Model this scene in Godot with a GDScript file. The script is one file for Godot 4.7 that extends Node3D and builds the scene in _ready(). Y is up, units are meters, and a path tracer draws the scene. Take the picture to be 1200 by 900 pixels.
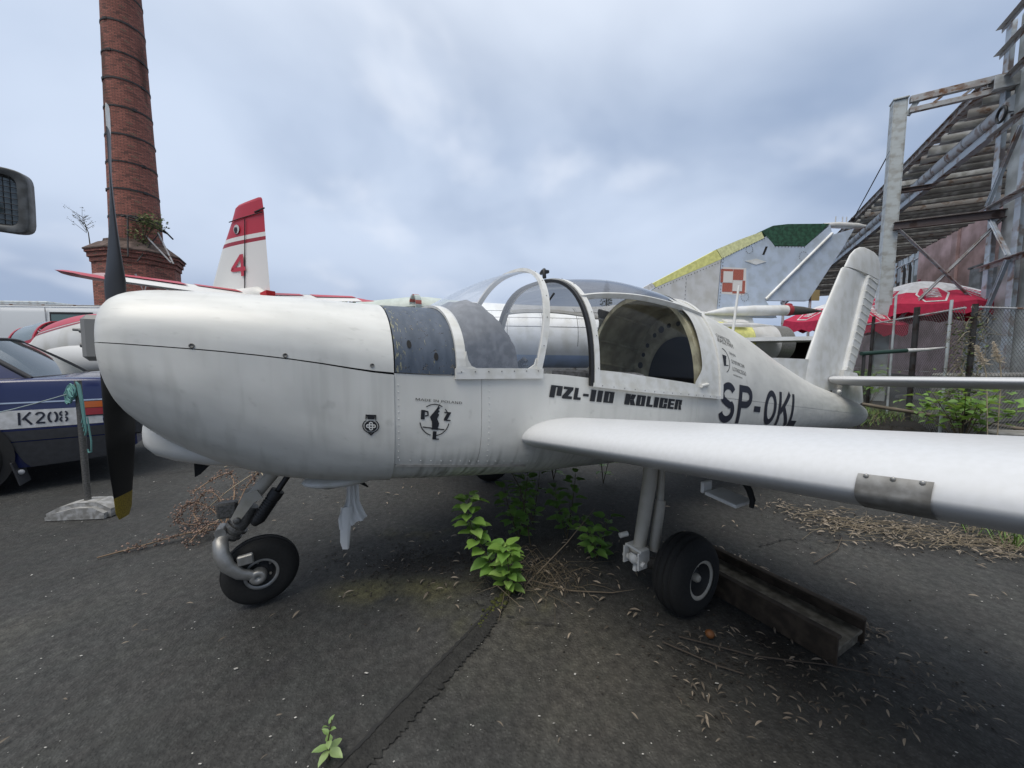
extends Node3D
# An old light aircraft parked on cracked asphalt, other aircraft, a car and an industrial yard behind it.

var rng := RandomNumberGenerator.new()
var used := {}
var M := {}
const PI2 := TAU


# ---------------------------------------------------------------- mesh collector
class MB:
	var v := PackedVector3Array()
	var n := PackedVector3Array()
	var uv := PackedVector2Array()
	var c := PackedColorArray()
	var ix := PackedInt32Array()
	var col := Color.WHITE

	func vert(p: Vector3, nn: Vector3, t := Vector2.ZERO) -> int:
		v.append(p)
		n.append(nn)
		uv.append(t)
		c.append(col)
		return v.size() - 1

	func tri(a: Vector3, b: Vector3, d: Vector3):
		var nn := (d - a).cross(b - a).normalized()
		var i := vert(a, nn, Vector2(a.x + a.z, a.y))
		vert(b, nn, Vector2(b.x + b.z, b.y))
		vert(d, nn, Vector2(d.x + d.z, d.y))
		ix.append_array([i, i + 1, i + 2])

	func quad(a: Vector3, b: Vector3, d: Vector3, e: Vector3):
		var nn := (d - a).cross(b - a).normalized()
		var i := vert(a, nn, Vector2(0, 0))
		vert(b, nn, Vector2(1, 0))
		vert(d, nn, Vector2(1, 1))
		vert(e, nn, Vector2(0, 1))
		ix.append_array([i, i + 1, i + 2, i, i + 2, i + 3])

	# rows of points joined smoothly; wrap: the last point of each row repeats the first
	func grid(P: Array, wrap := false, uvs: Array = [], flip := false, cols: Array = []):
		var r := P.size()
		var k: int = P[0].size()
		var nn := PackedVector3Array()
		nn.resize(r * k)
		for i in r - 1:
			for j in k - 1:
				var a: Vector3 = P[i][j]
				var b: Vector3 = P[i][j + 1]
				var d: Vector3 = P[i + 1][j + 1]
				var e: Vector3 = P[i + 1][j]
				var f := (d - a).cross(b - e)
				if flip:
					f = -f
				nn[i * k + j] += f
				nn[i * k + j + 1] += f
				nn[(i + 1) * k + j] += f
				nn[(i + 1) * k + j + 1] += f
		if wrap:
			for i in r:
				var s := nn[i * k] + nn[i * k + k - 1]
				nn[i * k] = s
				nn[i * k + k - 1] = s
		var base := v.size()
		for i in r:
			for j in k:
				if cols.size():
					col = cols[i][j]
				var t := Vector2(float(j) / (k - 1), float(i) / (r - 1))
				if uvs.size():
					t = uvs[i][j]
				var q := nn[i * k + j]
				vert(P[i][j], q.normalized() if q.length_squared() > 1e-20 else Vector3.UP, t)
		for i in r - 1:
			for j in k - 1:
				var o := base + i * k + j
				if flip:
					ix.append_array([o, o + k, o + k + 1, o, o + k + 1, o + 1])
				else:
					ix.append_array([o, o + 1, o + k + 1, o, o + k + 1, o + k])

	# box with chamfered edges
	func box(ctr: Vector3, size: Vector3, b := Basis(), ch := 0.0):
		var h := size / 2
		ch = minf(ch, minf(h.x, minf(h.y, h.z)) * 0.45)
		var ax := [Vector3(1, 0, 0), Vector3(0, 1, 0), Vector3(0, 0, 1)]
		for d in 3:
			var e: int = (d + 1) % 3
			var f: int = (d + 2) % 3
			for s in [-1.0, 1.0]:
				var p := []
				for q in [[-1, -1], [1, -1], [1, 1], [-1, 1]]:
					var w: Vector3 = ax[d] * h[d] * s + ax[e] * (h[e] - ch) * q[0] + ax[f] * (h[f] - ch) * q[1]
					p.append(ctr + b * w)
				if s < 0:
					quad(p[0], p[1], p[2], p[3])
				else:
					quad(p[3], p[2], p[1], p[0])
		if ch > 0.0:
			for d in 3:
				var e: int = (d + 1) % 3
				var f: int = (d + 2) % 3
				for s in [-1.0, 1.0]:
					for t in [-1.0, 1.0]:
						var l: Vector3 = ax[d] * (h[d] - ch)
						var p0: Vector3 = ax[e] * h[e] * s + ax[f] * (h[f] - ch) * t
						var p1: Vector3 = ax[e] * (h[e] - ch) * s + ax[f] * h[f] * t
						if s * t > 0:
							quad(ctr + b * (p1 - l), ctr + b * (p1 + l), ctr + b * (p0 + l), ctr + b * (p0 - l))
						else:
							quad(ctr + b * (p0 - l), ctr + b * (p0 + l), ctr + b * (p1 + l), ctr + b * (p1 - l))
			for sx in [-1.0, 1.0]:
				for sy in [-1.0, 1.0]:
					for sz in [-1.0, 1.0]:
						var a := ctr + b * Vector3(h.x * sx, (h.y - ch) * sy, (h.z - ch) * sz)
						var d := ctr + b * Vector3((h.x - ch) * sx, h.y * sy, (h.z - ch) * sz)
						var e := ctr + b * Vector3((h.x - ch) * sx, (h.y - ch) * sy, h.z * sz)
						if sx * sy * sz > 0:
							tri(a, e, d)
						else:
							tri(a, d, e)

	func bar(a: Vector3, b: Vector3, w: float, d: float, up := Vector3.UP, ch := 0.0):
		var x := (b - a)
		var l := x.length()
		x = x / l
		var z := x.cross(up)
		z = z.normalized() if z.length() > 1e-4 else x.cross(Vector3(0, 0, 1)).normalized()
		box((a + b) / 2, Vector3(l, w, d), Basis(x, z.cross(x), z), ch)

	# swept round tube; r a number or one per point
	func tube(path: Array, r, segs := 8, caps := true, squash := 1.0):
		var P := []
		var T := Vector3.ZERO
		var nrm := Vector3.ZERO
		var k := path.size()
		for i in k:
			var t: Vector3
			if i == 0:
				t = path[1] - path[0]
			elif i == k - 1:
				t = path[k - 1] - path[k - 2]
			else:
				t = (path[i + 1] - path[i]).normalized() + (path[i] - path[i - 1]).normalized()
			t = t.normalized()
			if i == 0:
				nrm = t.cross(Vector3.UP)
				if nrm.length() < 0.05:
					nrm = t.cross(Vector3(1, 0, 0))
			else:
				nrm = nrm - t * nrm.dot(t)
			nrm = nrm.normalized()
			var bi := t.cross(nrm)
			var rr: float = r[i] if r is Array else r
			var row := PackedVector3Array()
			for j in segs + 1:
				var a := TAU * j / segs
				row.append(path[i] + (nrm * cos(a) + bi * sin(a) * squash) * rr)
			P.append(row)
		grid(P, true)
		if caps:
			for e in [0, k - 1]:
				for j in segs:
					if e == 0:
						tri(path[0], P[0][j], P[0][j + 1])
					else:
						tri(path[e], P[e][j + 1], P[e][j])

	# profile of Vector2(radius, along) turned round the axis b.y at o
	func lathe(prof: Array, o: Vector3, b := Basis(), segs := 24):
		var P := []
		for q in prof:
			var row := PackedVector3Array()
			for j in segs + 1:
				var a := TAU * j / segs
				row.append(o + b * Vector3(q.x * cos(a), q.y, q.x * sin(a)))
			P.append(row)
		grid(P, true)

	# the same with hard edges between profile steps
	func lathe_hard(prof: Array, o: Vector3, b := Basis(), segs := 24):
		for i in prof.size() - 1:
			lathe([prof[i], prof[i + 1]], o, b, segs)

	# flat outline (x, y) given thickness along z
	func prism(poly: PackedVector2Array, z0: float, z1: float, b := Basis(), o := Vector3.ZERO):
		var t := Geometry2D.triangulate_polygon(poly)
		for i in range(0, t.size(), 3):
			var a := poly[t[i]]
			var d := poly[t[i + 1]]
			var e := poly[t[i + 2]]
			if (d - a).cross(e - a) < 0:
				var s := d
				d = e
				e = s
			tri(o + b * Vector3(a.x, a.y, z1), o + b * Vector3(e.x, e.y, z1), o + b * Vector3(d.x, d.y, z1))
			tri(o + b * Vector3(a.x, a.y, z0), o + b * Vector3(d.x, d.y, z0), o + b * Vector3(e.x, e.y, z0))
		var k := poly.size()
		for i in k:
			var a := poly[i]
			var d := poly[(i + 1) % k]
			quad(o + b * Vector3(a.x, a.y, z0), o + b * Vector3(a.x, a.y, z1), o + b * Vector3(d.x, d.y, z1), o + b * Vector3(d.x, d.y, z0))

	func ball(o: Vector3, r: Vector3, segs := 12):
		var P := []
		var k := segs / 2
		for i in k + 1:
			var row := PackedVector3Array()
			var f := PI * i / k
			for j in segs + 1:
				var a := TAU * j / segs
				row.append(o + Vector3(r.x * sin(f) * cos(a), r.y * cos(f), r.z * sin(f) * sin(a)))
			P.append(row)
		grid(P, true)

	func mesh(mat: Material, colors := false) -> ArrayMesh:
		var m := ArrayMesh.new()
		if ix.size() == 0:
			return m
		var a := []
		a.resize(Mesh.ARRAY_MAX)
		a[Mesh.ARRAY_VERTEX] = v
		a[Mesh.ARRAY_NORMAL] = n
		a[Mesh.ARRAY_TEX_UV] = uv
		if colors:
			a[Mesh.ARRAY_COLOR] = c
		a[Mesh.ARRAY_INDEX] = ix
		m.add_surface_from_arrays(Mesh.PRIMITIVE_TRIANGLES, a)
		m.surface_set_material(0, mat)
		return m


# ---------------------------------------------------------------- scene tree helpers
func numbered(called: String, parent: Node) -> String:
	var key := str(parent.get_instance_id()) + called
	var k: int = used.get(key, 0)
	used[key] = k + 1
	return called if k == 0 else "%s_%03d" % [called, k]


func tag(o: Node, label: String, category: String, group := ""):
	o.set_meta("label", label)
	o.set_meta("category", category)
	if group != "":
		o.set_meta("group", group)


func thing(called: String, label: String, category: String, xf := Transform3D(), group := "") -> Node3D:
	var o := Node3D.new()
	o.name = numbered(called, self)
	o.transform = xf
	add_child(o)
	tag(o, label, category, group)
	return o


func part(called: String, mb, mat: Material, parent: Node, colors := false) -> MeshInstance3D:
	var o := MeshInstance3D.new()
	o.name = numbered(called, parent)
	o.mesh = mb.mesh(mat, colors) if mb is MB else mb
	if not (mb is MB):
		o.material_override = mat
	parent.add_child(o)
	return o


func group_part(called: String, parent: Node) -> Node3D:
	var o := Node3D.new()
	o.name = numbered(called, parent)
	parent.add_child(o)
	return o


func solo(called: String, mb, mat: Material, label: String, category: String, group := "", colors := false) -> MeshInstance3D:
	var o := part(called, mb, mat, self, colors)
	tag(o, label, category, group)
	return o


func setting(called: String, mb, mat: Material, colors := false, kind := "structure") -> MeshInstance3D:
	var o := part(called, mb, mat, self, colors)
	o.set_meta("kind", kind)
	return o


func stuff(o: Node) -> Node:
	o.set_meta("kind", "stuff")
	return o


# world place from (right, up, ahead)
func W(x: float, y: float, d: float) -> Vector3:
	return Vector3(x, y, -d)


# a frame at (right, ahead) whose x axis points deg degrees from right towards ahead
func frame(x: float, d: float, deg: float) -> Transform3D:
	return Transform3D(Basis(Vector3.UP, deg_to_rad(deg)), Vector3(x, 0, -d))


func rnd(a: float, b: float) -> float:
	return rng.randf_range(a, b)


func srgb(r: float, g: float, b: float) -> Color:
	return Color(r, g, b).linear_to_srgb()


# value of a table of [x, a, b, ...] rows at x, smooth and without overshoot
func table(T: Array, x: float, k: int) -> float:
	var m := T.size()
	if x <= T[0][0]:
		return T[0][k]
	if x >= T[m - 1][0]:
		return T[m - 1][k]
	var i := 0
	while x > T[i + 1][0]:
		i += 1
	var h: float = T[i + 1][0] - T[i][0]
	var d: float = (T[i + 1][k] - T[i][k]) / h
	var m0 := d
	var m1 := d
	if i > 0:
		var e: float = (T[i][k] - T[i - 1][k]) / (T[i][0] - T[i - 1][0])
		m0 = 0.0 if e * d <= 0 else 2 * e * d / (e + d)
	if i < m - 2:
		var e: float = (T[i + 2][k] - T[i + 1][k]) / (T[i + 2][0] - T[i + 1][0])
		m1 = 0.0 if e * d <= 0 else 2 * e * d / (e + d)
	var t: float = (x - T[i][0]) / h
	var t2 := t * t
	var t3 := t2 * t
	return (2 * t3 - 3 * t2 + 1) * T[i][k] + (t3 - 2 * t2 + t) * h * m0 + (-2 * t3 + 3 * t2) * T[i + 1][k] + (t3 - t2) * h * m1


# ---------------------------------------------------------------- materials
func noise(seed_: int, freq: float, oct := 4) -> FastNoiseLite:
	var f := FastNoiseLite.new()
	f.seed = seed_
	f.noise_type = FastNoiseLite.TYPE_SIMPLEX_SMOOTH
	f.frequency = freq
	f.fractal_octaves = oct
	return f


func noise_tex(size: int, freq: float, seed_: int, lo: Color, hi: Color, a := 0.2, b := 0.8, oct := 5) -> ImageTexture:
	var im := noise(seed_, freq, oct).get_seamless_image(size, size)
	im.convert(Image.FORMAT_L8)
	var d := im.get_data()
	var out := PackedByteArray()
	out.resize(size * size * 3)
	for i in size * size:
		var t := clampf((d[i] / 255.0 - a) / (b - a), 0, 1)
		var q := lo.lerp(hi, t)
		out[i * 3] = int(q.r * 255)
		out[i * 3 + 1] = int(q.g * 255)
		out[i * 3 + 2] = int(q.b * 255)
	var r := Image.create_from_data(size, size, false, Image.FORMAT_RGB8, out)
	r.generate_mipmaps()
	return ImageTexture.create_from_image(r)


func plain(col: Color, rough := 0.6, metal := 0.0) -> StandardMaterial3D:
	var m := StandardMaterial3D.new()
	m.albedo_color = col.linear_to_srgb()
	m.roughness = rough
	m.metallic = metal
	return m


# base colour varied by a noise laid on in the object's own space
func mottled(col: Color, rough: float, metal: float, tex: Texture2D, scale := 1.0, world := false) -> StandardMaterial3D:
	var m := plain(col, rough, metal)
	m.albedo_texture = tex
	m.uv1_triplanar = true
	m.uv1_world_triplanar = world
	m.uv1_scale = Vector3.ONE * scale
	return m


func tinted(rough := 0.8, tex: Texture2D = null, scale := 1.0) -> StandardMaterial3D:
	var m := StandardMaterial3D.new()
	m.vertex_color_use_as_albedo = true
	m.roughness = rough
	if tex:
		m.albedo_texture = tex
		m.uv1_triplanar = true
		m.uv1_world_triplanar = true
		m.uv1_scale = Vector3.ONE * scale
	return m


func pane(col: Color, alpha: float, rough := 0.03) -> StandardMaterial3D:
	var m := StandardMaterial3D.new()
	m.transparency = BaseMaterial3D.TRANSPARENCY_ALPHA
	m.albedo_color = Color(col.r, col.g, col.b, alpha)
	m.roughness = rough
	m.cull_mode = BaseMaterial3D.CULL_DISABLED
	return m


func leafy(col: Color) -> StandardMaterial3D:
	var m := plain(col, 0.5)
	m.backlight_enabled = true
	m.backlight = Color(0.5, 0.6, 0.25)
	m.cull_mode = BaseMaterial3D.CULL_DISABLED
	return m


func make_materials():
	var grime := noise_tex(512, 0.006, 3, Color(0.93, 0.925, 0.905), Color(1, 1, 1), 0.2, 0.65)
	var fine := noise_tex(256, 0.03, 5, Color(0.88, 0.88, 0.87), Color(1, 1, 1))
	var coarse := noise_tex(256, 0.012, 8, Color(0.74, 0.73, 0.71), Color(1, 1, 1), 0.25, 0.75)
	var rusty := noise_tex(256, 0.014, 11, Color(0.60, 0.42, 0.30), Color(0.95, 0.97, 1.0), 0.22, 0.42)
	var scuffed := noise_tex(256, 0.05, 12, Color(0.80, 0.80, 0.79), Color(1, 1, 1), 0.3, 0.6)
	M.fine = fine
	M.coarse = coarse
	M.wheel_dark = plain(Color(0.03, 0.03, 0.03), 0.7)
	M.hub_grey = plain(Color(0.20, 0.20, 0.195), 0.55)
	M.white = mottled(Color(0.68, 0.68, 0.66), 0.42, 0.0, grime, 1.3)
	M.white.clearcoat_enabled = true
	M.white.clearcoat = 0.25
	M.white.clearcoat_roughness = 0.3
	M.trim = mottled(Color(0.63, 0.63, 0.605), 0.45, 0.0, grime, 3.0)
	M.grime = grime
	M.wing = mottled(Color(0.56, 0.567, 0.575), 0.48, 0.0, noise_tex(512, 0.03, 61, Color(0.975, 0.975, 0.97), Color(1, 1, 1), 0.2, 0.7, 6), 3.0)
	M.wing.clearcoat_enabled = true
	M.wing.clearcoat = 0.4
	M.wing.clearcoat_roughness = 0.25
	M.black = mottled(Color(0.012, 0.012, 0.013), 0.5, 0.0, fine, 2.0)
	M.matt_black = plain(Color(0.012, 0.012, 0.012), 0.9)
	M.dark_inside = plain(Color(0.02, 0.02, 0.02), 0.95)
	M.ink = plain(Color(0.010, 0.011, 0.014), 0.55)
	M.ink_blue = mottled(Color(0.014, 0.017, 0.032), 0.5, 0.0, fine, 6.0)
	M.rubber = mottled(Color(0.010, 0.010, 0.0095), 0.82, 0.0, scuffed, 5.0)
	M.steel = mottled(Color(0.36, 0.355, 0.34), 0.42, 0.6, fine, 3.0)
	M.dull_steel = mottled(Color(0.16, 0.155, 0.145), 0.5, 0.5, scuffed, 6.0)
	M.gear_paint = mottled(Color(0.44, 0.41, 0.35), 0.5, 0.0, grime, 3.0)
	M.olive = mottled(Color(0.48, 0.45, 0.30), 0.6, 0.0, coarse, 2.0)
	M.yellow = mottled(Color(0.42, 0.30, 0.04), 0.6, 0.0, scuffed, 9.0)
	M.cloth = mottled(Color(0.15, 0.15, 0.155), 0.95, 0.0, coarse, 5.0)
	M.rag = plain(Color(0.72, 0.71, 0.68), 0.95)
	M.roof_tint = pane(Color(0.24, 0.26, 0.32), 0.58, 0.08)
	M.roof_tint.metallic_specular = 0.9
	M.glass = pane(Color(0.70, 0.75, 0.82), 0.15, 0.02)
	M.glass.metallic_specular = 0.9
	M.tub = plain(Color(0.13, 0.125, 0.11), 0.9)
	M.glass_old = pane(Color(0.12, 0.12, 0.14), 0.05, 0.03)
	M.glass_old.metallic_specular = 0.3
	M.rusty = rusty
	M.grey_steel = mottled(Color(0.46, 0.50, 0.51), 0.6, 0.15, noise_tex(256, 0.02, 17, Color(0.84, 0.81, 0.78), Color(1, 1, 1), 0.22, 0.5), 0.8, true)
	M.rust_steel = mottled(Color(0.44, 0.43, 0.41), 0.75, 0.1, rusty, 0.9, true)
	M.concrete = mottled(Color(0.30, 0.30, 0.29), 0.9, 0.0, coarse, 0.7, true)
	M.wood = mottled(Color(0.20, 0.17, 0.13), 0.9, 0.0, coarse, 1.5)
	M.chrome = plain(Color(0.6, 0.6, 0.6), 0.15, 1.0)


# ---------------------------------------------------------------- camera, sky, sun
func make_view():
	var cam := Camera3D.new()
	cam.name = "camera"
	cam.fov = rad_to_deg(2.0 * atan(450.0 / 440.0))
	cam.near = 0.05
	cam.far = 4000.0
	add_child(cam)
	cam.transform = Transform3D(Basis.from_euler(Vector3(-0.0741, 0, 0.0)) * Basis(Vector3(0, 0, 1), 0.0058), Vector3(0, 1.17, 0))
	cam.current = true
	var sky := Image.create(1024, 512, false, Image.FORMAT_RGBF)
	var f := noise(21, 0.62, 7)
	var f2 := noise(22, 0.30, 3)
	var f3 := noise(23, 1.6, 5)
	var deep := Color(0.265, 0.345, 0.495)
	var pale := Color(0.545, 0.63, 0.775)
	var bright := Color(0.68, 0.735, 0.84)
	for y in 512:
		var el := (0.5 - (y + 0.5) / 512.0) * PI
		for x in 1024:
			var az := ((x + 0.5) / 1024.0) * TAU
			var ce := cos(el)
			var d := Vector3(sin(az) * ce, sin(el), cos(az) * ce)
			var k := 1.0 / (maxf(d.y, 0.0) + 0.28)
			var p := Vector3(d.x * k, 0.4 * k, d.z * k)
			var w := f2.get_noise_3dv(p) * 0.55
			var t := f.get_noise_3dv(p + Vector3(w, w * 0.3, -w)) * 1.15 + f2.get_noise_3dv(p * 0.7 + Vector3(5, 0, 2)) * 0.8
			t = clampf(0.45 + t * 0.72 + 0.30 * smoothstep(0.15, 0.9, d.y), 0, 1)
			t = t * t * (3 - 2 * t)
			var q := deep.lerp(pale, t)
			var b := f3.get_noise_3dv(p + Vector3(w, 0, 9.0)) + 0.9 * f.get_noise_3dv(p * 1.1 + Vector3(2, 0, 3))
			q = q.lerp(bright, 0.7 * smoothstep(0.25, 0.95, b))
			# the low sky is a little darker and greyer, the zenith brighter, as under any overcast
			var low := 1.0 - smoothstep(0.02, 0.34, d.y)
			q = q.lerp(Color(0.325, 0.395, 0.53), 0.6 * low)
			q = q.lerp(Color(0.70, 0.72, 0.745), 0.75 * smoothstep(0.45, 0.85, d.y))
			var e := 1.0 + 0.65 * smoothstep(0.5, 1.0, d.y)
			if d.y < 0:
				q = Color(0.09, 0.09, 0.09)
				e = 1.0
			sky.set_pixel(x, y, Color(q.r * e, q.g * e, q.b * e))
	var sm := PanoramaSkyMaterial.new()
	sm.panorama = ImageTexture.create_from_image(sky)
	var s := Sky.new()
	s.sky_material = sm
	var env := Environment.new()
	env.background_mode = Environment.BG_SKY
	env.sky = s
	env.tonemap_mode = Environment.TONE_MAPPER_LINEAR
	env.tonemap_exposure = 1.2
	env.sdfgi_enabled = true
	env.ssao_enabled = true
	env.ssil_enabled = true
	var we := WorldEnvironment.new()
	we.name = "world_environment"
	we.environment = env
	add_child(we)
	var sun := DirectionalLight3D.new()
	sun.name = "sun"
	sun.light_energy = 0.6
	sun.light_color = Color(1.0, 0.965, 0.91)
	sun.light_angular_distance = 40.0
	sun.shadow_enabled = true
	add_child(sun)
	sun.look_at_from_position(Vector3(-3, 11, 4.5), Vector3.ZERO)


# ---------------------------------------------------------------- the parked light aircraft
# stations along the fuselage: x from the nose, height of the widest line, top, bottom, half width, roundness above and below
var FUS := [
	[0.055, 1.205, 1.315, 1.08, 0.27, 2.6, 2.2],
	[0.061, 1.205, 1.345, 1.03, 0.335, 2.7, 2.3],
	[0.072, 1.205, 1.368, 0.985, 0.375, 2.8, 2.3],
	[0.094, 1.204, 1.388, 0.93, 0.415, 2.8, 2.3],
	[0.13, 1.202, 1.402, 0.885, 0.442, 2.8, 2.3],
	[0.20, 1.197, 1.412, 0.815, 0.463, 2.8, 2.4],
	[0.40, 1.180, 1.418, 0.695, 0.486, 2.8, 2.7],
	[0.62, 1.153, 1.42, 0.625, 0.50, 2.7, 3.2],
	[0.98, 1.098, 1.418, 0.588, 0.515, 2.4, 4.6],
	[1.26, 1.083, 1.42, 0.562, 0.53, 2.4, 5.0],
	[1.66, 1.085, 1.50, 0.522, 0.545, 2.4, 4.8],
	[2.04, 1.050, 1.58, 0.48, 0.55, 2.4, 3.6],
	[2.50, 0.990, 1.63, 0.455, 0.55, 2.4, 3.4],
	[2.92, 0.928, 1.63, 0.435, 0.535, 2.3, 3.2],
	[3.30, 0.878, 1.575, 0.42, 0.51, 2.2, 3.0],
	[3.90, 0.808, 1.435, 0.40, 0.455, 2.1, 2.7],
	[4.60, 0.724, 1.175, 0.38, 0.385, 2.1, 2.5],
	[5.50, 0.617, 0.905, 0.345, 0.285, 2.0, 2.3],
	[6.20, 0.535, 0.755, 0.305, 0.205, 2.0, 2.2],
	[6.80, 0.465, 0.625, 0.275, 0.135, 2.0, 2.1],
	[7.05, 0.437, 0.555, 0.285, 0.10, 2.0, 2.0],
	[7.17, 0.420, 0.50, 0.32, 0.07, 2.0, 2.0],
	[7.23, 0.408, 0.43, 0.385, 0.02, 2.0, 2.0],
]


func fus(x: float, u: float, off := 0.0) -> Vector3:
	var ys := table(FUS, x, 1)
	var up := sin(u) >= 0
	var n := table(FUS, x, 5 if up else 6)
	var h := (table(FUS, x, 2) - ys) if up else (ys - table(FUS, x, 3))
	var w := table(FUS, x, 4)
	var c := cos(u)
	var s := sin(u)
	return Vector3(x, ys + signf(s) * pow(absf(s), 2.0 / n) * (h + off), signf(c) * pow(absf(c), 2.0 / n) * (w + off))


# the point of the left side at station x and height y
func side(x: float, y: float, off := 0.003) -> Vector3:
	var ys := table(FUS, x, 1)
	var up := y >= ys
	var n := table(FUS, x, 5 if up else 6)
	var h := (table(FUS, x, 2) - ys) if up else (ys - table(FUS, x, 3))
	var t := clampf(absf(y - ys) / h, 0, 0.999)
	var z := table(FUS, x, 4) * pow(1.0 - pow(t, n), 1.0 / n)
	# push out along the section's slope
	var dz := table(FUS, x, 4) * pow(1.0 - pow(minf(t + 0.01, 0.9995), n), 1.0 / n)
	var sl := (dz - z) / (0.01 * h) * (1.0 if up else -1.0)
	var nn := Vector3(0, -sl, 1).normalized()
	return Vector3(x, y, z) + nn * off


# a piece of skin between two stations and two angles, with its edges turned in
func skin(mb: MB, x0: float, x1: float, u0: float, u1: float, nx: int, nu: int, off := 0.0, lip := 0.012, xs: Array = [], bend0 := 0.0, bend1 := 0.0):
	var P := []
	var UV := []
	for i in nx + 1:
		var x: float = xs[i] if xs.size() else lerpf(x0, x1, float(i) / nx)
		var row := PackedVector3Array()
		var ur := PackedVector2Array()
		for j in nu + 1:
			var u := lerpf(u0, u1, float(j) / nu)
			# a joint may sweep forward towards the belly
			var xb := x + lerpf(bend0, bend1, float(i) / nx) * pow(absf(sin(minf(absf(u), PI / 2))), 3.0) if bend0 != 0.0 or bend1 != 0.0 else x
			row.append(fus(xb, u, off))
			ur.append(Vector2(x / 7.4, fposmod(u / TAU + 0.25, 1.0)))
		P.append(row)
		UV.append(ur)
	mb.grid(P, false, UV, true)
	if lip > 0:
		for e in [0, nx]:
			var A := []
			var row := PackedVector3Array()
			for j in nu + 1:
				var u := lerpf(u0, u1, float(j) / nu)
				var xx: float = P[e][j].x
				row.append(fus(xx, u, off - lip))
			A = [P[e], row]
			mb.grid(A, false, [UV[e], UV[e]])
		if absf(u1 - u0) < TAU - 0.01:
			for e in [0, nu]:
				var r0 := PackedVector3Array()
				var r1 := PackedVector3Array()
				for i in nx + 1:
					var q: Vector3 = P[i][e]
					r0.append(q)
					r1.append(q + Vector3(0, 0, -signf(q.z) * lip))
				mb.grid([r0, r1])


# a ribbon of ink along a 2-D line, laid on a surface by the callable at(x, y)
func stroke(mb: MB, pts: Array, w: float, at: Callable, closed := false, step := 0.02):
	var q := []
	var k := pts.size()
	for i in (k if closed else k - 1):
		var a: Vector2 = pts[i]
		var b: Vector2 = pts[(i + 1) % k]
		var m := maxi(1, int(a.distance_to(b) / step))
		for j in m:
			q.append(a.lerp(b, float(j) / m))
	if not closed:
		q.append(pts[k - 1])
	var r0 := PackedVector3Array()
	var r1 := PackedVector3Array()
	var c := q.size()
	for i in (c + 1 if closed else c):
		var p: Vector2 = q[i % c]
		var d: Vector2
		if closed:
			d = (q[(i + 1) % c] - q[(i - 1 + c) % c])
		else:
			d = q[mini(i + 1, c - 1)] - q[maxi(i - 1, 0)]
		d = d.normalized().orthogonal() * w / 2
		r0.append(at.call(p.x + d.x, p.y + d.y))
		r1.append(at.call(p.x - d.x, p.y - d.y))
	mb.grid([r0, r1])


# a filled outline laid on a surface, cut fine enough to follow it
func patch(mb: MB, poly: PackedVector2Array, at: Callable):
	var t := Geometry2D.triangulate_polygon(poly)
	for i in range(0, t.size(), 3):
		var a := poly[t[i]]
		var b := poly[t[i + 1]]
		var d := poly[t[i + 2]]
		if (b - a).cross(d - a) > 0:
			var s := b
			b = d
			d = s
		mb.tri(at.call(a.x, a.y), at.call(b.x, b.y), at.call(d.x, d.y))


# printed words as flat triangles in (x, y), cap height h
func words(mb: MB, s: String, h: float, at: Callable, font_name := "Droid Sans", stretch := 1.0, bold := false):
	var tm := TextMesh.new()
	var sf := SystemFont.new()
	sf.font_names = PackedStringArray([font_name])
	if bold:
		sf.font_weight = 700
	tm.font = sf
	tm.text = s
	tm.font_size = 64
	tm.pixel_size = 0.01
	tm.depth = 0.0
	tm.horizontal_alignment = HORIZONTAL_ALIGNMENT_LEFT
	tm.vertical_alignment = VERTICAL_ALIGNMENT_BOTTOM
	var arr := tm.get_mesh_arrays()
	var vs: PackedVector3Array = arr[Mesh.ARRAY_VERTEX]
	var id = arr[Mesh.ARRAY_INDEX]
	var lo := 1e9
	var hi := -1e9
	var xl := 1e9
	for q in vs:
		lo = minf(lo, q.y)
		hi = maxf(hi, q.y)
		xl = minf(xl, q.x)
	var k := h / maxf(hi - lo, 1e-4)
	var base := mb.v.size()
	for q in vs:
		var p: Vector3 = at.call((q.x - xl) * k * stretch, (q.y - lo) * k)
		var px: Vector3 = at.call((q.x - xl) * k * stretch + 0.004, (q.y - lo) * k)
		var py: Vector3 = at.call((q.x - xl) * k * stretch, (q.y - lo) * k + 0.004)
		mb.vert(p, (px - p).cross(py - p).normalized())
	if id != null and id.size():
		for i in id:
			mb.ix.append(base + i)
	else:
		for i in vs.size():
			mb.ix.append(base + i)


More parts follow.
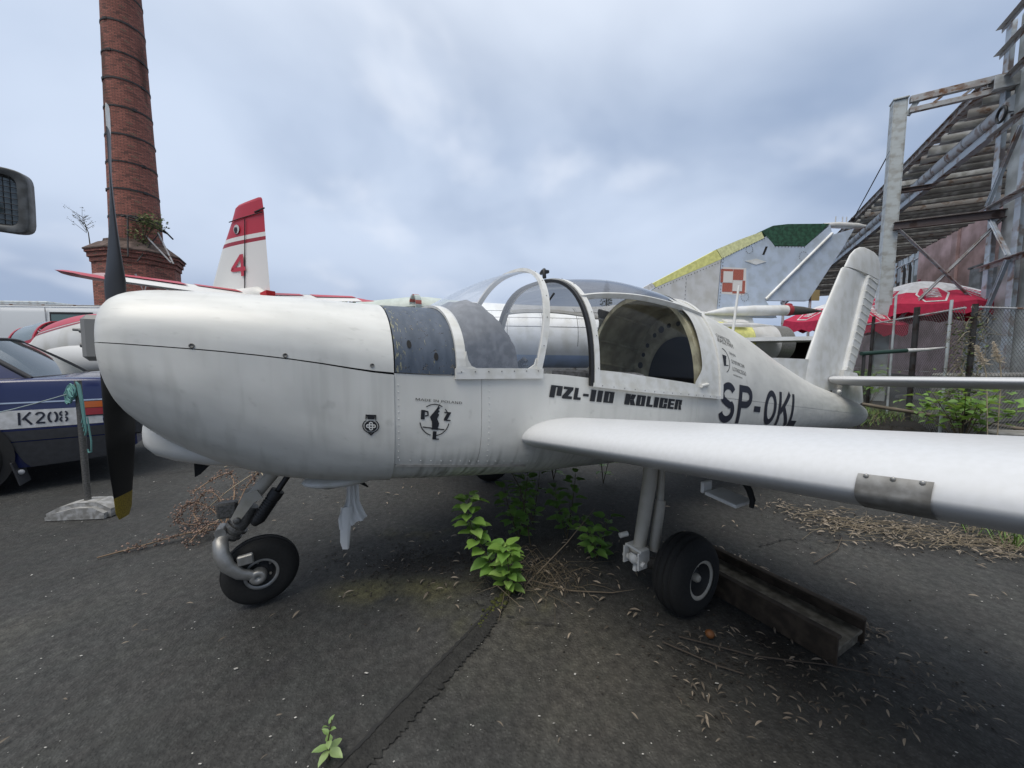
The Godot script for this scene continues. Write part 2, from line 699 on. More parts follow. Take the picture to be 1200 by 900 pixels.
func white_skin() -> StandardMaterial3D:
	# chalky white paint with dirt washed down the flanks and greyed along the belly
	var w := 1024
	var h := 512
	var a := noise(31, 0.02, 5)
	var s := noise(32, 0.09, 3)
	var fl := noise(33, 0.004, 4)
	var out := PackedByteArray()
	out.resize(w * h * 3)
	for y in h:
		var v := (y + 0.5) / h  # 0 the belly, 0.25 the left flank, 0.5 the top, 0.75 the right flank
		for x in w:
			var X := x * 7.4 / w
			var g := 0.93 + 0.09 * fl.get_noise_2d(x * 1.6, y * 1.6) + 0.07 * a.get_noise_2d(x * 2.0, y * 3.0)
			# runs of dirt: thin in x, long round the section
			var run := s.get_noise_2d(x * 2.2, y * 0.12)
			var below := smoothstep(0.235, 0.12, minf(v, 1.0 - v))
			var aft := smoothstep(0.9, 1.1, X) * (0.35 + 0.65 * smoothstep(2.4, 1.2, X))
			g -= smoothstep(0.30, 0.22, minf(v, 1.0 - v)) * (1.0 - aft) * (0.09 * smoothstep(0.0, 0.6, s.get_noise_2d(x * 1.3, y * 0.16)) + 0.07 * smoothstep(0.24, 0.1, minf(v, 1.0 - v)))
			g -= 0.10 * smoothstep(0.45, 0.6, a.get_noise_2d(x * 4.0 + 71, y * 5.0))
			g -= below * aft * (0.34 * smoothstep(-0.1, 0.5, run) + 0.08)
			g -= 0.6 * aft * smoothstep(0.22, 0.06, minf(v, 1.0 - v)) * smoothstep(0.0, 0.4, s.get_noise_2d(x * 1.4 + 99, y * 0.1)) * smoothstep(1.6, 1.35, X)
			var upper := smoothstep(0.30, 0.42, minf(v, 1.0 - v))
			g -= upper * 0.05 * smoothstep(0.1, 0.6, s.get_noise_2d(x * 1.7 + 40, y * 0.2))
			g = clampf(g, 0.3, 1.0)
			var o := (y * w + x) * 3
			out[o] = int(255 * pow(g, 0.5) * 0.992)
			out[o + 1] = int(255 * pow(g, 0.5) * 0.986)
			out[o + 2] = int(255 * pow(g, 0.52) * 0.962)
	var im := Image.create_from_data(w, h, false, Image.FORMAT_RGB8, out)
	im.generate_mipmaps()
	var m := plain(Color(0.68, 0.685, 0.68), 0.40)
	m.albedo_texture = ImageTexture.create_from_image(im)
	m.clearcoat_enabled = true
	m.clearcoat = 0.2
	var dent := noise(35, 0.012, 3).get_seamless_image(512, 512)
	dent.convert(Image.FORMAT_RGBA8)
	dent.bump_map_to_normal_map(5.0)
	m.normal_enabled = true
	m.normal_texture = ImageTexture.create_from_image(dent)
	m.normal_scale = 0.35
	m.clearcoat_roughness = 0.3
	return m


func blue_grey_skin() -> StandardMaterial3D:
	# flaking dark paint: bare pale patches near the edge, fine cracks
	var w := 512
	var h := 512
	var a := noise(41, 0.012, 5)
	var b := noise(42, 0.05, 4)
	var cr := noise(43, 0.010, 4)
	var out := PackedByteArray()
	out.resize(w * h * 3)
	for y in h:
		for x in w:
			var base := Color(0.235, 0.275, 0.325).lerp(Color(0.31, 0.345, 0.395), 0.5 + 0.8 * a.get_noise_2d(x, y))
			var e := smoothstep(0.20, 0.05, float(x) / w) * smoothstep(-0.2, 0.3, a.get_noise_2d(y * 3.0, 7.0) + 0.25)
			var fl := b.get_noise_2d(x * 1.0, y * 0.6) + e * 0.34
			if fl > 0.56:
				base = Color(0.50, 0.50, 0.42)
			elif fl > 0.53:
				base = Color(0.10, 0.11, 0.12)
			var c := absf(cr.get_noise_2d(x * 0.55, y * 2.2))
			if c < 0.012 and a.get_noise_2d(x + 300, y) > 0.05:
				base = Color(0.05, 0.05, 0.06)
			elif c < 0.022 and a.get_noise_2d(x + 300, y) > 0.25:
				base = Color(0.62, 0.58, 0.50)
			var o := (y * w + x) * 3
			out[o] = int(255 * base.r)
			out[o + 1] = int(255 * base.g)
			out[o + 2] = int(255 * base.b)
	var im := Image.create_from_data(w, h, false, Image.FORMAT_RGB8, out)
	im.generate_mipmaps()
	var m := StandardMaterial3D.new()
	m.albedo_texture = ImageTexture.create_from_image(im)
	m.roughness = 0.55
	return m


func airfoil(t: float, upper: bool, thick := 0.16, camber := 0.03) -> float:
	var y := 5.0 * thick * (0.2969 * sqrt(t) - 0.126 * t - 0.3516 * t * t + 0.2843 * t * t * t - 0.1036 * t * t * t * t)
	var m := camber * (1.0 - pow(2.0 * t - 0.9, 2.0) / 1.21) if camber > 0 else 0.0
	if camber <= 0:
		return y if upper else -y
	# a drooped nose: full above, flat below
	return maxf(m, 0.0) + (y * 1.12 if upper else -y * 0.62)


# one wing panel as a loft: at(t, upper, s) gives points; chord positions from t0 to t1
func wing_panel(mb: MB, root: Vector3, tip: Vector3, c0: float, c1: float, deg: float, thick: float, camber: float, t0: float, t1: float, ns: int, round_tip := 0.0):
	var P := []
	var ts := []
	for i in 25:
		var f := i / 24.0
		ts.append(lerpf(t1, t0, 1.0 - pow(1.0 - f, 2.0) if t0 == 0.0 else f))
	var ca := cos(deg_to_rad(deg))
	var sa := sin(deg_to_rad(deg))
	for k in ns + 1:
		var s := float(k) / ns
		var le := root.lerp(tip, s)
		var c := lerpf(c0, c1, s)
		var th := thick
		if round_tip > 0:
			var d := (1.0 - s) * root.distance_to(tip)
			var q := clampf(d / round_tip, 0.0, 1.0)
			var g := sqrt(maxf(1.0 - (1.0 - q) * (1.0 - q), 0.0))
			th = thick * maxf(g, 0.04)
			var cn := c * (0.86 + 0.14 * g)
			le += Vector3((c - cn) * 0.7, 0, 0)
			c = cn
		var row := PackedVector3Array()
		for i in 25:
			var y := airfoil(ts[i], true, th, camber)
			row.append(le + Vector3(ts[i] * c * ca + y * c * sa, -ts[i] * c * sa + y * c * ca, 0))
		for i in range(24, -1, -1):
			if i == 24 and t0 == 0.0:
				continue
			var y := airfoil(ts[i], false, th, camber)
			row.append(le + Vector3(ts[i] * c * ca + y * c * sa, -ts[i] * c * sa + y * c * ca, 0))
		row.append(row[0])
		P.append(row)
	mb.grid(P, false)
	for e in [0, ns]:
		var cen := Vector3.ZERO
		for q in P[e]:
			cen += q
		cen /= P[e].size()
		for j in P[e].size() - 1:
			if e == 0:
				mb.tri(cen, P[e][j + 1], P[e][j])
			else:
				mb.tri(cen, P[e][j], P[e][j + 1])


func wheel_parts(parent: Node, ctr: Vector3, axis: Vector3, r: float, w: float, rim_r: float, rim_mat: Material, flat := 0.0):
	var y := axis.normalized()
	var x := y.cross(Vector3.UP).normalized()
	var b := Basis(x, y, x.cross(y))
	var mb := MB.new()
	var prof := []
	var k := 60
	for i in k + 1:
		var a := PI * i / k
		# rounded tyre section with grooves in the tread
		var rr := rim_r + (r - rim_r) * pow(sin(a), 0.55)
		var al := -cos(a) * w / 2 * (1.0 if absf(cos(a)) > 0.8 else 1.0)
		for g in [-0.20, 0.0, 0.20]:
			if absf(al / w - g) < 0.028:
				rr -= 0.006
		prof.append(Vector2(rr, al))
	mb.lathe(prof, ctr, b, 40)
	if flat > 0:
		var low := ctr.y - r + flat
		for i in mb.v.size():
			if mb.v[i].y < low:
				var d := low - mb.v[i].y
				mb.v[i].y = low - d * 0.12
				mb.v[i] += y * signf((mb.v[i] - ctr).dot(y)) * d * 0.5
	part("tyre", mb, M.rubber, parent)
	mb = MB.new()
	for s in [-1.0, 1.0]:
		mb.lathe([Vector2(rim_r + 0.004, w * 0.42 * s), Vector2(rim_r + 0.012, w * 0.47 * s), Vector2(rim_r - 0.006, w * 0.48 * s), Vector2(rim_r * 0.82, w * 0.45 * s)], ctr, b, 28)
	part("rim", mb, rim_mat, parent)
	mb = MB.new()
	for s in [-1.0, 1.0]:
		mb.lathe([Vector2(rim_r * 0.83, w * 0.445 * s), Vector2(rim_r * 0.76, w * 0.15 * s), Vector2(rim_r * 0.45, w * 0.10 * s), Vector2(rim_r * 0.40, w * 0.26 * s), Vector2(0.001, w * 0.28 * s)], ctr, b, 24)
	part("wheel_disc", mb, M.wheel_dark, parent)
	mb = MB.new()
	for i in 5:
		var a := TAU * i / 5
		mb.lathe([Vector2(0.0, 0.0), Vector2(0.008, 0.0), Vector2(0.006, w * 0.20), Vector2(0.0, w * 0.21)], ctr + (x * cos(a) + b.z * sin(a)) * rim_r * 0.62, b, 6)
	mb.lathe([Vector2(rim_r * 0.22, 0), Vector2(rim_r * 0.22, w * 0.36), Vector2(rim_r * 0.14, w * 0.42), Vector2(0.001, w * 0.42)], ctr, b, 14)
	stuff(part("hub_bolts", mb, M.gear_paint, parent))


func bolts(mb: MB, pts: Array, r := 0.005):
	for p in pts:
		mb.ball(p, Vector3.ONE * r, 6)


func canopy_at(x: float, u: float, off := 0.0) -> Vector3:
	# the sliding canopy's outer skin, u from the left rail (0) over the top to the right rail (PI)
	var T := [
		[1.95, 1.02, 1.628, 0.562, 2.7], [2.15, 0.995, 1.668, 0.568, 2.7], [2.45, 0.96, 1.692, 0.57, 2.6], [2.8, 0.925, 1.668, 0.562, 2.5], [3.17, 0.885, 1.612, 0.540, 2.35],
	]
	var ys := table(T, x, 1)
	var n := table(T, x, 4)
	var c := cos(u)
	var s := sin(u)
	return Vector3(x, ys + pow(absf(s), 2.0 / n) * (table(T, x, 2) - ys + off), signf(c) * pow(absf(c), 2.0 / n) * (table(T, x, 3) + off))


func canopy_patch(mb: MB, f0: Callable, nx: int, nu: int, off: float):
	# f0(i 0..1, j 0..1) -> Vector2(x, u)
	var P := []
	for i in nx + 1:
		var row := PackedVector3Array()
		for j in nu + 1:
			var q: Vector2 = f0.call(float(i) / nx, float(j) / nu)
			row.append(canopy_at(q.x, q.y, off))
		P.append(row)
	mb.grid(P, false, [], true)


# an extruded hoop that follows a row of points; w along its flat, d through it
func hoop(mb: MB, pts: Array, across: Vector3, w: float, d: float):
	var P := []
	var k := pts.size()
	for i in k:
		var t: Vector3 = (pts[mini(i + 1, k - 1)] - pts[maxi(i - 1, 0)]).normalized()
		var a := (across - t * across.dot(t)).normalized()
		var o := t.cross(a)
		var row := PackedVector3Array()
		for q in [[-1, -1], [1, -1], [1, 1], [-1, 1], [-1, -1]]:
			row.append(pts[i] + a * w / 2 * q[0] + o * d / 2 * q[1])
		P.append(row)
	for i in k - 1:
		for j in 4:
			mb.quad(P[i][j], P[i][j + 1], P[i + 1][j + 1], P[i + 1][j])
	mb.quad(P[0][3], P[0][2], P[0][1], P[0][0])
	mb.quad(P[k - 1][0], P[k - 1][1], P[k - 1][2], P[k - 1][3])


func foil(mb: MB, secs: Array, half := 14):
	# secs: [leading edge, trailing edge, thickness, sideways direction]; blunt where thickness says so
	var P := []
	for q in secs:
		var le: Vector3 = q[0]
		var te: Vector3 = q[1]
		var sd: Vector3 = q[3]
		var row := PackedVector3Array()
		for i in half + 1:
			var t := 1.0 - pow(float(half - i) / half, 1.0)
			t = 1.0 - t
			t = t * t
			row.append(le.lerp(te, t) + sd * airfoil(t, true, q[2], 0.0) * le.distance_to(te))
		for i in range(half - 1, -1, -1):
			var t := float(half - i) / half
			t = t * t
			row.append(le.lerp(te, t) - sd * airfoil(t, true, q[2], 0.0) * le.distance_to(te))
		row.append(row[0])
		P.append(row)
	mb.grid(P)
	for e in [0, secs.size() - 1]:
		var cen: Vector3 = (secs[e][0] + secs[e][1]) / 2
		for j in P[e].size() - 1:
			mb.tri(cen, P[e][j + 1] if e == 0 else P[e][j], P[e][j] if e == 0 else P[e][j + 1])


func build_aircraft():
	var ac := thing("light_aircraft", "white single engine light aircraft with black propeller and open clear canopy", "aircraft", frame(-1.589, 1.5095, rad_to_deg(0.5069)))
	var skin_mat := white_skin()
	var nose_x := [0.055, 0.058, 0.062, 0.067, 0.073, 0.080, 0.09, 0.105, 0.125, 0.16, 0.20, 0.27, 0.34, 0.42, 0.52, 0.62, 0.72, 0.82, 0.9, 0.978]
	# cowling
	var mb := MB.new()
	skin(mb, 0, 0, 0.0025, PI - 0.0025, 19, 56, 0.005, 0.014, nose_x)
	_nose_face(mb, 0.0025, PI - 0.0025)
	# the upper cowling's flange lies over the lower one
	part("upper_cowling", mb, skin_mat, ac)
	mb = MB.new()
	skin(mb, 0, 0, -0.00005, -PI + 0.00005, 19, 64, 0.006, 0.014, nose_x)
	for i in range(0, mb.ix.size(), 3):
		var k := mb.ix[i + 1]
		mb.ix[i + 1] = mb.ix[i + 2]
		mb.ix[i + 2] = k
	for i in mb.n.size():
		mb.n[i] = -mb.n[i]
	_nose_face(mb, -PI + 0.0003, -0.0003)
	var lower := part("lower_cowling", mb, skin_mat, ac)
	mb = MB.new()
	skin(mb, 0.075, 0.99, 0, TAU, 24, 72, -0.022, 0.0)
	part("engine_bay_liner", mb, M.dark_inside, ac)
	# fasteners along the seam
	mb = MB.new()
	for q in [[0.335, 1.186], [0.60, 1.156], [0.895, 1.118]]:
		mb.lathe([Vector2(0.008, 0.0), Vector2(0.008, 0.002), Vector2(0.006, 0.003), Vector2(0.005, 0.001), Vector2(0.0, 0.001)], side(q[0], q[1] + 0.012, 0.006), Basis(Vector3(1, 0, 0), Vector3(0, 0.1, 1).normalized(), Vector3(0, -1, 0.1).normalized()), 14)
	part("cowling_fastener", mb, M.dull_steel, ac)
	# air scoop under the nose
	mb = MB.new()
	var P := []
	for q in [[0.100, 0.875, 0.03, 0.05], [0.103, 0.87, 0.055, 0.14], [0.115, 0.86, 0.078, 0.19], [0.145, 0.845, 0.090, 0.22], [0.20, 0.83, 0.10, 0.24], [0.30, 0.80, 0.10, 0.25], [0.42, 0.765, 0.085, 0.24], [0.55, 0.70, 0.06, 0.20], [0.68, 0.66, 0.03, 0.12]]:
		var row := PackedVector3Array()
		for j in 41:
			var a := TAU * j / 40
			row.append(Vector3(q[0], q[1] + q[2] * signf(sin(a)) * pow(absf(sin(a)), 0.8), q[3] * signf(cos(a)) * pow(absf(cos(a)), 0.8)))
		P.append(row)
	mb.grid(P, true, [], true)
	part("chin_scoop", mb, M.white, ac)
	mb = MB.new()
	mb.prism(PackedVector2Array([Vector2(0.243, 0.74), Vector2(0.243, 0.655), Vector2(0.262, 0.665), Vector2(0.30, 0.705), Vector2(0.31, 0.74)]), 0.09, 0.098)
	part("drain_fin", mb, M.matt_black, ac)
	mb = MB.new()
	mb.ball(Vector3(0.80, 0.585, 0.16), Vector3(0.17, 0.035, 0.10), 20)
	part("belly_blister", mb, M.trim, ac)
	# propeller
	var prop := group_part("propeller", ac)
	mb = MB.new()
	var hubc := Vector3(-0.035, 1.25, 0)
	var xb := Basis(Vector3(0, 1, 0), Vector3(-1, 0, 0), Vector3(0, 0, 1))
	mb.box(hubc + Vector3(-0.004, -0.02, 0), Vector3(0.075, 0.175, 0.13), Basis(), 0.02)
	mb.lathe_hard([Vector2(0.06, -0.06), Vector2(0.06, 0.0)], hubc, xb, 16)
	for i in 6:
		var a := TAU * i / 6
		mb.lathe_hard([Vector2(0.009, 0.03), Vector2(0.009, 0.044), Vector2(0.0, 0.044)], hubc + Vector3(-0.004, cos(a) * 0.055 - 0.02, sin(a) * 0.045), xb, 6)
	mb.tube([hubc + Vector3(-0.03, 0.01, 0.01), hubc + Vector3(-0.075, 0.012, 0.012)], 0.006, 6)
	part("propeller_hub", mb, M.hub_grey, prop)
	for s in [1.0, -1.0]:
		var bl := MB.new()
		var tipm := MB.new()
		var rows := []
		var axis := Vector3(sin(0.022), cos(0.022), 0)
		for i in 25:
			var r := 0.05 + 0.76 * i / 24.0
			var beta := atan(1.0 / (TAU * maxf(r, 0.14)))
			var chord := 0.095 + 0.052 * sin(clampf((r - 0.05) / 0.5, 0, 1) * PI * 0.5) - 0.050 * smoothstep(0.5, 0.82, r)
			if r > 0.77:
				chord *= 1.0 - 0.35 * pow((r - 0.77) / 0.04, 2.0)
			var th := lerpf(0.042, 0.009, clampf((r - 0.05) / 0.5, 0, 1))
			var cd := Vector3(sin(beta) * s, 0, cos(beta))
			var nd := Vector3(cos(beta), 0, -sin(beta) * s)
			var row := PackedVector3Array()
			for j in 25:
				var a := TAU * j / 24
				row.append(Vector3(0.008, 1.31, 0) + axis * r * s + cd * chord / 2 * cos(a) + nd * th / 2 * sin(a) * (1.0 if sin(a) > 0 else 0.6))
			rows.append(row)
		bl.grid(rows.slice(0, 22), true)
		tipm.grid(rows.slice(21, 25), true)
		for j in 24:
			tipm.tri(Vector3(0.008, 1.31, 0) + axis * 0.812 * s, rows[24][j], rows[24][j + 1])
		var b := part("propeller_blade", bl, M.black, prop)
		var tp := part("blade_tip", tipm, M.yellow if s < 0 else M.trim, prop)
	# dark panel ahead of the windscreen
	mb = MB.new()
	skin(mb, 0.984, 1.262, 0.005, PI - 0.005, 12, 56, 0.004, 0.014)
	for i in mb.uv.size():
		mb.uv[i] = Vector2((mb.v[i].x - 0.984) / 0.29, atan2(mb.v[i].y - 1.05, mb.v[i].z) / 1.5 * 0.9)
	var dp := part("dark_nose_panel", mb, blue_grey_skin(), ac)
	mb = MB.new()
	for q in [[1.045, 1.215], [1.155, 1.165]]:
		var ov := PackedVector2Array()
		for i in 14:
			ov.append(Vector2(q[0] + 0.0095 * cos(TAU * i / 14), q[1] + 0.017 * sin(TAU * i / 14)))
		patch(mb, ov, func(a, b): return side(a, b, 0.0062))
	part("open_screw_hole", mb, M.dark_inside, dp)
	# flanks and belly, in three plates with open joints
	for q in [[0.980, 1.362, 10, 0.0, -0.085], [1.364, 2.916, 30, -0.085, 0.0], [2.918, 7.23, 60, 0.0, 0.0]]:
		mb = MB.new()
		skin(mb, q[0], q[1], 0.0, -PI, q[2], 72, 0.0, 0.012, [], q[3], q[4])
		for i in range(0, mb.ix.size(), 3):
			var k := mb.ix[i + 1]
			mb.ix[i + 1] = mb.ix[i + 2]
			mb.ix[i + 2] = k
		for i in mb.n.size():
			mb.n[i] = -mb.n[i]
		part("fuselage_plate", mb, skin_mat, ac)
	mb = MB.new()
	skin(mb, 2.93, 7.23, 0.002, PI - 0.002, 60, 56, 0.0015, 0.012)
	var deck := part("rear_deck", mb, skin_mat, ac)
	mb = MB.new()
	skin(mb, 0.985, 2.92, -0.01, -PI + 0.01, 30, 60, -0.018, 0.0)
	part("cabin_tub", mb, M.tub, ac)
	# metal strip along the lower edge of the flank
	mb = MB.new()
	var pts := []
	for i in 17:
		var x := 0.985 + i * 0.04
		pts.append(side(x, 0.712 - 0.134 * (x - 0.935), 0.004))
	hoop(mb, pts, Vector3(0, 1, 0), 0.009, 0.008)
	part("sill_strip", mb, M.steel, ac)

	# rivet rows on the flank
	mb = MB.new()
	for q in [[0.995, 0.74, 1.06], [1.40, 0.70, 1.05], [2.42, 0.66, 0.93], [3.26, 0.60, 0.86], [3.30, 0.90, 1.40], [4.0, 0.50, 0.78], [4.9, 0.45, 0.66], [5.6, 0.42, 0.58]]:
		var y: float = q[1]
		while y < q[2]:
			bolts(mb, [side(q[0], y, 0.0008)], 0.0026)
			y += 0.028
	for i in 44:
		bolts(mb, [side(1.0 + 0.045 * i, 0.735 - 0.134 * (0.065 + 0.045 * i), 0.0008)], 0.0026)
	for i in 90:
		var x := 3.3 + 0.042 * i
		bolts(mb, [side(x, table(FUS, x, 1) + 0.012, 0.0008), side(x, table(FUS, x, 1) - 0.012, 0.0008)], 0.0022)
	stuff(part("flank_rivets", mb, M.white, ac))

	# windscreen
	var ws := group_part("windscreen", ac)
	var A := []
	var B := []
	for i in 41:
		var u := PI * i / 40
		A.append(fus(1.262, clampf(u, 0.02, PI - 0.02), 0.012))
		var n := 2.45
		var sy := pow(absf(sin(u)), 2.0 / n)
		B.append(Vector3(1.655 + 0.155 * sy, 1.092 + 0.592 * sy, 0.548 * signf(cos(u)) * pow(absf(cos(u)), 2.0 / n)))
	var G := []
	for k in 13:
		var t := k / 12.0
		var row := PackedVector3Array()
		for i in 41:
			var p: Vector3 = A[i].lerp(B[i], t)
			p += Vector3(0, 0.6, 0.0) * sin(t * PI) * 0.05 * sin(PI * i / 40.0)
			row.append(p)
		G.append(row)
	mb = MB.new()
	mb.grid(G)
	part("windscreen_glass", mb, M.glass, ws)
	mb = MB.new()
	hoop(mb, A, Vector3(1, 0, 0), 0.044, 0.012)
	part("windscreen_base_frame", mb, M.trim, ws)
	mb = MB.new()
	hoop(mb, B, Vector3(1, -0.25, 0), 0.034, 0.018)
	var rail := MB.new()
	for s in [1.0, -1.0]:
		var rp := []
		for i in 9:
			var x := 1.235 + 0.445 * i / 8
			rp.append(Vector3(x, 1.092 - 0.006 * i / 8, s * (0.536 + 0.018 * i / 8)))
		hoop(rail, rp, Vector3(0, 1, 0), 0.048, 0.020)
		# rounded lower corners of the pane
		var gs := MB.new()
		gs.prism(PackedVector2Array([Vector2(1.27, 1.11), Vector2(1.345, 1.11), Vector2(1.31, 1.125), Vector2(1.295, 1.15), Vector2(1.285, 1.19)]), s * 0.540 - 0.004, s * 0.540 + 0.004)
		part("corner_gusset", gs, M.trim, ws)
		gs = MB.new()
		gs.prism(PackedVector2Array([Vector2(1.645, 1.11), Vector2(1.645, 1.16), Vector2(1.635, 1.13), Vector2(1.60, 1.11)]), s * 0.550 - 0.004, s * 0.550 + 0.004)
		part("corner_gusset", gs, M.trim, ws)
	part("windscreen_frame", mb, M.trim, ws)
	part("windscreen_rail", rail, M.trim, ws)
	mb = MB.new()
	for s in [1.0, -1.0]:
		for i in 7:
			bolts(mb, [Vector3(1.26 + 0.065 * i, 1.10, s * (0.549 + 0.0025 * i))], 0.003)
	for i in range(2, 39, 3):
		bolts(mb, [B[i] + (B[i] - Vector3(1.7, 1.2, 0)).normalized() * 0.0105], 0.0028)
	part("rivet", mb, M.dull_steel, ws)

	# cabin fittings
	mb = MB.new()
	P = []
	for k in 9:
		var t := k / 8.0
		var row := PackedVector3Array()
		for i in 25:
			var u := PI * i / 24
			var w := lerpf(0.40, 0.40, t)
			var wr := 1.0 + 0.012 * sin(i * 2.3 + k) + 0.010 * sin(k * 3.1 + i * 0.7)
			var top := 0.34 + 0.07 * sin(t * 2.2) - 0.12 * pow(t, 4.0)
			row.append(Vector3(1.275 + 0.36 * t - 0.05 * sin(u) * t, 1.08 + top * pow(absf(sin(u)), 0.7) * wr, w * signf(cos(u)) * pow(absf(cos(u)), 0.6) * wr))
		P.append(row)
	mb.grid(P)
	var last: PackedVector3Array = P[8]
	for i in 24:
		mb.tri(Vector3(1.60, 1.1, 0), last[i + 1], last[i])
	var dash := part("instrument_panel_cover", mb, M.cloth, ac)
	mb = MB.new()
	mb.box(Vector3(1.58, 1.05, 0.30), Vector3(0.16, 0.10, 0.18), Basis(), 0.01)
	mb.box(Vector3(1.60, 1.07, -0.05), Vector3(0.10, 0.16, 0.70), Basis(), 0.02)
	part("instrument_panel", mb, M.black, ac)
	mb = MB.new()
	mb.box(Vector3(1.56, 1.16, 0.352), Vector3(0.03, 0.03, 0.012), Basis(), 0.003)
	part("switch_plate", mb, M.steel, dash)
	mb = MB.new()
	mb.tube([Vector3(1.58, 1.07, 0.27), Vector3(1.70, 1.085, 0.27)], 0.009, 8)
	mb.tube([Vector3(1.69, 1.04, 0.27), Vector3(1.70, 1.085, 0.27), Vector3(1.715, 1.13, 0.275), Vector3(1.72, 1.15, 0.31), Vector3(1.725, 1.14, 0.33)], [0.018, 0.02, 0.018, 0.016, 0.012], 10)
	mb.ball(Vector3(1.735, 1.10, 0.30), Vector3(0.02, 0.025, 0.022), 10)
	part("control_yoke", mb, M.black, ac)
	for s in [1.0, -1.0]:
		mb = MB.new()
		mb.box(Vector3(2.15, 0.78, 0.25 * s), Vector3(0.46, 0.12, 0.42), Basis(), 0.04)
		mb.box(Vector3(2.45, 0.90, 0.25 * s), Vector3(0.10, 0.34, 0.42), Basis(Vector3(0, 0, 1), -0.25), 0.04)
		part("seat", mb, M.cloth, ac)

	# sliding canopy
	var can := group_part("canopy", ac)
	var ur := func(x: float) -> float: return lerpf(0.77, 0.86, clampf((x - 2.0) / 1.1, 0, 1))
	mb = MB.new()
	canopy_patch(mb, func(i, j):
		var x := lerpf(2.0, 2.955, i)
		return Vector2(x, lerpf(ur.call(x), PI - ur.call(x), j)), 24, 30, -0.002)
	part("canopy_roof", mb, M.roof_tint, can)
	for s in [0.0, 1.0]:
		mb = MB.new()
		canopy_patch(mb, func(i, j):
			var x := lerpf(2.0, 2.95, i)
			var u := lerpf(0.055, ur.call(x), j)
			return Vector2(x, PI - u if s > 0 else u), 24, 18, -0.003)
		part("canopy_window", mb, M.glass_old, can)
	mb = MB.new()
	for s in [0.0, 1.0]:
		# lower rail
		canopy_patch(mb, func(i, j):
			var x := lerpf(1.99, 3.165, i)
			var u := lerpf(0.0, 0.07 - 0.012 * i, j)
			return Vector2(x, PI - u if s > 0 else u), 24, 3, 0.004)
		# panel behind the window, with a rounded front edge
		canopy_patch(mb, func(i, j):
			var u := lerpf(0.045, 1.0, j)
			var e := 2.935 - 0.10 * pow(smoothstep(0.55, 1.0, j), 2.0) - 0.09 * pow(1.0 - smoothstep(0.0, 0.22, j), 2.0)
			return Vector2(lerpf(e, 3.165, i), PI - u if s > 0 else u), 8, 30, 0.002)
		var st := []
		for i in 25:
			var x := lerpf(2.0, 3.13, i / 24.0)
			var u: float = ur.call(x)
			st.append(canopy_at(x, PI - u if s > 0 else u, 0.003))
		hoop(mb, st, Vector3(0, 1, 0.8 - 1.6 * s), 0.034, 0.010)
		var low := []
		for i in 25:
			var x := lerpf(1.99, 3.165, i / 24.0)
			low.append(canopy_at(x, PI if s > 0 else 0.0, 0.004) + Vector3(0, 0.008, 0))
		hoop(mb, low, Vector3(0, 1, 0), 0.022, 0.016)
	canopy_patch(mb, func(i, j): return Vector2(lerpf(2.95, 3.165, i), lerpf(0.99, PI - 0.99, j)), 8, 30, 0.001)
	var fr := []
	var rr := []
	for i in 41:
		fr.append(canopy_at(2.015, PI * i / 40, 0.005))
		rr.append(canopy_at(3.15, PI * i / 40, 0.004))
	hoop(mb, fr, Vector3(1, 0, 0), 0.034, 0.014)
	hoop(mb, rr, Vector3(1, 0, 0), 0.030, 0.022)
	part("canopy_frame", mb, M.trim, can)
	mb = MB.new()
	fr = []
	for i in 41:
		fr.append(canopy_at(1.984, PI * i / 40, 0.002))
	hoop(mb, fr, Vector3(1, 0, 0), 0.022, 0.018)
	part("canopy_seal", mb, M.black, can)
	mb = MB.new()
	for i in range(1, 40, 3):
		bolts(mb, [canopy_at(2.02, PI * i / 40.0, 0.0135)], 0.0028)
	for i in 14:
		var x := 2.05 + i * 0.08
		bolts(mb, [canopy_at(x, ur.call(x), 0.012), canopy_at(x, 0.0, 0.013) + Vector3(0, 0.008, 0)], 0.0028)
	part("rivet", mb, M.dull_steel, can)
	mb = MB.new()
	mb.tube([Vector3(1.99, 1.655, 0.10), Vector3(1.985, 1.70, 0.10), Vector3(2.0, 1.712, 0.08), Vector3(2.03, 1.71, 0.0)], 0.012, 8)
	mb.box(Vector3(2.0, 1.70, 0.09), Vector3(0.05, 0.02, 0.03), Basis(), 0.004)
	mb.tube([Vector3(2.0, 1.60, 0.06), Vector3(2.02, 1.55, 0.06), Vector3(2.06, 1.53, 0.05), Vector3(2.1, 1.58, 0.05)], 0.007, 6)
	part("canopy_handle", mb, M.black, can)
	mb = MB.new()
	mb.tube([Vector3(2.99, 0.99, 0.555), Vector3(2.90, 0.985, 0.57)], 0.012, 8)
	part("canopy_latch", mb, M.trim, can)

	# inside of the rear deck: rim, lining, stiffeners and the holed bulkhead
	mb = MB.new()
	fr = []
	for i in 41:
		fr.append(fus(2.945, PI * i / 40, -0.012))
	hoop(mb, fr, Vector3(1, 0, 0), 0.055, 0.03)
	part("deck_rim", mb, M.olive, deck)
	mb = MB.new()
	skin(mb, 2.95, 3.42, 0.0, PI, 6, 50, -0.012, 0.0)
	part("deck_lining", mb, M.olive, deck)
	mb = MB.new()
	for u in [0.25, 0.55, 1.0, PI - 1.0, PI - 0.55, PI - 0.25]:
		var st := []
		for i in 6:
			st.append(fus(2.96 + i * 0.085, u, -0.022))
		hoop(mb, st, Vector3(0, 1, 0), 0.018, 0.012)
	part("deck_stiffener", mb, M.olive, deck)
	mb = MB.new()
	var r0 := PackedVector3Array()
	var r1 := PackedVector3Array()
	var r2 := PackedVector3Array()
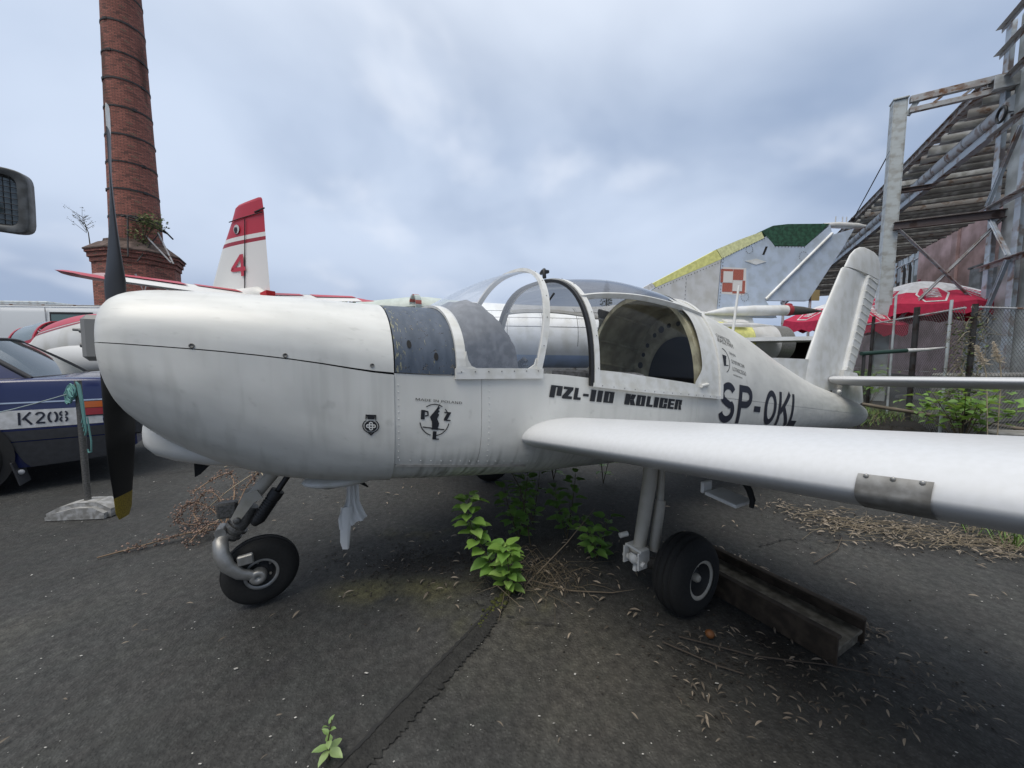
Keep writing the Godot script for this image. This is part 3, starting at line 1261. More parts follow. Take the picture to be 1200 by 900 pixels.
	for i in 61:
		var u := -0.35 + (PI + 0.7) * i / 60
		var o := fus(3.40, u, -0.014)
		var y0 := 0.93
		r0.append(o)
		r1.append(Vector3(3.40, y0 + (o.y - y0) * 0.70, o.z * 0.70))
		r2.append(Vector3(3.43, y0 + (o.y - y0) * 0.67, o.z * 0.67))
	mb.grid([r0, r1, r2])
	var bulk := part("bulkhead", mb, M.olive, deck)
	for i in 17:
		var k := 4 + i * 52 / 16
		var o: Vector3 = r0[k].lerp(r1[k], 0.52)
		var hb := MB.new()
		var rad := 0.030 if i % 4 == 2 else 0.021
		hb.lathe([Vector2(rad + 0.007, 0.0), Vector2(rad + 0.003, 0.007), Vector2(rad, 0.003)], o + Vector3(-0.001, 0, 0), Basis(Vector3(0, 1, 0), Vector3(-1, 0, 0), Vector3(0, 0, 1)), 16)
		var rim := part("lightening_hole", hb, M.olive, bulk) if false else null
		hb = MB.new()
		hb.lathe([Vector2(rad, 0.002), Vector2(0.0, 0.002)], o, Basis(Vector3(0, 1, 0), Vector3(-1, 0, 0), Vector3(0, 0, 1)), 16)
		part("lightening_hole", hb, M.dark_inside, deck)
	mb = MB.new()
	for i in 9:
		pass
	skin(mb, 3.42, 4.4, -0.3, PI + 0.3, 8, 40, -0.012, 0.0)
	part("tail_interior", mb, M.dark_inside, deck)
	mb = MB.new()
	mb.quad(Vector3(2.90, 0.93, -0.5), Vector3(2.90, 0.93, 0.5), Vector3(3.40, 0.93, 0.47), Vector3(3.40, 0.93, -0.47))
	part("luggage_floor", mb, M.tub, deck)
	mb = MB.new()
	mb.tube([Vector3(4.165, 1.34, 0), Vector3(4.235, 1.84, 0)], [0.013, 0.010], 8)
	part("whip_antenna", mb, M.white, ac)

	# wings, mirrored
	for s in [1.0, -1.0]:
		var w := group_part("wing", ac)
		mb = MB.new()
		wing_panel(mb, Vector3(1.575, 0.748, 0.42 * s), Vector3(1.575, 1.280, 4.86 * s), 1.30, 1.30, 10.0, 0.165, 0.022, 0.0, 0.735, 40, 0.22)
		part("wing_skin", mb, M.wing, w)
		mb = MB.new()
		wing_panel(mb, Vector3(1.575, 0.757, 0.52 * s), Vector3(1.575, 1.012, 2.65 * s), 1.30, 1.30, 10.0, 0.165, 0.022, 0.745, 0.995, 2)
		part("flap", mb, M.wing, w)
		mb = MB.new()
		wing_panel(mb, Vector3(1.575, 1.014, 2.67 * s), Vector3(1.575, 1.256, 4.70 * s), 1.30, 1.30, 10.0, 0.165, 0.022, 0.745, 0.995, 2)
		part("aileron", mb, M.wing, w)
		if s > 0:
			# screwed repair plate on the leading edge
			mb = MB.new()
			var rows := []
			for k in 6:
				var z := 1.795 + 0.02 * k
				var y0 := 0.748 + (z - 0.42) * 0.1198
				var row := PackedVector3Array()
				for i in 15:
					var v := -1.0 + 2.0 * i / 14.0
					var t := (0.005 if v < 0 else 0.05) * v * v
					var yy := airfoil(t, v < 0, 0.165, 0.022) + (0.0028 if v < 0 else -0.0028)
					row.append(Vector3(1.5725 + t * 1.3 * 0.985 + yy * 1.3 * 0.174, y0 - t * 1.3 * 0.174 + yy * 1.3 * 0.985, z))
				rows.append(row)
			mb.grid(rows)
			part("repair_plate", mb, M.plate_grey, w)
			mb = MB.new()
			for k in 3:
				var z := 1.808 + 0.037 * k
				var t := 0.0035
				var yy := airfoil(t, true, 0.165, 0.022) + 0.003
				bolts(mb, [Vector3(1.573 + t * 1.3 * 0.985 + yy * 1.3 * 0.174, 0.748 + (z - 0.42) * 0.1198 - t * 1.3 * 0.174 + yy * 1.3 * 0.985, z)], 0.005)
			part("screw", mb, M.steel, w)
	# step under the left wing
	mb = MB.new()
	mb.box(Vector3(1.90, 0.698, 1.365), Vector3(0.10, 0.012, 0.11), Basis(Vector3(1, 0, 0), 0.1), 0.003)
	mb.box(Vector3(1.875, 0.72, 1.300), Vector3(0.05, 0.04, 0.012), Basis(), 0.003)
	part("wing_step", mb, M.white, ac)
	mb = MB.new()
	mb.tube([Vector3(1.90, 0.79, 1.395), Vector3(1.90, 0.745, 1.43), Vector3(1.90, 0.715, 1.442), Vector3(1.90, 0.69, 1.44)], [0.009, 0.010, 0.009, 0.007], 8)
	part("step_bracket", mb, M.matt_black, ac)

	# tail
	var fin := group_part("tail_fin", ac)
	var sd := Vector3(0, 0, 1)
	mb = MB.new()
	foil(mb, [[Vector3(5.48, 0.72, 0), Vector3(6.42, 0.80, 0), 0.10, sd], [Vector3(5.56, 1.10, 0), Vector3(6.50, 1.03, 0), 0.10, sd], [Vector3(5.84, 1.60, 0), Vector3(6.70, 1.55, 0), 0.10, sd], [Vector3(6.30, 2.235, 0), Vector3(6.955, 2.215, 0), 0.10, sd], [Vector3(6.335, 2.255, 0), Vector3(6.945, 2.24, 0), 0.07, sd]])
	part("fin_skin", mb, M.white, fin)
	mb = MB.new()
	mb.prism(PackedVector2Array([Vector2(4.45, 1.10), Vector2(4.50, 1.165), Vector2(5.0, 1.168), Vector2(5.60, 1.155), Vector2(5.60, 0.82), Vector2(5.0, 0.95)]), -0.022, 0.022)
	part("dorsal_fairing", mb, M.white, fin)
	var rud := group_part("rudder", ac)
	mb = MB.new()
	var q0 := Vector3(6.515, 1.02, 0)
	var q1 := Vector3(6.965, 2.225, 0)
	var t0 := Vector3(6.80, 0.985, 0)
	var t1 := Vector3(7.415, 2.20, 0)
	var prof := []
	for k in 15:
		var f := k / 14.0
		var a := q0.lerp(q1, f)
		var b := t0.lerp(t1, f)
		var row := PackedVector3Array()
		for q in [[0.0, 0.0], [0.02, 0.030], [0.10, 0.037], [1.0, 0.006], [1.0, -0.006], [0.10, -0.037], [0.02, -0.030], [0.0, 0.0]]:
			row.append(a.lerp(b, q[0]) + sd * q[1])
		prof.append(row)
	mb.grid(prof, true)
	mb.quad(prof[0][1], prof[0][3], prof[0][4], prof[0][6])
	part("rudder_skin", mb, M.white, rud)
	for k in 14:
		var f := 0.03 + 0.94 * k / 13.0
		mb = MB.new()
		for s in [1.0, -1.0]:
			var a := q0.lerp(q1, f + 0.01)
			var b := t0.lerp(t1, f - 0.015)
			mb.tube([a.lerp(b, 0.06) + sd * s * 0.036, a.lerp(b, 0.5) + sd * s * 0.0235, a.lerp(b, 0.97) + sd * s * 0.009], [0.010, 0.010, 0.007], 6)
		part("stiffening_bead", mb, M.white, rud)
	mb = MB.new()
	foil(mb, [[Vector3(6.375, 2.265, 0), Vector3(7.435, 2.215, 0), 0.068, sd], [Vector3(6.50, 2.42, 0), Vector3(7.44, 2.33, 0), 0.068, sd], [Vector3(6.62, 2.50, 0), Vector3(7.42, 2.43, 0), 0.06, sd], [Vector3(6.76, 2.55, 0), Vector3(7.34, 2.51, 0), 0.045, sd], [Vector3(6.88, 2.565, 0), Vector3(7.20, 2.548, 0), 0.02, sd]])
	part("rudder_horn", mb, M.white, rud)
	mb = MB.new()
	mb.prism(PackedVector2Array([Vector2(6.43, 1.02), Vector2(6.40, 0.62), Vector2(6.85, 0.55), Vector2(7.06, 0.60), Vector2(6.99, 0.80), Vector2(6.80, 0.98)]), -0.05, 0.05)
	part("tail_fairing", mb, M.white, fin)
	for s in [1.0, -1.0]:
		mb = MB.new()
		wing_panel(mb, Vector3(6.04, 0.925, 0.05 * s), Vector3(6.04, 0.965 + (0.03 if s > 0 else -0.03), 1.83 * s), 0.90, 0.90, 6.0, 0.115, 0.0, 0.0, 0.62, 16, 0.10)
		var tp := group_part("tailplane", ac)
		part("tailplane_skin", mb, M.wing, tp)
		mb = MB.new()
		wing_panel(mb, Vector3(6.04, 0.926, 0.10 * s), Vector3(6.04, 0.963 + (0.03 if s > 0 else -0.03), 1.80 * s), 0.90, 0.90, 6.0, 0.115, 0.0, 0.63, 0.995, 2)
		part("elevator", mb, M.wing, tp)
	mb = MB.new()
	mb.ball(Vector3(6.0, 0.79, 0.17), Vector3(0.03, 0.02, 0.02), 10)
	part("tail_lamp", mb, M.trim, ac)

	# main wheels
	for s in [1.0, -1.0]:
		var g := group_part("main_gear", ac)
		mb = MB.new()
		mb.tube([Vector3(2.185, 0.72, 0.80 * s), Vector3(2.155, 0.56, 0.82 * s), Vector3(2.06, 0.245, 0.85 * s)], [0.036, 0.035, 0.030], 14)
		mb.lathe([Vector2(0.0, -0.02), Vector2(0.045, -0.02), Vector2(0.045, 0.0), Vector2(0.034, 0.005)], Vector3(2.06, 0.25, 0.85 * s), Basis(Vector3(1, 0, 0.0), Vector3(0.28, 0.96, -0.1 * s).normalized(), Vector3(0, 0, 1)), 14)
		part("gear_strut", mb, M.gear_paint, g)
		mb = MB.new()
		mb.tube([Vector3(2.225, 0.60, 0.83 * s), Vector3(2.185, 0.44, 0.86 * s)], 0.018, 10)
		mb.tube([Vector3(2.19, 0.46, 0.86 * s), Vector3(2.135, 0.22, 0.875 * s)], 0.025, 12)
		part("gear_damper", mb, M.gear_paint, g)
		mb = MB.new()
		for k in [-1.0, 1.0]:
			mb.box(Vector3(2.04, 0.205, 0.85 * s + 0.045 * k), Vector3(0.075, 0.085, 0.010), Basis(), 0.004)
		mb.box(Vector3(2.045, 0.25, 0.85 * s), Vector3(0.06, 0.012, 0.10), Basis(), 0.003)
		mb.tube([Vector3(2.03, 0.19, 0.85 * s - 0.065), Vector3(2.03, 0.19, 0.85 * s + 0.065)], 0.014, 10)
		mb.ball(Vector3(2.03, 0.20, 0.85 * s), Vector3(0.03, 0.03, 0.03), 12)
		mb.tube([Vector3(2.03, 0.30, 0.85 * s - 0.05), Vector3(1.99, 0.295, 0.85 * s - 0.06)], 0.013, 8)
		mb.tube([Vector3(2.04, 0.17, 0.85 * s), Vector3(2.035, 0.135, 0.85 * s)], 0.012, 8)
		part("gear_knuckle", mb, M.trim, g)
		mb = MB.new()
		mb.tube([Vector3(2.05, 0.185, 0.86 * s), Vector3(2.12, 0.17, 0.90 * s), Vector3(2.19, 0.19, 0.935 * s), Vector3(2.19, 0.19, 1.03 * s)], [0.032, 0.030, 0.028, 0.026], 10)
		part("trailing_arm", mb, M.dull_steel, g)
		wheel_parts(g, Vector3(2.17, 0.180, 1.03 * s), Vector3(0.04, 0.02, s), 0.183, 0.155, 0.088, M.gear_paint, 0.010)

	# nose wheel
	var ng := group_part("nose_gear", ac)
	mb = MB.new()
	mb.tube([Vector3(0.62, 0.74, 0.03), Vector3(0.425, 0.505, 0.03)], [0.030, 0.028], 12)
	mb.prism(PackedVector2Array([Vector2(0.405, 0.545), Vector2(0.455, 0.555), Vector2(0.475, 0.515), Vector2(0.44, 0.50), Vector2(0.385, 0.425), Vector2(0.362, 0.415), Vector2(0.352, 0.44)]), 0.062, 0.074)
	mb.prism(PackedVector2Array([Vector2(0.405, 0.545), Vector2(0.455, 0.555), Vector2(0.475, 0.515), Vector2(0.44, 0.50), Vector2(0.385, 0.425), Vector2(0.362, 0.415), Vector2(0.352, 0.44)]), -0.01, 0.002)
	part("nose_strut", mb, M.gear_paint, ng)
	mb = MB.new()
	mb.tube([Vector3(0.42, 0.48, 0.03), Vector3(0.385, 0.415, 0.03), Vector3(0.372, 0.39, 0.03), Vector3(0.335, 0.345, 0.03)], [0.038, 0.042, 0.036, 0.036], 14)
	mb.tube([Vector3(0.352, 0.366, 0.03), Vector3(0.343, 0.355, 0.03)], 0.044, 14)
	mb.tube([Vector3(0.372, 0.39, 0.03), Vector3(0.363, 0.379, 0.03)], 0.047, 14)
	mb.box(Vector3(0.335, 0.47, 0.02), Vector3(0.075, 0.07, 0.05), Basis(Vector3(0, 0, 1), 0.0), 0.008)
	part("nose_leg", mb, M.dull_steel, ng)
	mb = MB.new()
	mb.ball(Vector3(0.375, 0.43, 0.078), Vector3(0.016, 0.016, 0.010), 10)
	part("pivot_pin", mb, M.dull_steel, ng)
	mb = MB.new()
	mb.tube([Vector3(0.64, 0.70, 0.07), Vector3(0.525, 0.525, 0.07)], 0.013, 10)
	mb.tube([Vector3(0.535, 0.54, 0.07), Vector3(0.515, 0.51, 0.07)], 0.030, 12)
	mb.tube([Vector3(0.525, 0.525, 0.07), Vector3(0.455, 0.42, 0.07), Vector3(0.435, 0.40, 0.065)], [0.025, 0.027, 0.018], 12)
	for k in 10:
		var c := Vector3(0.515, 0.51, 0.07).lerp(Vector3(0.458, 0.425, 0.07), k / 9.0)
		mb.tube([c, c + Vector3(-0.003, -0.0045, 0)], 0.029, 12)
	part("shimmy_damper", mb, M.black, ng)
	mb = MB.new()
	mb.tube([Vector3(0.325, 0.365, 0.03), Vector3(0.312, 0.345, 0.075), Vector3(0.318, 0.305, 0.105), Vector3(0.340, 0.245, 0.112), Vector3(0.380, 0.200, 0.110), Vector3(0.437, 0.172, 0.106)], [0.028, 0.031, 0.031, 0.029, 0.026, 0.022], 14, true, 0.75)
	mb.tube([Vector3(0.312, 0.382, 0.07), Vector3(0.312, 0.382, 0.0)], 0.022, 10)
	mb.box(Vector3(0.405, 0.262, 0.115), Vector3(0.06, 0.045, 0.022), Basis(Vector3(0, 0, 1), 0.1), 0.006)
	mb.lathe([Vector2(0.034, -0.02), Vector2(0.034, 0.012), Vector2(0.026, 0.018), Vector2(0.012, 0.018), Vector2(0.010, 0.008), Vector2(0.0, 0.008)], Vector3(0.447, 0.166, 0.105), Basis(Vector3(1, 0, 0), Vector3(0, 0, 1), Vector3(0, -1, 0)), 16)
	part("nose_fork", mb, M.steel, ng)
	wheel_parts(ng, Vector3(0.452, 0.158, 0.02), Vector3(0.10, 0.04, 1), 0.158, 0.120, 0.070, M.steel, 0.014)

	_aircraft_marks(ac)


func _nose_face(mb: MB, u0: float, u1: float):
	var rows := []
	for k in 5:
		var f: float = [1.0, 0.9, 0.7, 0.4, 0.0][k]
		var row := PackedVector3Array()
		for j in 41:
			var u := lerpf(u0, u1, j / 40.0)
			var p := fus(0.055, u, 0.0055)
			var c := Vector3(0.05, 1.205, 0)
			var q := c.lerp(p, f)
			q.x = 0.055 - 0.004 * (1.0 - f * f)
			row.append(q)
		rows.append(row)
	mb.grid(rows)


func _aircraft_marks(ac: Node3D):
	var mb := MB.new()
	# registration
	var reg := func(x: float, t: float) -> Vector3: return side(x + 0.09 * t, 0.715 - 0.1225 * (x - 3.187) + t, 0.0035)
	var H := 0.285
	var letters := group_part("registration_lettering", ac)
	var arc := func(cx: float, cy: float, rx: float, ry: float, a0: float, a1: float, k: int) -> Array:
		var o := []
		for i in k + 1:
			var a := deg_to_rad(lerpf(a0, a1, float(i) / k))
			o.append(Vector2(cx + rx * cos(a), cy + ry * sin(a)))
		return o
	var w := 0.050
	var S: Array = arc.call(3.275, H - 0.083, 0.080, 0.062, 25, 185, 14)
	S.append_array([Vector2(3.215, H * 0.58), Vector2(3.26, H * 0.51), Vector2(3.31, H * 0.45)])
	S.append_array(arc.call(3.275, 0.088, 0.082, 0.064, 45, -165, 16))
	stroke(mb, S, w, reg)
	var e := w / 2
	part("letter", mb, M.ink_blue, letters)
	mb = MB.new()
	stroke(mb, [Vector2(3.455, 0), Vector2(3.455, H)], w, reg)
	stroke(mb, [Vector2(3.46, H - e), Vector2(3.54, H - e)] + arc.call(3.545, H - 0.083, 0.075, 0.058, 85, -85, 12) + [Vector2(3.46, H * 0.5)], w, reg)
	part("letter", mb, M.ink_blue, letters)
	mb = MB.new()
	stroke(mb, [Vector2(3.69, H * 0.42), Vector2(3.80, H * 0.42)], 0.045, reg)
	part("hyphen", mb, M.ink_blue, letters)
	mb = MB.new()
	stroke(mb, arc.call(3.985, H / 2, 0.088, H / 2 - e, 0, 350, 34), w, reg, true)
	part("letter", mb, M.ink_blue, letters)
	mb = MB.new()
	stroke(mb, [Vector2(4.165, 0), Vector2(4.165, H)], w, reg)
	stroke(mb, [Vector2(4.185, H * 0.40), Vector2(4.365, H)], w, reg)
	stroke(mb, [Vector2(4.245, H * 0.56), Vector2(4.385, 0)], w, reg)
	part("letter", mb, M.ink_blue, letters)
	mb = MB.new()
	stroke(mb, [Vector2(4.445, 0), Vector2(4.445, H)], w, reg)
	stroke(mb, [Vector2(4.46, e), Vector2(4.60, e)], w, reg)
	part("letter", mb, M.ink_blue, letters)

	# type name in heavy block letters
	var nm := group_part("type_lettering", ac)
	var boxes := {
		"P": [[0, 0, 0.44, 1], [0.56, 0.18, 1, 1], [0.3, 0.86, 0.7, 1]],
		"Z": [[0, 0.78, 1, 1], [0, 0, 1, 0.24]],
		"L": [[0, 0, 0.52, 1], [0, 0, 1, 0.22]],
		"-": [[0, 0.36, 1, 0.58]],
		"1": [[0, 0, 1, 1]],
		"0": [[0, 0, 0.45, 1], [0.56, 0, 1, 1], [0.3, 0.86, 0.7, 1], [0.3, 0, 0.7, 0.14]],
		"K": [[0, 0, 0.46, 1]],
		"I": [[0, 0, 1, 1]],
		"B": [[0, 0, 0.46, 1], [0.56, 0.54, 1, 1], [0.56, 0, 1, 0.46], [0.3, 0.86, 0.7, 1], [0.3, 0, 0.7, 0.14]],
		"E": [[0, 0, 0.46, 1], [0.3, 0.78, 1, 1], [0.3, 0.40, 0.95, 0.60], [0.3, 0, 1, 0.22]],
		"R": [[0, 0, 0.46, 1], [0.56, 0.50, 1, 1], [0.3, 0.86, 0.7, 1]],
	}
	var lay := [["P", 1.725, 1.797], ["Z", 1.803, 1.865], ["L", 1.875, 1.922], ["-", 1.934, 1.972], ["1", 1.985, 2.020], ["1", 2.032, 2.068], ["0", 2.080, 2.152], ["K", 2.238, 2.322], ["0", 2.330, 2.402], ["L", 2.414, 2.470], ["I", 2.478, 2.516], ["B", 2.526, 2.596], ["E", 2.604, 2.664], ["R", 2.672, 2.738]]
	for l in lay:
		mb = MB.new()
		var x0: float = l[1]
		var x1: float = l[2]
		var f := func(a: float, b: float) -> Vector3:
			var x := lerpf(x0, x1, a)
			return side(x + 0.012 * b, 0.9655 - 0.1285 * (x - 1.735) + b * 0.061, 0.0035)
		var sets: Array = boxes[l[0]].duplicate()
		for q in sets:
			mb.quad(f.call(q[0], q[3]), f.call(q[2], q[3]), f.call(q[2], q[1]), f.call(q[0], q[1]))
		if l[0] == "Z":
			mb.quad(f.call(0.45, 0.8), f.call(1.0, 0.8), f.call(0.55, 0.22), f.call(0.0, 0.22))
		if l[0] == "K":
			mb.quad(f.call(0.54, 1.0), f.call(0.98, 1.0), f.call(0.84, 0.52), f.call(0.44, 0.52))
			mb.quad(f.call(0.44, 0.50), f.call(0.84, 0.50), f.call(1.05, 0.0), f.call(0.58, 0.0))
		if l[0] == "R":
			mb.quad(f.call(0.56, 0.48), f.call(0.9, 0.48), f.call(1.08, 0.0), f.call(0.64, 0.0))
		part("hyphen" if l[0] == "-" else "letter", mb, M.ink, nm)

	# maker's roundel
	var pl := func(a: float, b: float) -> Vector3: return side(1.145 + a + 0.06 * b, 0.893 - 0.13 * a + b, 0.003)
	mb = MB.new()
	for q in [[62, 128], [20, 48], [192, 258], [278, 350]]:
		stroke(mb, arc.call(0, 0, 0.064, 0.068, q[0], q[1], 12), 0.004, pl, false, 0.01)
	patch(mb, PackedVector2Array([Vector2(0.022, 0.080), Vector2(0.006, 0.050), Vector2(-0.022, 0.012), Vector2(-0.012, -0.008), Vector2(-0.010, -0.036), Vector2(-0.012, -0.042), Vector2(0.018, -0.042), Vector2(0.016, -0.032), Vector2(0.020, -0.014), Vector2(0.010, 0.006), Vector2(0.018, 0.024), Vector2(0.012, 0.030), Vector2(0.020, 0.040), Vector2(0.013, 0.044), Vector2(0.022, 0.056), Vector2(0.014, 0.056)]), pl)
	stroke(mb, [Vector2(-0.05, -0.033), Vector2(0.045, -0.040)], 0.005, pl)
	for q in [[-0.060, 0.0, 0.016, 0.040], [-0.005, -0.085, 0.016, 0.036]]:
		mb.quad(pl.call(q[0], q[1] + q[3]), pl.call(q[0] + q[2], q[1] + q[3]), pl.call(q[0] + q[2], q[1]), pl.call(q[0], q[1]))
	stroke(mb, [Vector2(-0.045, 0.036), Vector2(-0.032, 0.034), Vector2(-0.030, 0.018), Vector2(-0.042, 0.015)], 0.007, pl)
	stroke(mb, [Vector2(0.009, -0.083), Vector2(0.024, -0.083)], 0.005, pl)
	stroke(mb, [Vector2(0.040, 0.036), Vector2(0.070, 0.036)], 0.005, pl)
	stroke(mb, [Vector2(0.062, 0.036), Vector2(0.046, 0.003)], 0.015, pl)
	stroke(mb, [Vector2(0.040, 0.002), Vector2(0.070, 0.002)], 0.005, pl)
	part("maker_roundel", mb, M.ink, ac)
	mb = MB.new()
	words(mb, "MADE IN POLAND", 0.0105, func(a, b): return side(1.065 + a, 0.982 - 0.13 * a + b, 0.003), "Droid Sans", 1.75)
	part("origin_lettering", mb, M.ink, ac)
	# medal badge on the cowling
	var bd := func(a: float, b: float) -> Vector3: return side(0.885 + a, 0.888 - 0.10 * a + b, 0.0095)
	mb = MB.new()
	mb.quad(bd.call(-0.016, 0.046), bd.call(0.018, 0.046), bd.call(0.014, 0.028), bd.call(-0.012, 0.028))
	stroke(mb, [Vector2(-0.017, 0.046), Vector2(-0.018, 0.026)], 0.004, bd)
	stroke(mb, [Vector2(0.019, 0.046), Vector2(0.019, 0.026)], 0.004, bd)
	stroke(mb, arc.call(0, 0, 0.030, 0.027, 125, 415, 30), 0.004, bd, false, 0.005)
	patch(mb, PackedVector2Array(arc.call(0, 0, 0.0235, 0.022, 0, 345, 23)), bd)
	patch(mb, PackedVector2Array([Vector2(-0.012, -0.027), Vector2(0.0, -0.040), Vector2(0.012, -0.027), Vector2(0, -0.030)]), bd)
	part("medal_badge", mb, M.ink, ac)
	mb = MB.new()
	var bd2 := func(a: float, b: float) -> Vector3: return side(0.885 + a, 0.888 - 0.10 * a + b, 0.011)
	for q in [[0.0, 0.010], [-0.011, 0.0], [0.011, 0.0], [0.0, -0.010]]:
		stroke(mb, arc.call(q[0], q[1], 0.0055, 0.0055, 0, 330, 11), 0.0045, bd2, true, 0.01)
	part("badge_rings", mb, M.white, ac)
	# small worn sponsor lettering on the deck
	mb = MB.new()
	for q in [["MECHANICZNE", 3.225, 1.328, 0.026, 1.0], ["MASZYNY", 3.245, 1.285, 0.034, 1.2], ["Fabryka", 3.375, 1.185, 0.030, 0.9], ["SZYBOWCOW", 3.375, 1.130, 0.026, 0.9], ["LOTNICZEGO", 3.375, 1.075, 0.028, 0.9], ["warszawa okecie", 3.375, 1.04, 0.014, 1.0]]:
		var x0: float = q[1]
		var y0: float = q[2]
		words(mb, q[0], q[3], func(a, b): return side(x0 + a, y0 - 0.22 * a + b, 0.003), "Droid Sans", q[4])
	stroke(mb, arc.call(3.27, 1.15, 0.075, 0.085, -80, 80, 14), 0.006, func(a, b): return side(a, b, 0.003))
	patch(mb, PackedVector2Array([Vector2(3.255, 1.11), Vector2(3.285, 1.11), Vector2(3.315, 1.18), Vector2(3.26, 1.19)]), func(a, b): return side(a, b, 0.003))
	stroke(mb, [Vector2(3.28, 1.112), Vector2(3.32, 1.112)], 0.006, func(a, b): return side(a, b, 0.003))
	part("deck_lettering", mb, M.ink, ac)


# ---------------------------------------------------------------- ground
func asphalt() -> StandardMaterial3D:
	var n := 768
	var cell := FastNoiseLite.new()
	cell.seed = 51
	cell.noise_type = FastNoiseLite.TYPE_CELLULAR
	cell.frequency = 0.085
	cell.cellular_return_type = FastNoiseLite.RETURN_DISTANCE
	var ci := cell.get_seamless_image(n, n)
	ci.convert(Image.FORMAT_L8)
	var fi := noise(52, 0.02, 5).get_seamless_image(n, n)
	fi.convert(Image.FORMAT_L8)
	var idn := FastNoiseLite.new()
	idn.seed = 51
	idn.noise_type = FastNoiseLite.TYPE_CELLULAR
	idn.frequency = 0.085
	idn.cellular_return_type = FastNoiseLite.RETURN_CELL_VALUE
	var vi := idn.get_seamless_image(n, n)
	vi.convert(Image.FORMAT_L8)
	var c := ci.get_data()
	var f := fi.get_data()
	var v := vi.get_data()
	var out := PackedByteArray()
	out.resize(n * n * 3)
	var hb := PackedByteArray()
	hb.resize(n * n)
	for i in n * n:
		var st := 1.0 - smoothstep(0.15, 0.65, c[i] / 255.0)
		var g := 0.58 + 0.26 * (f[i] / 255.0 - 0.5) + 0.36 * st * (v[i] / 255.0 - 0.35)
		if v[i] > 246 and st > 0.3:
			g += 0.18
		out[i * 3] = int(255 * clampf(g * 1.0, 0, 1))
		out[i * 3 + 1] = int(255 * clampf(g * 0.995, 0, 1))
		out[i * 3 + 2] = int(255 * clampf(g * 0.985, 0, 1))
		hb[i] = int(255 * clampf(0.25 + 0.5 * st + 0.25 * (f[i] / 255.0), 0, 1))
	var im := Image.create_from_data(n, n, false, Image.FORMAT_RGB8, out)
	im.generate_mipmaps()
	var hm := Image.create_from_data(n, n, false, Image.FORMAT_L8, hb)
	hm.convert(Image.FORMAT_RGBA8)
	hm.bump_map_to_normal_map(3.0)
	var m := StandardMaterial3D.new()
	m.vertex_color_use_as_albedo = true
	m.albedo_texture = ImageTexture.create_from_image(im)
	m.normal_enabled = true
	m.normal_texture = ImageTexture.create_from_image(hm)
	m.normal_scale = 1.3
	m.roughness = 0.86
	m.uv1_triplanar = true
	m.uv1_world_triplanar = true
	m.uv1_scale = Vector3.ONE * 1.25
	return m


func blot(x: float, z: float, cx: float, cz: float, rx: float, rz: float) -> float:
	var d := sqrt(pow((x - cx) / rx, 2.0) + pow((z - cz) / rz, 2.0))
	return 1.0 - smoothstep(0.35, 1.0, d)


# height and base colour of the yard at (right, ahead)
var g1: FastNoiseLite
var g2: FastNoiseLite
var g3: FastNoiseLite


func yard_colour(x: float, d: float) -> Color:
	var a := g1.get_noise_2d(x, d)
	var b := g2.get_noise_2d(x, d)
	var e := g3.get_noise_2d(x, d)
	var q := Color(0.108, 0.110, 0.106) * (1.0 + 0.55 * a + 0.22 * b)
	var moss := Color(0.25, 0.24, 0.115)
	var silt := Color(0.20, 0.185, 0.145)
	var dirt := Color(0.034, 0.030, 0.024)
	# mossy pale patch behind the nose wheel, damp dirt under the belly that also paints in contact shadow, silt ahead of the main wheel
	q = q.lerp(moss, 0.95 * blot(x, d, -0.55, 1.80, 0.50, 0.16) * smoothstep(-0.5, 0.2, b))
	q = q.lerp(moss, 0.7 * blot(x, d, -0.62, 2.42, 0.30, 0.14) * smoothstep(-0.4, 0.3, e))
	q = q.lerp(moss, 0.5 * blot(x, d, -0.05, 1.75, 0.5, 0.4) * smoothstep(-0.2, 0.5, e))
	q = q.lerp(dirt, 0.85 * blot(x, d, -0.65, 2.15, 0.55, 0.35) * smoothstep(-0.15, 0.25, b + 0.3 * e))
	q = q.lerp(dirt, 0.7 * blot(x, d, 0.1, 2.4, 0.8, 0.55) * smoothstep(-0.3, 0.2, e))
	q = q.lerp(silt, 0.55 * blot(x, d, 0.45, 1.35, 0.95, 0.55) * smoothstep(-0.5, 0.4, a + 0.4 * b))
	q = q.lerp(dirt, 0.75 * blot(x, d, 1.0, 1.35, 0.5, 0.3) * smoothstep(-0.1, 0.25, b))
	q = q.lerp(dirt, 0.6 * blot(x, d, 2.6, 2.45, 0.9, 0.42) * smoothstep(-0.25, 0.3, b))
	q = q.lerp(silt, 0.35 * smoothstep(0.25, 0.7, a) * smoothstep(5.0, 1.5, absf(x + 0.5)))
	# soil beyond the tail
	q = q.lerp(dirt * 1.2, 0.9 * blot(x, d, 6.4, 6.2, 2.0, 1.4) * smoothstep(-0.4, 0.2, b + 0.5))
	q.a = 1.0
	return q


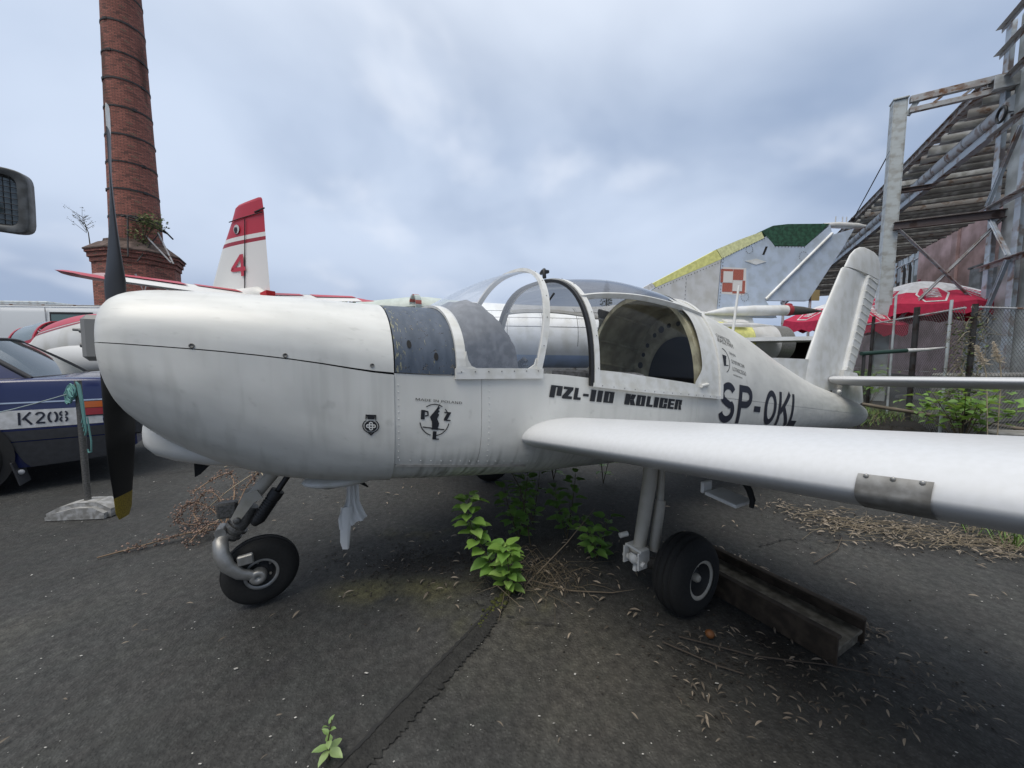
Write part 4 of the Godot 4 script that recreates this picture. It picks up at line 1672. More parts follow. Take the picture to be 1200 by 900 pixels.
func build_ground():
	g1 = noise(61, 0.45, 4)
	g2 = noise(62, 2.2, 4)
	g3 = noise(63, 5.5, 3)
	var mat := asphalt()
	var mb := MB.new()
	var xs := []
	var ds := []
	var v := -260.0
	while v < 260.0:
		xs.append(v)
		var r := absf(v + 0.001)
		v += 0.055 if (v > -4.5 and v < 4.5) else (0.2 if (v > -9 and v < 10) else (2.0 if r < 30 else 30.0))
	xs.append(260.0)
	v = -40.0
	while v < 400.0:
		ds.append(v)
		v += 0.055 if (v > 0.6 and v < 4.6) else (0.25 if (v > -2 and v < 10) else (2.0 if (v >= -12.5 and v < 30) else 28.0))
	ds.append(400.0)
	var P := []
	var cols := []
	for x in xs:
		var row := PackedVector3Array()
		var cr := PackedColorArray()
		for d in ds:
			var h := 0.0
			if absf(x) < 9 and d < 9 and d > 0:
				h = 0.006 * g1.get_noise_2d(x * 0.8, d * 0.8) + 0.0015 * g2.get_noise_2d(x * 2, d * 2) - 0.004
			# soil heaped along the fence
			h += 0.16 * blot(x, d, 6.9, 6.4, 1.7, 1.2)
			row.append(W(x, h, d))
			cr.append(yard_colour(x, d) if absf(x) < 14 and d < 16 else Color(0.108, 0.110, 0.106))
		P.append(row)
		cols.append(cr)
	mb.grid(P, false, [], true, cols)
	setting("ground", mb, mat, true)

	# the open joint that runs towards the viewer: a rough patched strip and a dark crack filled with moss
	var line := []
	for i in 161:
		var t := i / 160.0
		var p := Vector2(0.03, 1.86).lerp(Vector2(-0.56, 0.86), t)
		line.append(p)
	mb = MB.new()
	var r := [PackedVector3Array(), PackedVector3Array(), PackedVector3Array()]
	for i in 161:
		var p: Vector2 = line[i]
		var w := 0.066 * smoothstep(0.0, 0.35, i / 160.0) + 0.012 + 0.006 * g3.get_noise_2d(p.x * 6, p.y * 6)
		var o := Vector2(0.86, -0.51)
		var a := p + o * (0.004 + 0.004 * g3.get_noise_2d(p.y * 9, 3))
		var b := p + o * (w + 0.022 * g3.get_noise_2d(p.y * 22, 7))
		r[0].append(W(a.x, 0.0045, a.y))
		r[1].append(W((a.x + b.x) / 2, 0.0065, (a.y + b.y) / 2))
		r[2].append(W(b.x, 0.0035, b.y))
	mb.col = Color(0.060, 0.060, 0.057)
	mb.grid(r, false, [], true)
	setting("path_joint_filler", mb, mat, true)
	mb = MB.new()
	r = [PackedVector3Array(), PackedVector3Array()]
	for i in 121:
		var t := i / 120.0
		var p := Vector2(0.03, 1.86).lerp(Vector2(-0.56, 0.86), t)
		var w := 0.004 + 0.005 * maxf(0.0, g3.get_noise_2d(p.y * 7, 1.0) + 0.3)
		var o := Vector2(0.86, -0.51)
		var s := 0.006 * g3.get_noise_2d(p.y * 6, 9.0)
		r[0].append(W(p.x + o.x * (s - w), 0.0075, p.y + o.y * (s - w)))
		r[1].append(W(p.x + o.x * (s + w), 0.0075, p.y + o.y * (s + w)))
	mb.grid(r, false, [], true)
	setting("ground_crack", mb, M.dark_inside)
	# finer cracks and an old seam in the asphalt
	for q in [[[-4.6, 3.35], [-3.6, 3.55], [-2.6, 3.95], [-1.6, 4.3]], [[2.55, 2.15], [2.85, 1.95], [3.05, 1.9], [3.4, 1.72]], [[1.55, 2.25], [1.8, 2.35], [2.02, 2.30], [2.2, 2.42]], [[1.8, 2.35], [1.86, 2.24], [1.93, 2.18]], [[-0.2, 1.72], [0.05, 1.58], [0.22, 1.55]]]:
		var cp := []
		for w in q:
			cp.append(W(w[0], 0, w[1]))
		var sm := _smooth(cp, 14)
		mb = MB.new()
		r = [PackedVector3Array(), PackedVector3Array()]
		for i in sm.size():
			var p: Vector3 = sm[i] + Vector3(0.02 * g3.get_noise_2d(sm[i].x * 3, sm[i].z * 3), 0.0065 if absf(sm[i].x) < 4 else 0.004, 0.02 * g3.get_noise_2d(sm[i].z * 3, 5 + sm[i].x * 3))
			var w := 0.0028 * (1.0 + 0.9 * g3.get_noise_2d(i * 0.3, 2.0))
			r[0].append(p + Vector3(w, 0, w))
			r[1].append(p - Vector3(w, 0, w))
		mb.grid(r, false, [], true)
		setting("ground_crack", mb, M.dark_inside)


# many small things scattered as one object
func scatter(called: String, mesh_: Mesh, xf: Array, cols: Array, label: String, cat: String):
	var mm := MultiMesh.new()
	mm.transform_format = MultiMesh.TRANSFORM_3D
	mm.use_colors = cols.size() > 0
	mm.mesh = mesh_
	mm.instance_count = xf.size()
	for i in xf.size():
		mm.set_instance_transform(i, xf[i])
		if cols.size():
			mm.set_instance_color(i, cols[i])
	var o := MultiMeshInstance3D.new()
	o.multimesh = mm
	o.name = numbered(called, self)
	add_child(o)
	tag(o, label, cat)
	stuff(o)


func flat_leaf(l: float, w: float, curl: float, mat: Material) -> ArrayMesh:
	var mb := MB.new()
	var P := []
	for i in 6:
		var t := i / 5.0
		var hw := w * 0.5 * sin(PI * clampf(t * 0.94 + 0.03, 0, 1))
		var y := curl * sin(t * 3.0)
		P.append(PackedVector3Array([Vector3(t * l - l / 2, y + hw * 0.5, -hw), Vector3(t * l - l / 2, y, 0), Vector3(t * l - l / 2, y + hw * 0.4, hw)]))
	mb.grid(P)
	return mb.mesh(mat, false)


func build_litter():
	var tint := tinted(0.9)
	# pale specks: blossom and grit lying on the asphalt
	var mb := MB.new()
	mb.box(Vector3.ZERO, Vector3(1, 0.4, 0.7), Basis(), 0.2)
	var xf := []
	var cols := []
	for i in 1000:
		var d := 0.75 + 4.5 * pow(rng.randf(), 1.4)
		var x := rnd(-1.5, 1.5) * d * 1.0
		var s := rnd(0.0015, 0.0048) * (1.0 if rng.randf() > 0.06 else 1.8)
		xf.append(Transform3D(Basis(Vector3.UP, rnd(0, TAU)).scaled(Vector3(s * rnd(0.8, 2.2), s * 0.5, s)), W(x, 0.003, d)))
		var g := rnd(0.25, 0.6)
		cols.append(Color(g, g * 0.97, g * 0.9))
	scatter("pale_specks", mb.mesh(tint, true), xf, cols, "pale specks of blossom and grit strewn over the dark asphalt", "grit")
	# dry willow leaves: along the steel channel, beyond the wing, under the belly
	xf = []
	cols = []
	var lm := flat_leaf(0.055, 0.012, 0.006, tint)
	tint.cull_mode = BaseMaterial3D.CULL_DISABLED
	for i in 1700:
		var x := 0.0
		var d := 0.0
		var k := rng.randf()
		if k < 0.16:
			# behind the channel
			var t := rng.randf()
			x = lerpf(1.18, 1.52, t) + rnd(0.0, 0.09) + 0.01
			d = lerpf(2.16, 1.46, t) + rnd(0.0, 0.07)
		elif k < 0.32:
			# in front of the channel
			x = rnd(0.55, 1.6)
			d = rnd(1.05, 1.55)
		elif k < 0.80:
			var t := rng.randf()
			x = lerpf(2.0, 3.5, t) + rng.randfn(0, 0.10)
			d = lerpf(2.72, 2.05, t) + rng.randfn(0, 0.16)
		elif k < 0.9:
			x = rng.randfn(0.15, 0.35)
			d = rng.randfn(1.95, 0.2)
		else:
			x = rnd(-2.0, 3.0)
			d = rnd(0.9, 3.6)
		var b := Basis(Vector3.UP, rnd(0, TAU)) * Basis(Vector3(1, 0, 0), rnd(-0.5, 0.5)) * Basis(Vector3(0, 0, 1), rnd(-0.12, 0.12))
		xf.append(Transform3D(b.scaled_local(Vector3.ONE * rnd(0.4, 0.95) * (0.75 if d < 1.6 else 1.0)), W(x, 0.004 + rnd(0, 0.012), d)))
		var g := rnd(0.5, 1.3)
		g *= 0.6 if d < 1.6 and rng.randf() < 0.75 else 1.0
		cols.append(Color(0.24 * g, 0.20 * g, 0.155 * g))
	scatter("dry_leaves", lm, xf, cols, "dry narrow willow leaves strewn beside the steel channel and under the wing", "leaves")
	# crumbs of soil and bark
	mb = MB.new()
	mb.ball(Vector3.ZERO, Vector3(1, 0.6, 0.8), 6)
	xf = []
	cols = []
	for i in 4200:
		var k := rng.randf()
		var x: float
		var d: float
		if k < 0.35:
			x = rng.randfn(-0.50, 0.30)
			d = rng.randfn(2.05, 0.15)
		elif k < 0.6:
			x = rng.randfn(1.05, 0.3)
			d = rng.randfn(1.38, 0.14)
		elif k < 0.85:
			var t := rng.randf()
			x = lerpf(2.0, 3.6, t) + rng.randfn(0, 0.1)
			d = lerpf(2.7, 2.0, t) + rng.randfn(0, 0.14)
		else:
			x = rng.randfn(6.3, 0.8)
			d = rng.randfn(5.9, 0.5)
		var s := (0.0012 + 0.0055 * pow(rng.randf(), 2.5)) * (3.0 if k >= 0.85 else 1.0)
		xf.append(Transform3D(Basis(Vector3.UP, rnd(0, TAU)).scaled(Vector3(s * rnd(0.7, 2.0), s * 0.7, s)), W(x, 0.001 + (0.10 if k >= 0.85 else 0.0), d)))
		var g := rnd(0.4, 1.4)
		cols.append(Color(0.045 * g, 0.037 * g, 0.028 * g))
	scatter("soil_crumbs", mb.mesh(tint, true), xf, cols, "dark crumbs of soil and bark lying in patches on asphalt", "soil")
	# straws
	mb = MB.new()
	for i in 240:
		var t := rng.randf()
		var x := lerpf(2.15, 3.6, t) + rng.randfn(0, 0.12)
		var d := lerpf(2.62, 2.0, t) + rng.randfn(0, 0.13)
		var a := rng.randfn(0.35, 0.7)
		var l := rnd(0.04, 0.20) if rng.randf() < 0.8 else rnd(0.2, 0.42)
		var g := rnd(0.6, 1.25)
		mb.col = Color(0.20 * g, 0.165 * g, 0.115 * g)
		var p := W(x, 0.01, d)
		var dir := Vector3(cos(a), 0, sin(a))
		mb.tube([p - dir * l / 2, p + Vector3(0, rnd(0.01, 0.05), 0), p + dir * l / 2 + Vector3(rnd(-0.03, 0.03), rnd(0, 0.05), rnd(-0.03, 0.03))], [0.0018, 0.0016, 0.0007], 4, false)
	stuff(solo("straw", mb, tint, "pale dry straws lying flat under the wing beside green grass", "straw", "", true))
	# twigs
	for q in [[[0.70, 1.48], [0.95, 1.38], [1.2, 1.34], [1.45, 1.26]], [[0.62, 1.45], [0.78, 1.33], [0.86, 1.30]], [[1.72, 2.05], [1.98, 2.2], [2.14, 2.35]]]:
		mb = MB.new()
		var p := []
		for w in q:
			p.append(W(w[0], 0.008 + rnd(0, 0.006), w[1]))
		mb.tube(p, [0.003, 0.003, 0.0025, 0.0015].slice(0, p.size()), 6)
		var lab: String = ["long bare twig lying in front of the steel channel", "short forked twig left of the brown fruit", "thin twig lying beyond the left main wheel"][[0.70, 0.62, 1.72].find(q[0][0])]
		solo("twig", mb, M.twig, lab, "twig", "twigs on the asphalt")
	mb = MB.new()
	mb.ball(W(0.833, 0.017, 1.488), Vector3(0.019, 0.017, 0.019), 12)
	solo("fallen_fruit", mb, plain(Color(0.16, 0.06, 0.015), 0.6), "small rotten orange brown fruit in front of the steel channel", "fruit")


# ---------------------------------------------------------------- plants
func leaf_mesh(l: float, w: float, mat: Material, heart := true, droop := 0.25) -> ArrayMesh:
	var mb := MB.new()
	var P := []
	var prof := [0.0, 0.62, 0.95, 1.0, 0.88, 0.64, 0.34, 0.0] if heart else [0.0, 0.5, 0.85, 1.0, 0.95, 0.75, 0.42, 0.0]
	for i in 8:
		var t := i / 7.0
		var hw: float = w * 0.5 * prof[i] + 0.0004
		var row := PackedVector3Array()
		for j in 5:
			var s := (j - 2) / 2.0
			var back := -0.10 * l * absf(s) if i == 1 and heart else 0.0
			var tooth := 0.03 * l * (1.0 if (i % 2 == 0) else -0.2) * (1.0 if absf(s) > 0.9 else 0.0)
			row.append(Vector3(t * l + back + tooth, 0.16 * absf(s) * hw * 2.0 - droop * l * t * t + 0.02 * l * sin(t * 9.0) * absf(s), s * hw))
		P.append(row)
	mb.grid(P)
	return mb.mesh(mat, false)


# turn a leaf so that it points along dir and faces the sky
func leaf_basis(dir: Vector3, roll := 0.0) -> Basis:
	var x := dir.normalized()
	var z := x.cross(Vector3.UP).normalized()
	var y := z.cross(x)
	return Basis(x, y, z) * Basis(Vector3(1, 0, 0), roll)


func leaf_part(m: Mesh, xf: Transform3D, parent: Node):
	var o := MeshInstance3D.new()
	o.name = numbered("leaf", parent)
	o.mesh = m
	o.transform = xf
	parent.add_child(o)


func stem_leaves(root: Node3D, pts: Array, meshes: Array, count: int, size: float, spread := 1.0):
	var mb := MB.new()
	var rad := []
	for i in pts.size():
		rad.append(lerpf(0.0045, 0.0016, float(i) / (pts.size() - 1)))
	mb.tube(pts, rad, 6)
	part("stem", mb, M.stem, root)
	for i in count:
		var f := (0.12 + 0.88 * (i + 0.5) / count) * (pts.size() - 1)
		var k := mini(int(f), pts.size() - 2)
		var p: Vector3 = pts[k].lerp(pts[k + 1], f - k)
		var a := i * 2.4 + rnd(-0.4, 0.4)
		var dir: Vector3 = Vector3(cos(a), rnd(-0.25, 0.35), sin(a)) * spread + (pts[k + 1] - pts[k]).normalized() * 0.25
		var s := size * rnd(0.7, 1.15)
		var xf := Transform3D(leaf_basis(dir, rnd(-0.3, 0.3)).scaled_local(Vector3.ONE * s), p + dir.normalized() * 0.02)
		leaf_part(meshes[rng.randi() % meshes.size()], xf, root)


func build_plants():

	var bright := []
	for c in [Color(0.20, 0.34, 0.07), Color(0.165, 0.29, 0.06), Color(0.24, 0.37, 0.10), Color(0.13, 0.25, 0.05)]:
		bright.append(leaf_mesh(1.0, rnd(0.72, 0.86), leafy(c), true, rnd(0.15, 0.35)))
	var dark := []
	for c in [Color(0.10, 0.21, 0.045), Color(0.13, 0.25, 0.055), Color(0.075, 0.165, 0.04)]:
		dark.append(leaf_mesh(1.0, rnd(0.7, 0.85), leafy(c), true, rnd(0.15, 0.4)))
	M.stem_dry = plain(Color(0.15, 0.12, 0.085), 0.9)
	M.stem_pale = plain(Color(0.36, 0.30, 0.21), 0.85)
	# the bright weed in the joint: two leafy shoots from one root
	var root := thing("poplar_sapling", "bright green leafy sapling growing from the asphalt joint under the aircraft", "sapling", Transform3D(Basis(), W(-0.02, 0, 1.80)))
	var b := Vector3(-0.02, 0, -1.80)
	var rel := func(x: float, y: float, d: float) -> Vector3: return W(x, y, d) - b
	stem_leaves(root, [Vector3.ZERO, rel.call(-0.07, 0.10, 1.80), rel.call(-0.14, 0.20, 1.82), rel.call(-0.20, 0.30, 1.84), rel.call(-0.225, 0.40, 1.85), rel.call(-0.21, 0.455, 1.86)], bright, 46, 0.078)
	stem_leaves(root, [Vector3.ZERO, rel.call(-0.015, 0.07, 1.76), rel.call(-0.01, 0.14, 1.74), rel.call(-0.02, 0.22, 1.75), rel.call(-0.025, 0.25, 1.755)], bright, 34, 0.076)
	# darker growth behind it, in the shade of the wing
	var shade := [[0.05, 2.30, 0.46, 66, "dark green sapling in the shade behind the bright sapling"], [0.36, 2.34, 0.44, 48, "dark green sapling under the wing root between two others"], [0.50, 2.10, 0.26, 42, "low dark green sapling beside the left main gear strut"], [0.15, 2.55, 0.38, 18, "dark green sapling deepest under the belly"]]
	for q in shade:
		var r := thing("poplar_sapling", q[4], "sapling", Transform3D(Basis(), W(q[0], 0, q[1])), "saplings in the shade of the wing")
		for s in 3:
			var a := s * 2.1 + rnd(0, 0.6)
			var w := 0.13 * (0.4 + s * 0.5)
			var h: float = q[2] * (1.0 - 0.18 * s)
			stem_leaves(r, [Vector3.ZERO, Vector3(cos(a) * w * 0.4, h * 0.35, sin(a) * w * 0.4), Vector3(cos(a) * w * 0.8, h * 0.7, sin(a) * w * 0.8), Vector3(cos(a) * w, h, sin(a) * w)], dark, q[3] / 3, 0.072)
	# willow shoot with narrow leaves
	var narrow := []
	for c in [Color(0.16, 0.22, 0.10), Color(0.21, 0.27, 0.13)]:
		narrow.append(leaf_mesh(1.0, 0.24, leafy(c), false, 0.2))
	var wl := thing("willow_shoot", "thin willow shoot with narrow grey green leaves before the far wheel", "sapling", Transform3D(Basis(), W(0.12, 0, 2.25)))
	stem_leaves(wl, [Vector3(0, 0.0, 0), Vector3(-0.03, 0.2, -0.02), Vector3(-0.07, 0.36, -0.03), Vector3(-0.13, 0.47, -0.03), Vector3(-0.20, 0.56, -0.02), Vector3(-0.24, 0.60, 0.0)], narrow, 26, 0.07)
	for q in [[0.85, 3.4, 0.5], [0.40, 3.5, 0.42]]:
		wl = thing("willow_shoot", "willow shoot growing beyond the belly, %s of two" % ["taller" if q[2] > 0.45 else "shorter"], "sapling", Transform3D(Basis(), W(q[0], 0, q[1])), "willow shoots beyond the belly")
		for s in 3:
			var a := s * 2.0 + 0.4
			stem_leaves(wl, [Vector3.ZERO, Vector3(cos(a) * 0.05, q[2] * 0.5, sin(a) * 0.05), Vector3(cos(a) * 0.16, q[2], sin(a) * 0.16)], dark if s == 1 else narrow, 12, 0.075)
	# small weed in the foreground
	var wd := thing("foreground_weed", "small pale green weed at the near end of the asphalt joint", "weed", Transform3D(Basis(), W(-0.525, 0, 1.005)))
	var pale := []
	for c in [Color(0.19, 0.29, 0.10), Color(0.25, 0.34, 0.14)]:
		pale.append(leaf_mesh(1.0, 0.55, leafy(c), false, 0.3))
	var mb := MB.new()
	mb.tube([Vector3.ZERO, Vector3(-0.002, 0.05, 0), Vector3(0.006, 0.09, 0.0), Vector3(0.012, 0.125, 0)], [0.003, 0.0025, 0.002, 0.001], 6)
	part("stem", mb, M.stem, wd)
	for q in [[0.4, 0.03, 0.048, 0.2], [2.9, 0.035, 0.046, 0.3], [1.9, 0.03, 0.042, 0.1], [5.2, 0.03, 0.042, 0.15], [4.2, 0.045, 0.036, 0.3], [1.2, 0.06, 0.03, 0.4], [3.5, 0.075, 0.028, 0.8], [0.2, 0.09, 0.026, 0.9], [2.0, 0.10, 0.028, 1.6], [5.5, 0.11, 0.024, 1.8]]:
		leaf_part(pale[int(q[0] * 3) % 2], Transform3D(leaf_basis(Vector3(cos(q[0]), q[3], sin(q[0])), 0.1).scaled_local(Vector3.ONE * q[2]), Vector3(0.003, q[1], 0)), wd)
	# moss along the crack
	mb = MB.new()
	for i in 150:
		var t := pow(rng.randf(), 2.0)
		var p := Vector2(0.02, 1.84).lerp(Vector2(-0.16, 1.53), t)
		var s := rnd(0.006, 0.016) * (1.1 - 0.6 * t)
		mb.col = Color(0.05, 0.055, 0.012) * rnd(0.6, 1.5)
		mb.ball(W(p.x + rng.randfn(0, 0.012), 0.004, p.y + rng.randfn(0, 0.012)), Vector3(s, s * 0.55, s), 6)
	stuff(solo("moss", mb, tinted(1.0), "olive moss filling the asphalt joint below the bright sapling", "moss", "", true))
	# dry tangle of grass and roots at the sapling's foot
	mb = MB.new()
	for i in 110:
		var p := W(0.16 + rng.randfn(0, 0.12), 0.004, 1.88 + rng.randfn(0, 0.09))
		var a := rnd(0, TAU)
		var l := rnd(0.05, 0.24)
		var dir := Vector3(cos(a), 0, sin(a))
		var up := rnd(0.01, 0.10)
		mb.col = Color(0.13, 0.105, 0.07) * rnd(0.5, 1.35)
		mb.tube([p, p + dir * l * 0.5 + Vector3(0, up, 0), p + dir * l + Vector3(0, up * rnd(0.0, 0.9), 0)], [0.0015, 0.0012, 0.0006], 4, false)
	stuff(solo("dry_grass_tuft", mb, tinted(0.95), "tangled dry grass at the foot of the bright sapling", "grass", "", true))
	mb = MB.new()
	mb.tube([W(0.08, 0.02, 1.82), W(0.30, 0.17, 1.95), W(0.48, 0.30, 2.10)], [0.003, 0.0025, 0.0015], 6)
	mb.tube([W(0.10, 0.03, 1.84), W(0.30, 0.012, 1.78), W(0.50, 0.010, 1.77), W(0.62, 0.008, 1.80)], [0.003, 0.003, 0.0025, 0.001], 6)
	stuff(solo("dry_stalk", mb, M.stem_dry, "dry bent stalks reaching right from the sapling's foot", "stalk"))
	# green and straw grass at the right edge
	grass_bed("grass_tuft", 460, 3.05, 3.9, 1.85, 2.45, 0.05, 0.20, "green grass tuft growing through the asphalt under the wing", false)
	grass_bed("grass_strip", 1500, 5.3, 7.4, 6.0, 7.4, 0.08, 0.30, "green grass strip growing on soil beyond the tail", true)
	# the dead uprooted plant before the nose wheel
	var dp := thing("dead_plant", "dead dry brown weed with seed heads lying before the nose wheel", "dead plant", Transform3D(Basis(), W(-2.10, 0, 2.45)))
	var o := W(-2.10, 0, 2.45)
	var lines := [
		[[-2.36, 0.01, 2.06], [-2.22, 0.02, 2.18], [-2.05, 0.04, 2.30], [-1.90, 0.05, 2.33], [-1.78, 0.06, 2.36]],
		[[-1.85, 0.06, 2.35], [-1.98, 0.14, 2.42], [-2.16, 0.17, 2.47], [-2.24, 0.10, 2.45], [-2.20, 0.05, 2.42], [-2.06, 0.05, 2.40]],
		[[-1.86, 0.06, 2.36], [-1.93, 0.19, 2.55], [-2.05, 0.30, 2.68], [-2.18, 0.26, 2.68], [-2.28, 0.18, 2.62]],
		[[-1.82, 0.07, 2.36], [-1.85, 0.24, 2.55], [-1.82, 0.33, 2.64], [-1.90, 0.36, 2.72]],
		[[-1.80, 0.05, 2.34], [-1.95, 0.20, 2.45], [-2.10, 0.23, 2.52], [-2.14, 0.12, 2.46], [-2.02, 0.08, 2.36]],
		[[-1.80, 0.06, 2.34], [-1.90, 0.10, 2.30], [-1.97, 0.02, 2.22]],
	]
	var seeds := MB.new()
	var st := MB.new()
	for L in lines:
		var p := []
		for q in L:
			p.append(W(q[0], q[1], q[2]) - o)
		var sm := _smooth(p, 8)
		st.col = Color(0.22, 0.15, 0.10) * rnd(0.7, 1.2)
		st.tube(sm, 0.0045, 5, false)
		for i in sm.size():
			var f := float(i) / sm.size()
			if f < 0.15 or rng.randf() < 0.12:
				continue
			for k in 8:
				var c: Vector3 = sm[i] + Vector3(rng.randfn(0, 0.018), rng.randfn(0.004, 0.014), rng.randfn(0, 0.018))
				seeds.col = Color(0.24, 0.165, 0.13) * rnd(0.4, 1.7)
				seeds.ball(c, Vector3(rnd(0.003, 0.010), rnd(0.002, 0.008), rnd(0.003, 0.010)), 5)
	part("stems", st, tinted(0.9), dp, true)
	stuff(part("seed_heads", seeds, tinted(0.95), dp, true))
	st = MB.new()
	for L in [[[-1.82, 0.36, 2.66], [-1.95, 0.40, 2.75], [-2.12, 0.34, 2.72]], [[-1.80, 0.33, 2.64], [-1.72, 0.26, 2.52], [-1.86, 0.05, 2.32]], [[-1.76, 0.12, 2.38], [-1.90, 0.10, 2.36], [-2.0, 0.02, 2.34]], [[-1.82, 0.34, 2.64], [-1.98, 0.22, 2.56], [-2.12, 0.08, 2.50]]]:
		var p := []
		for q in L:
			p.append(W(q[0], q[1], q[2]) - o)
		st.tube(_smooth(p, 6), 0.003, 5, false)
	part("bare_stalks", st, M.stem_pale, dp)

	# behind the aircraft's tail: bush, reeds, vine-hung fence corner
	var bush_leaves := []
	for c in [Color(0.10, 0.19, 0.045), Color(0.14, 0.25, 0.06), Color(0.18, 0.30, 0.08)]:
		bush_leaves.append(leaf_mesh(1.0, 0.8, leafy(c), true, 0.3))
	var bushes := [[6.02, 4.95, 0.46, 0.72, 260, "leafy green bush before the chain link fence, below the tailplane"], [7.2, 7.9, 0.8, 0.9, 120, "leafy bush behind the chain link fence"], [8.4, 8.8, 0.9, 1.0, 110, "leafy bush at the foot of the grey steel post"]]
	for q in bushes:
		var r := thing("bush", q[5], "bush", Transform3D(Basis(), W(q[0], 0, q[1])))
		mb = MB.new()
		var ends := []
		for k in 12:
			var a := rnd(0, TAU)
			var rr: float = q[2] * sqrt(rng.randf())
			var h: float = q[3] * rnd(0.55, 1.05)
			var p := [Vector3.ZERO, Vector3(cos(a) * rr * 0.4, h * 0.5, sin(a) * rr * 0.4), Vector3(cos(a) * rr, h, sin(a) * rr)]
			mb.tube(p, [0.008, 0.006, 0.003], 5)
			ends.append(p)
		part("branches", mb, M.stem, r)
		for k in q[4]:
			var p: Array = ends[k % 12]
			var f := rnd(0.35, 1.05)
			var c: Vector3 = p[1].lerp(p[2], clampf(f, 0, 1)) + Vector3(rng.randfn(0, 0.09), rng.randfn(0, 0.07), rng.randfn(0, 0.09))
			c.y = maxf(c.y, 0.03)
			var a := rnd(0, TAU)
			leaf_part(bush_leaves[k % 3], Transform3D(leaf_basis(Vector3(cos(a), rnd(-0.3, 0.3), sin(a)), rnd(-0.5, 0.5)).scaled_local(Vector3.ONE * rnd(0.07, 0.125)), c), r)
	for q in [[6.05, 4.70, 5.86, 1.40, 4.72, "left of two tall dry reed stalks before the fence"], [6.11, 4.66, 6.0, 1.44, 4.66, "right of two tall dry reed stalks before the fence"]]:
		var r := thing("reed", q[5], "reed", Transform3D(Basis(), W(q[0], 0, q[1])), "dry reed stalks before the fence")
		var top: Vector3 = W(q[2], q[3], q[4]) - W(q[0], 0, q[1])
		var pts := _smooth([Vector3.ZERO, top * 0.35 + Vector3(0.02, 0.02, 0), top * 0.7 + Vector3(0.03, 0.02, 0), top + Vector3(-0.06, -0.06, 0)], 5)
		mb = MB.new()
		mb.tube(pts, 0.006, 6)
		part("stem", mb, M.stem_pale, r)
		mb = MB.new()
		for k in 220:
			var f := rng.randf()
			var p: Vector3 = pts[pts.size() - 1].lerp(pts[int(pts.size() * 0.72)], f)
			var dir := Vector3(rnd(-1, 0.3), rnd(-0.2, 0.9), rnd(-0.6, 0.6)).normalized()
			mb.tube([p, p + dir * rnd(0.02, 0.06) * (0.4 + f)], [0.006, 0.002], 3, false)
		part("plume", mb, plain(Color(0.56, 0.48, 0.37), 0.95), r)


func _smooth(p: Array, k: int) -> Array:
	var c := Curve3D.new()
	for i in p.size():
		var t := Vector3.ZERO
		if i > 0 and i < p.size() - 1:
			t = (p[i + 1] - p[i - 1]) / 6.0
		c.add_point(p[i], -t, t)
	var o := []
	var n := (p.size() - 1) * k
	for i in n + 1:
		o.append(c.samplef(float(i) / k))
	return o


func grass_bed(called: String, count: int, x0: float, x1: float, d0: float, d1: float, h0: float, h1: float, label: String, lush: bool):
	var mb := MB.new()
	for i in count:
		var x := rnd(x0, x1)
		var d := rnd(d0, d1)
		if not lush:
			# denser to the right
			x = x1 - (x1 - x0) * pow(rng.randf(), 1.3)
			d = lerpf(2.35, 2.05, (x - x0) / (x1 - x0)) + rng.randfn(0, 0.09)
		var h := rnd(h0, h1)
		var a := rnd(0, TAU)
		var l := Vector3(cos(a), 0, sin(a))
		var w := l.cross(Vector3.UP) * rnd(0.0018, 0.004) * (1.6 if lush else 1.0)
		var g := rnd(0.5, 1.4)
		mb.col = (Color(0.13, 0.22, 0.055) if rng.randf() > 0.25 else Color(0.24, 0.20, 0.11)) * g
		var p := W(x, 0.0 + (0.05 if lush else 0.0), d)
		var lean := rnd(0.2, 1.4) * h
		var q := p + Vector3(0, h * 0.6, 0) + l * lean * 0.4
		var t := p + Vector3(0, h * 0.85, 0) + l * lean
		mb.grid([PackedVector3Array([p - w, p + w]), PackedVector3Array([q - w * 0.8, q + w * 0.8]), PackedVector3Array([t - w * 0.1, t + w * 0.1])])
	var m := tinted(0.7)
	m.backlight_enabled = true
	m.backlight = Color(0.4, 0.4, 0.2)
	stuff(solo(called, mb, m, label, "grass", "", true))


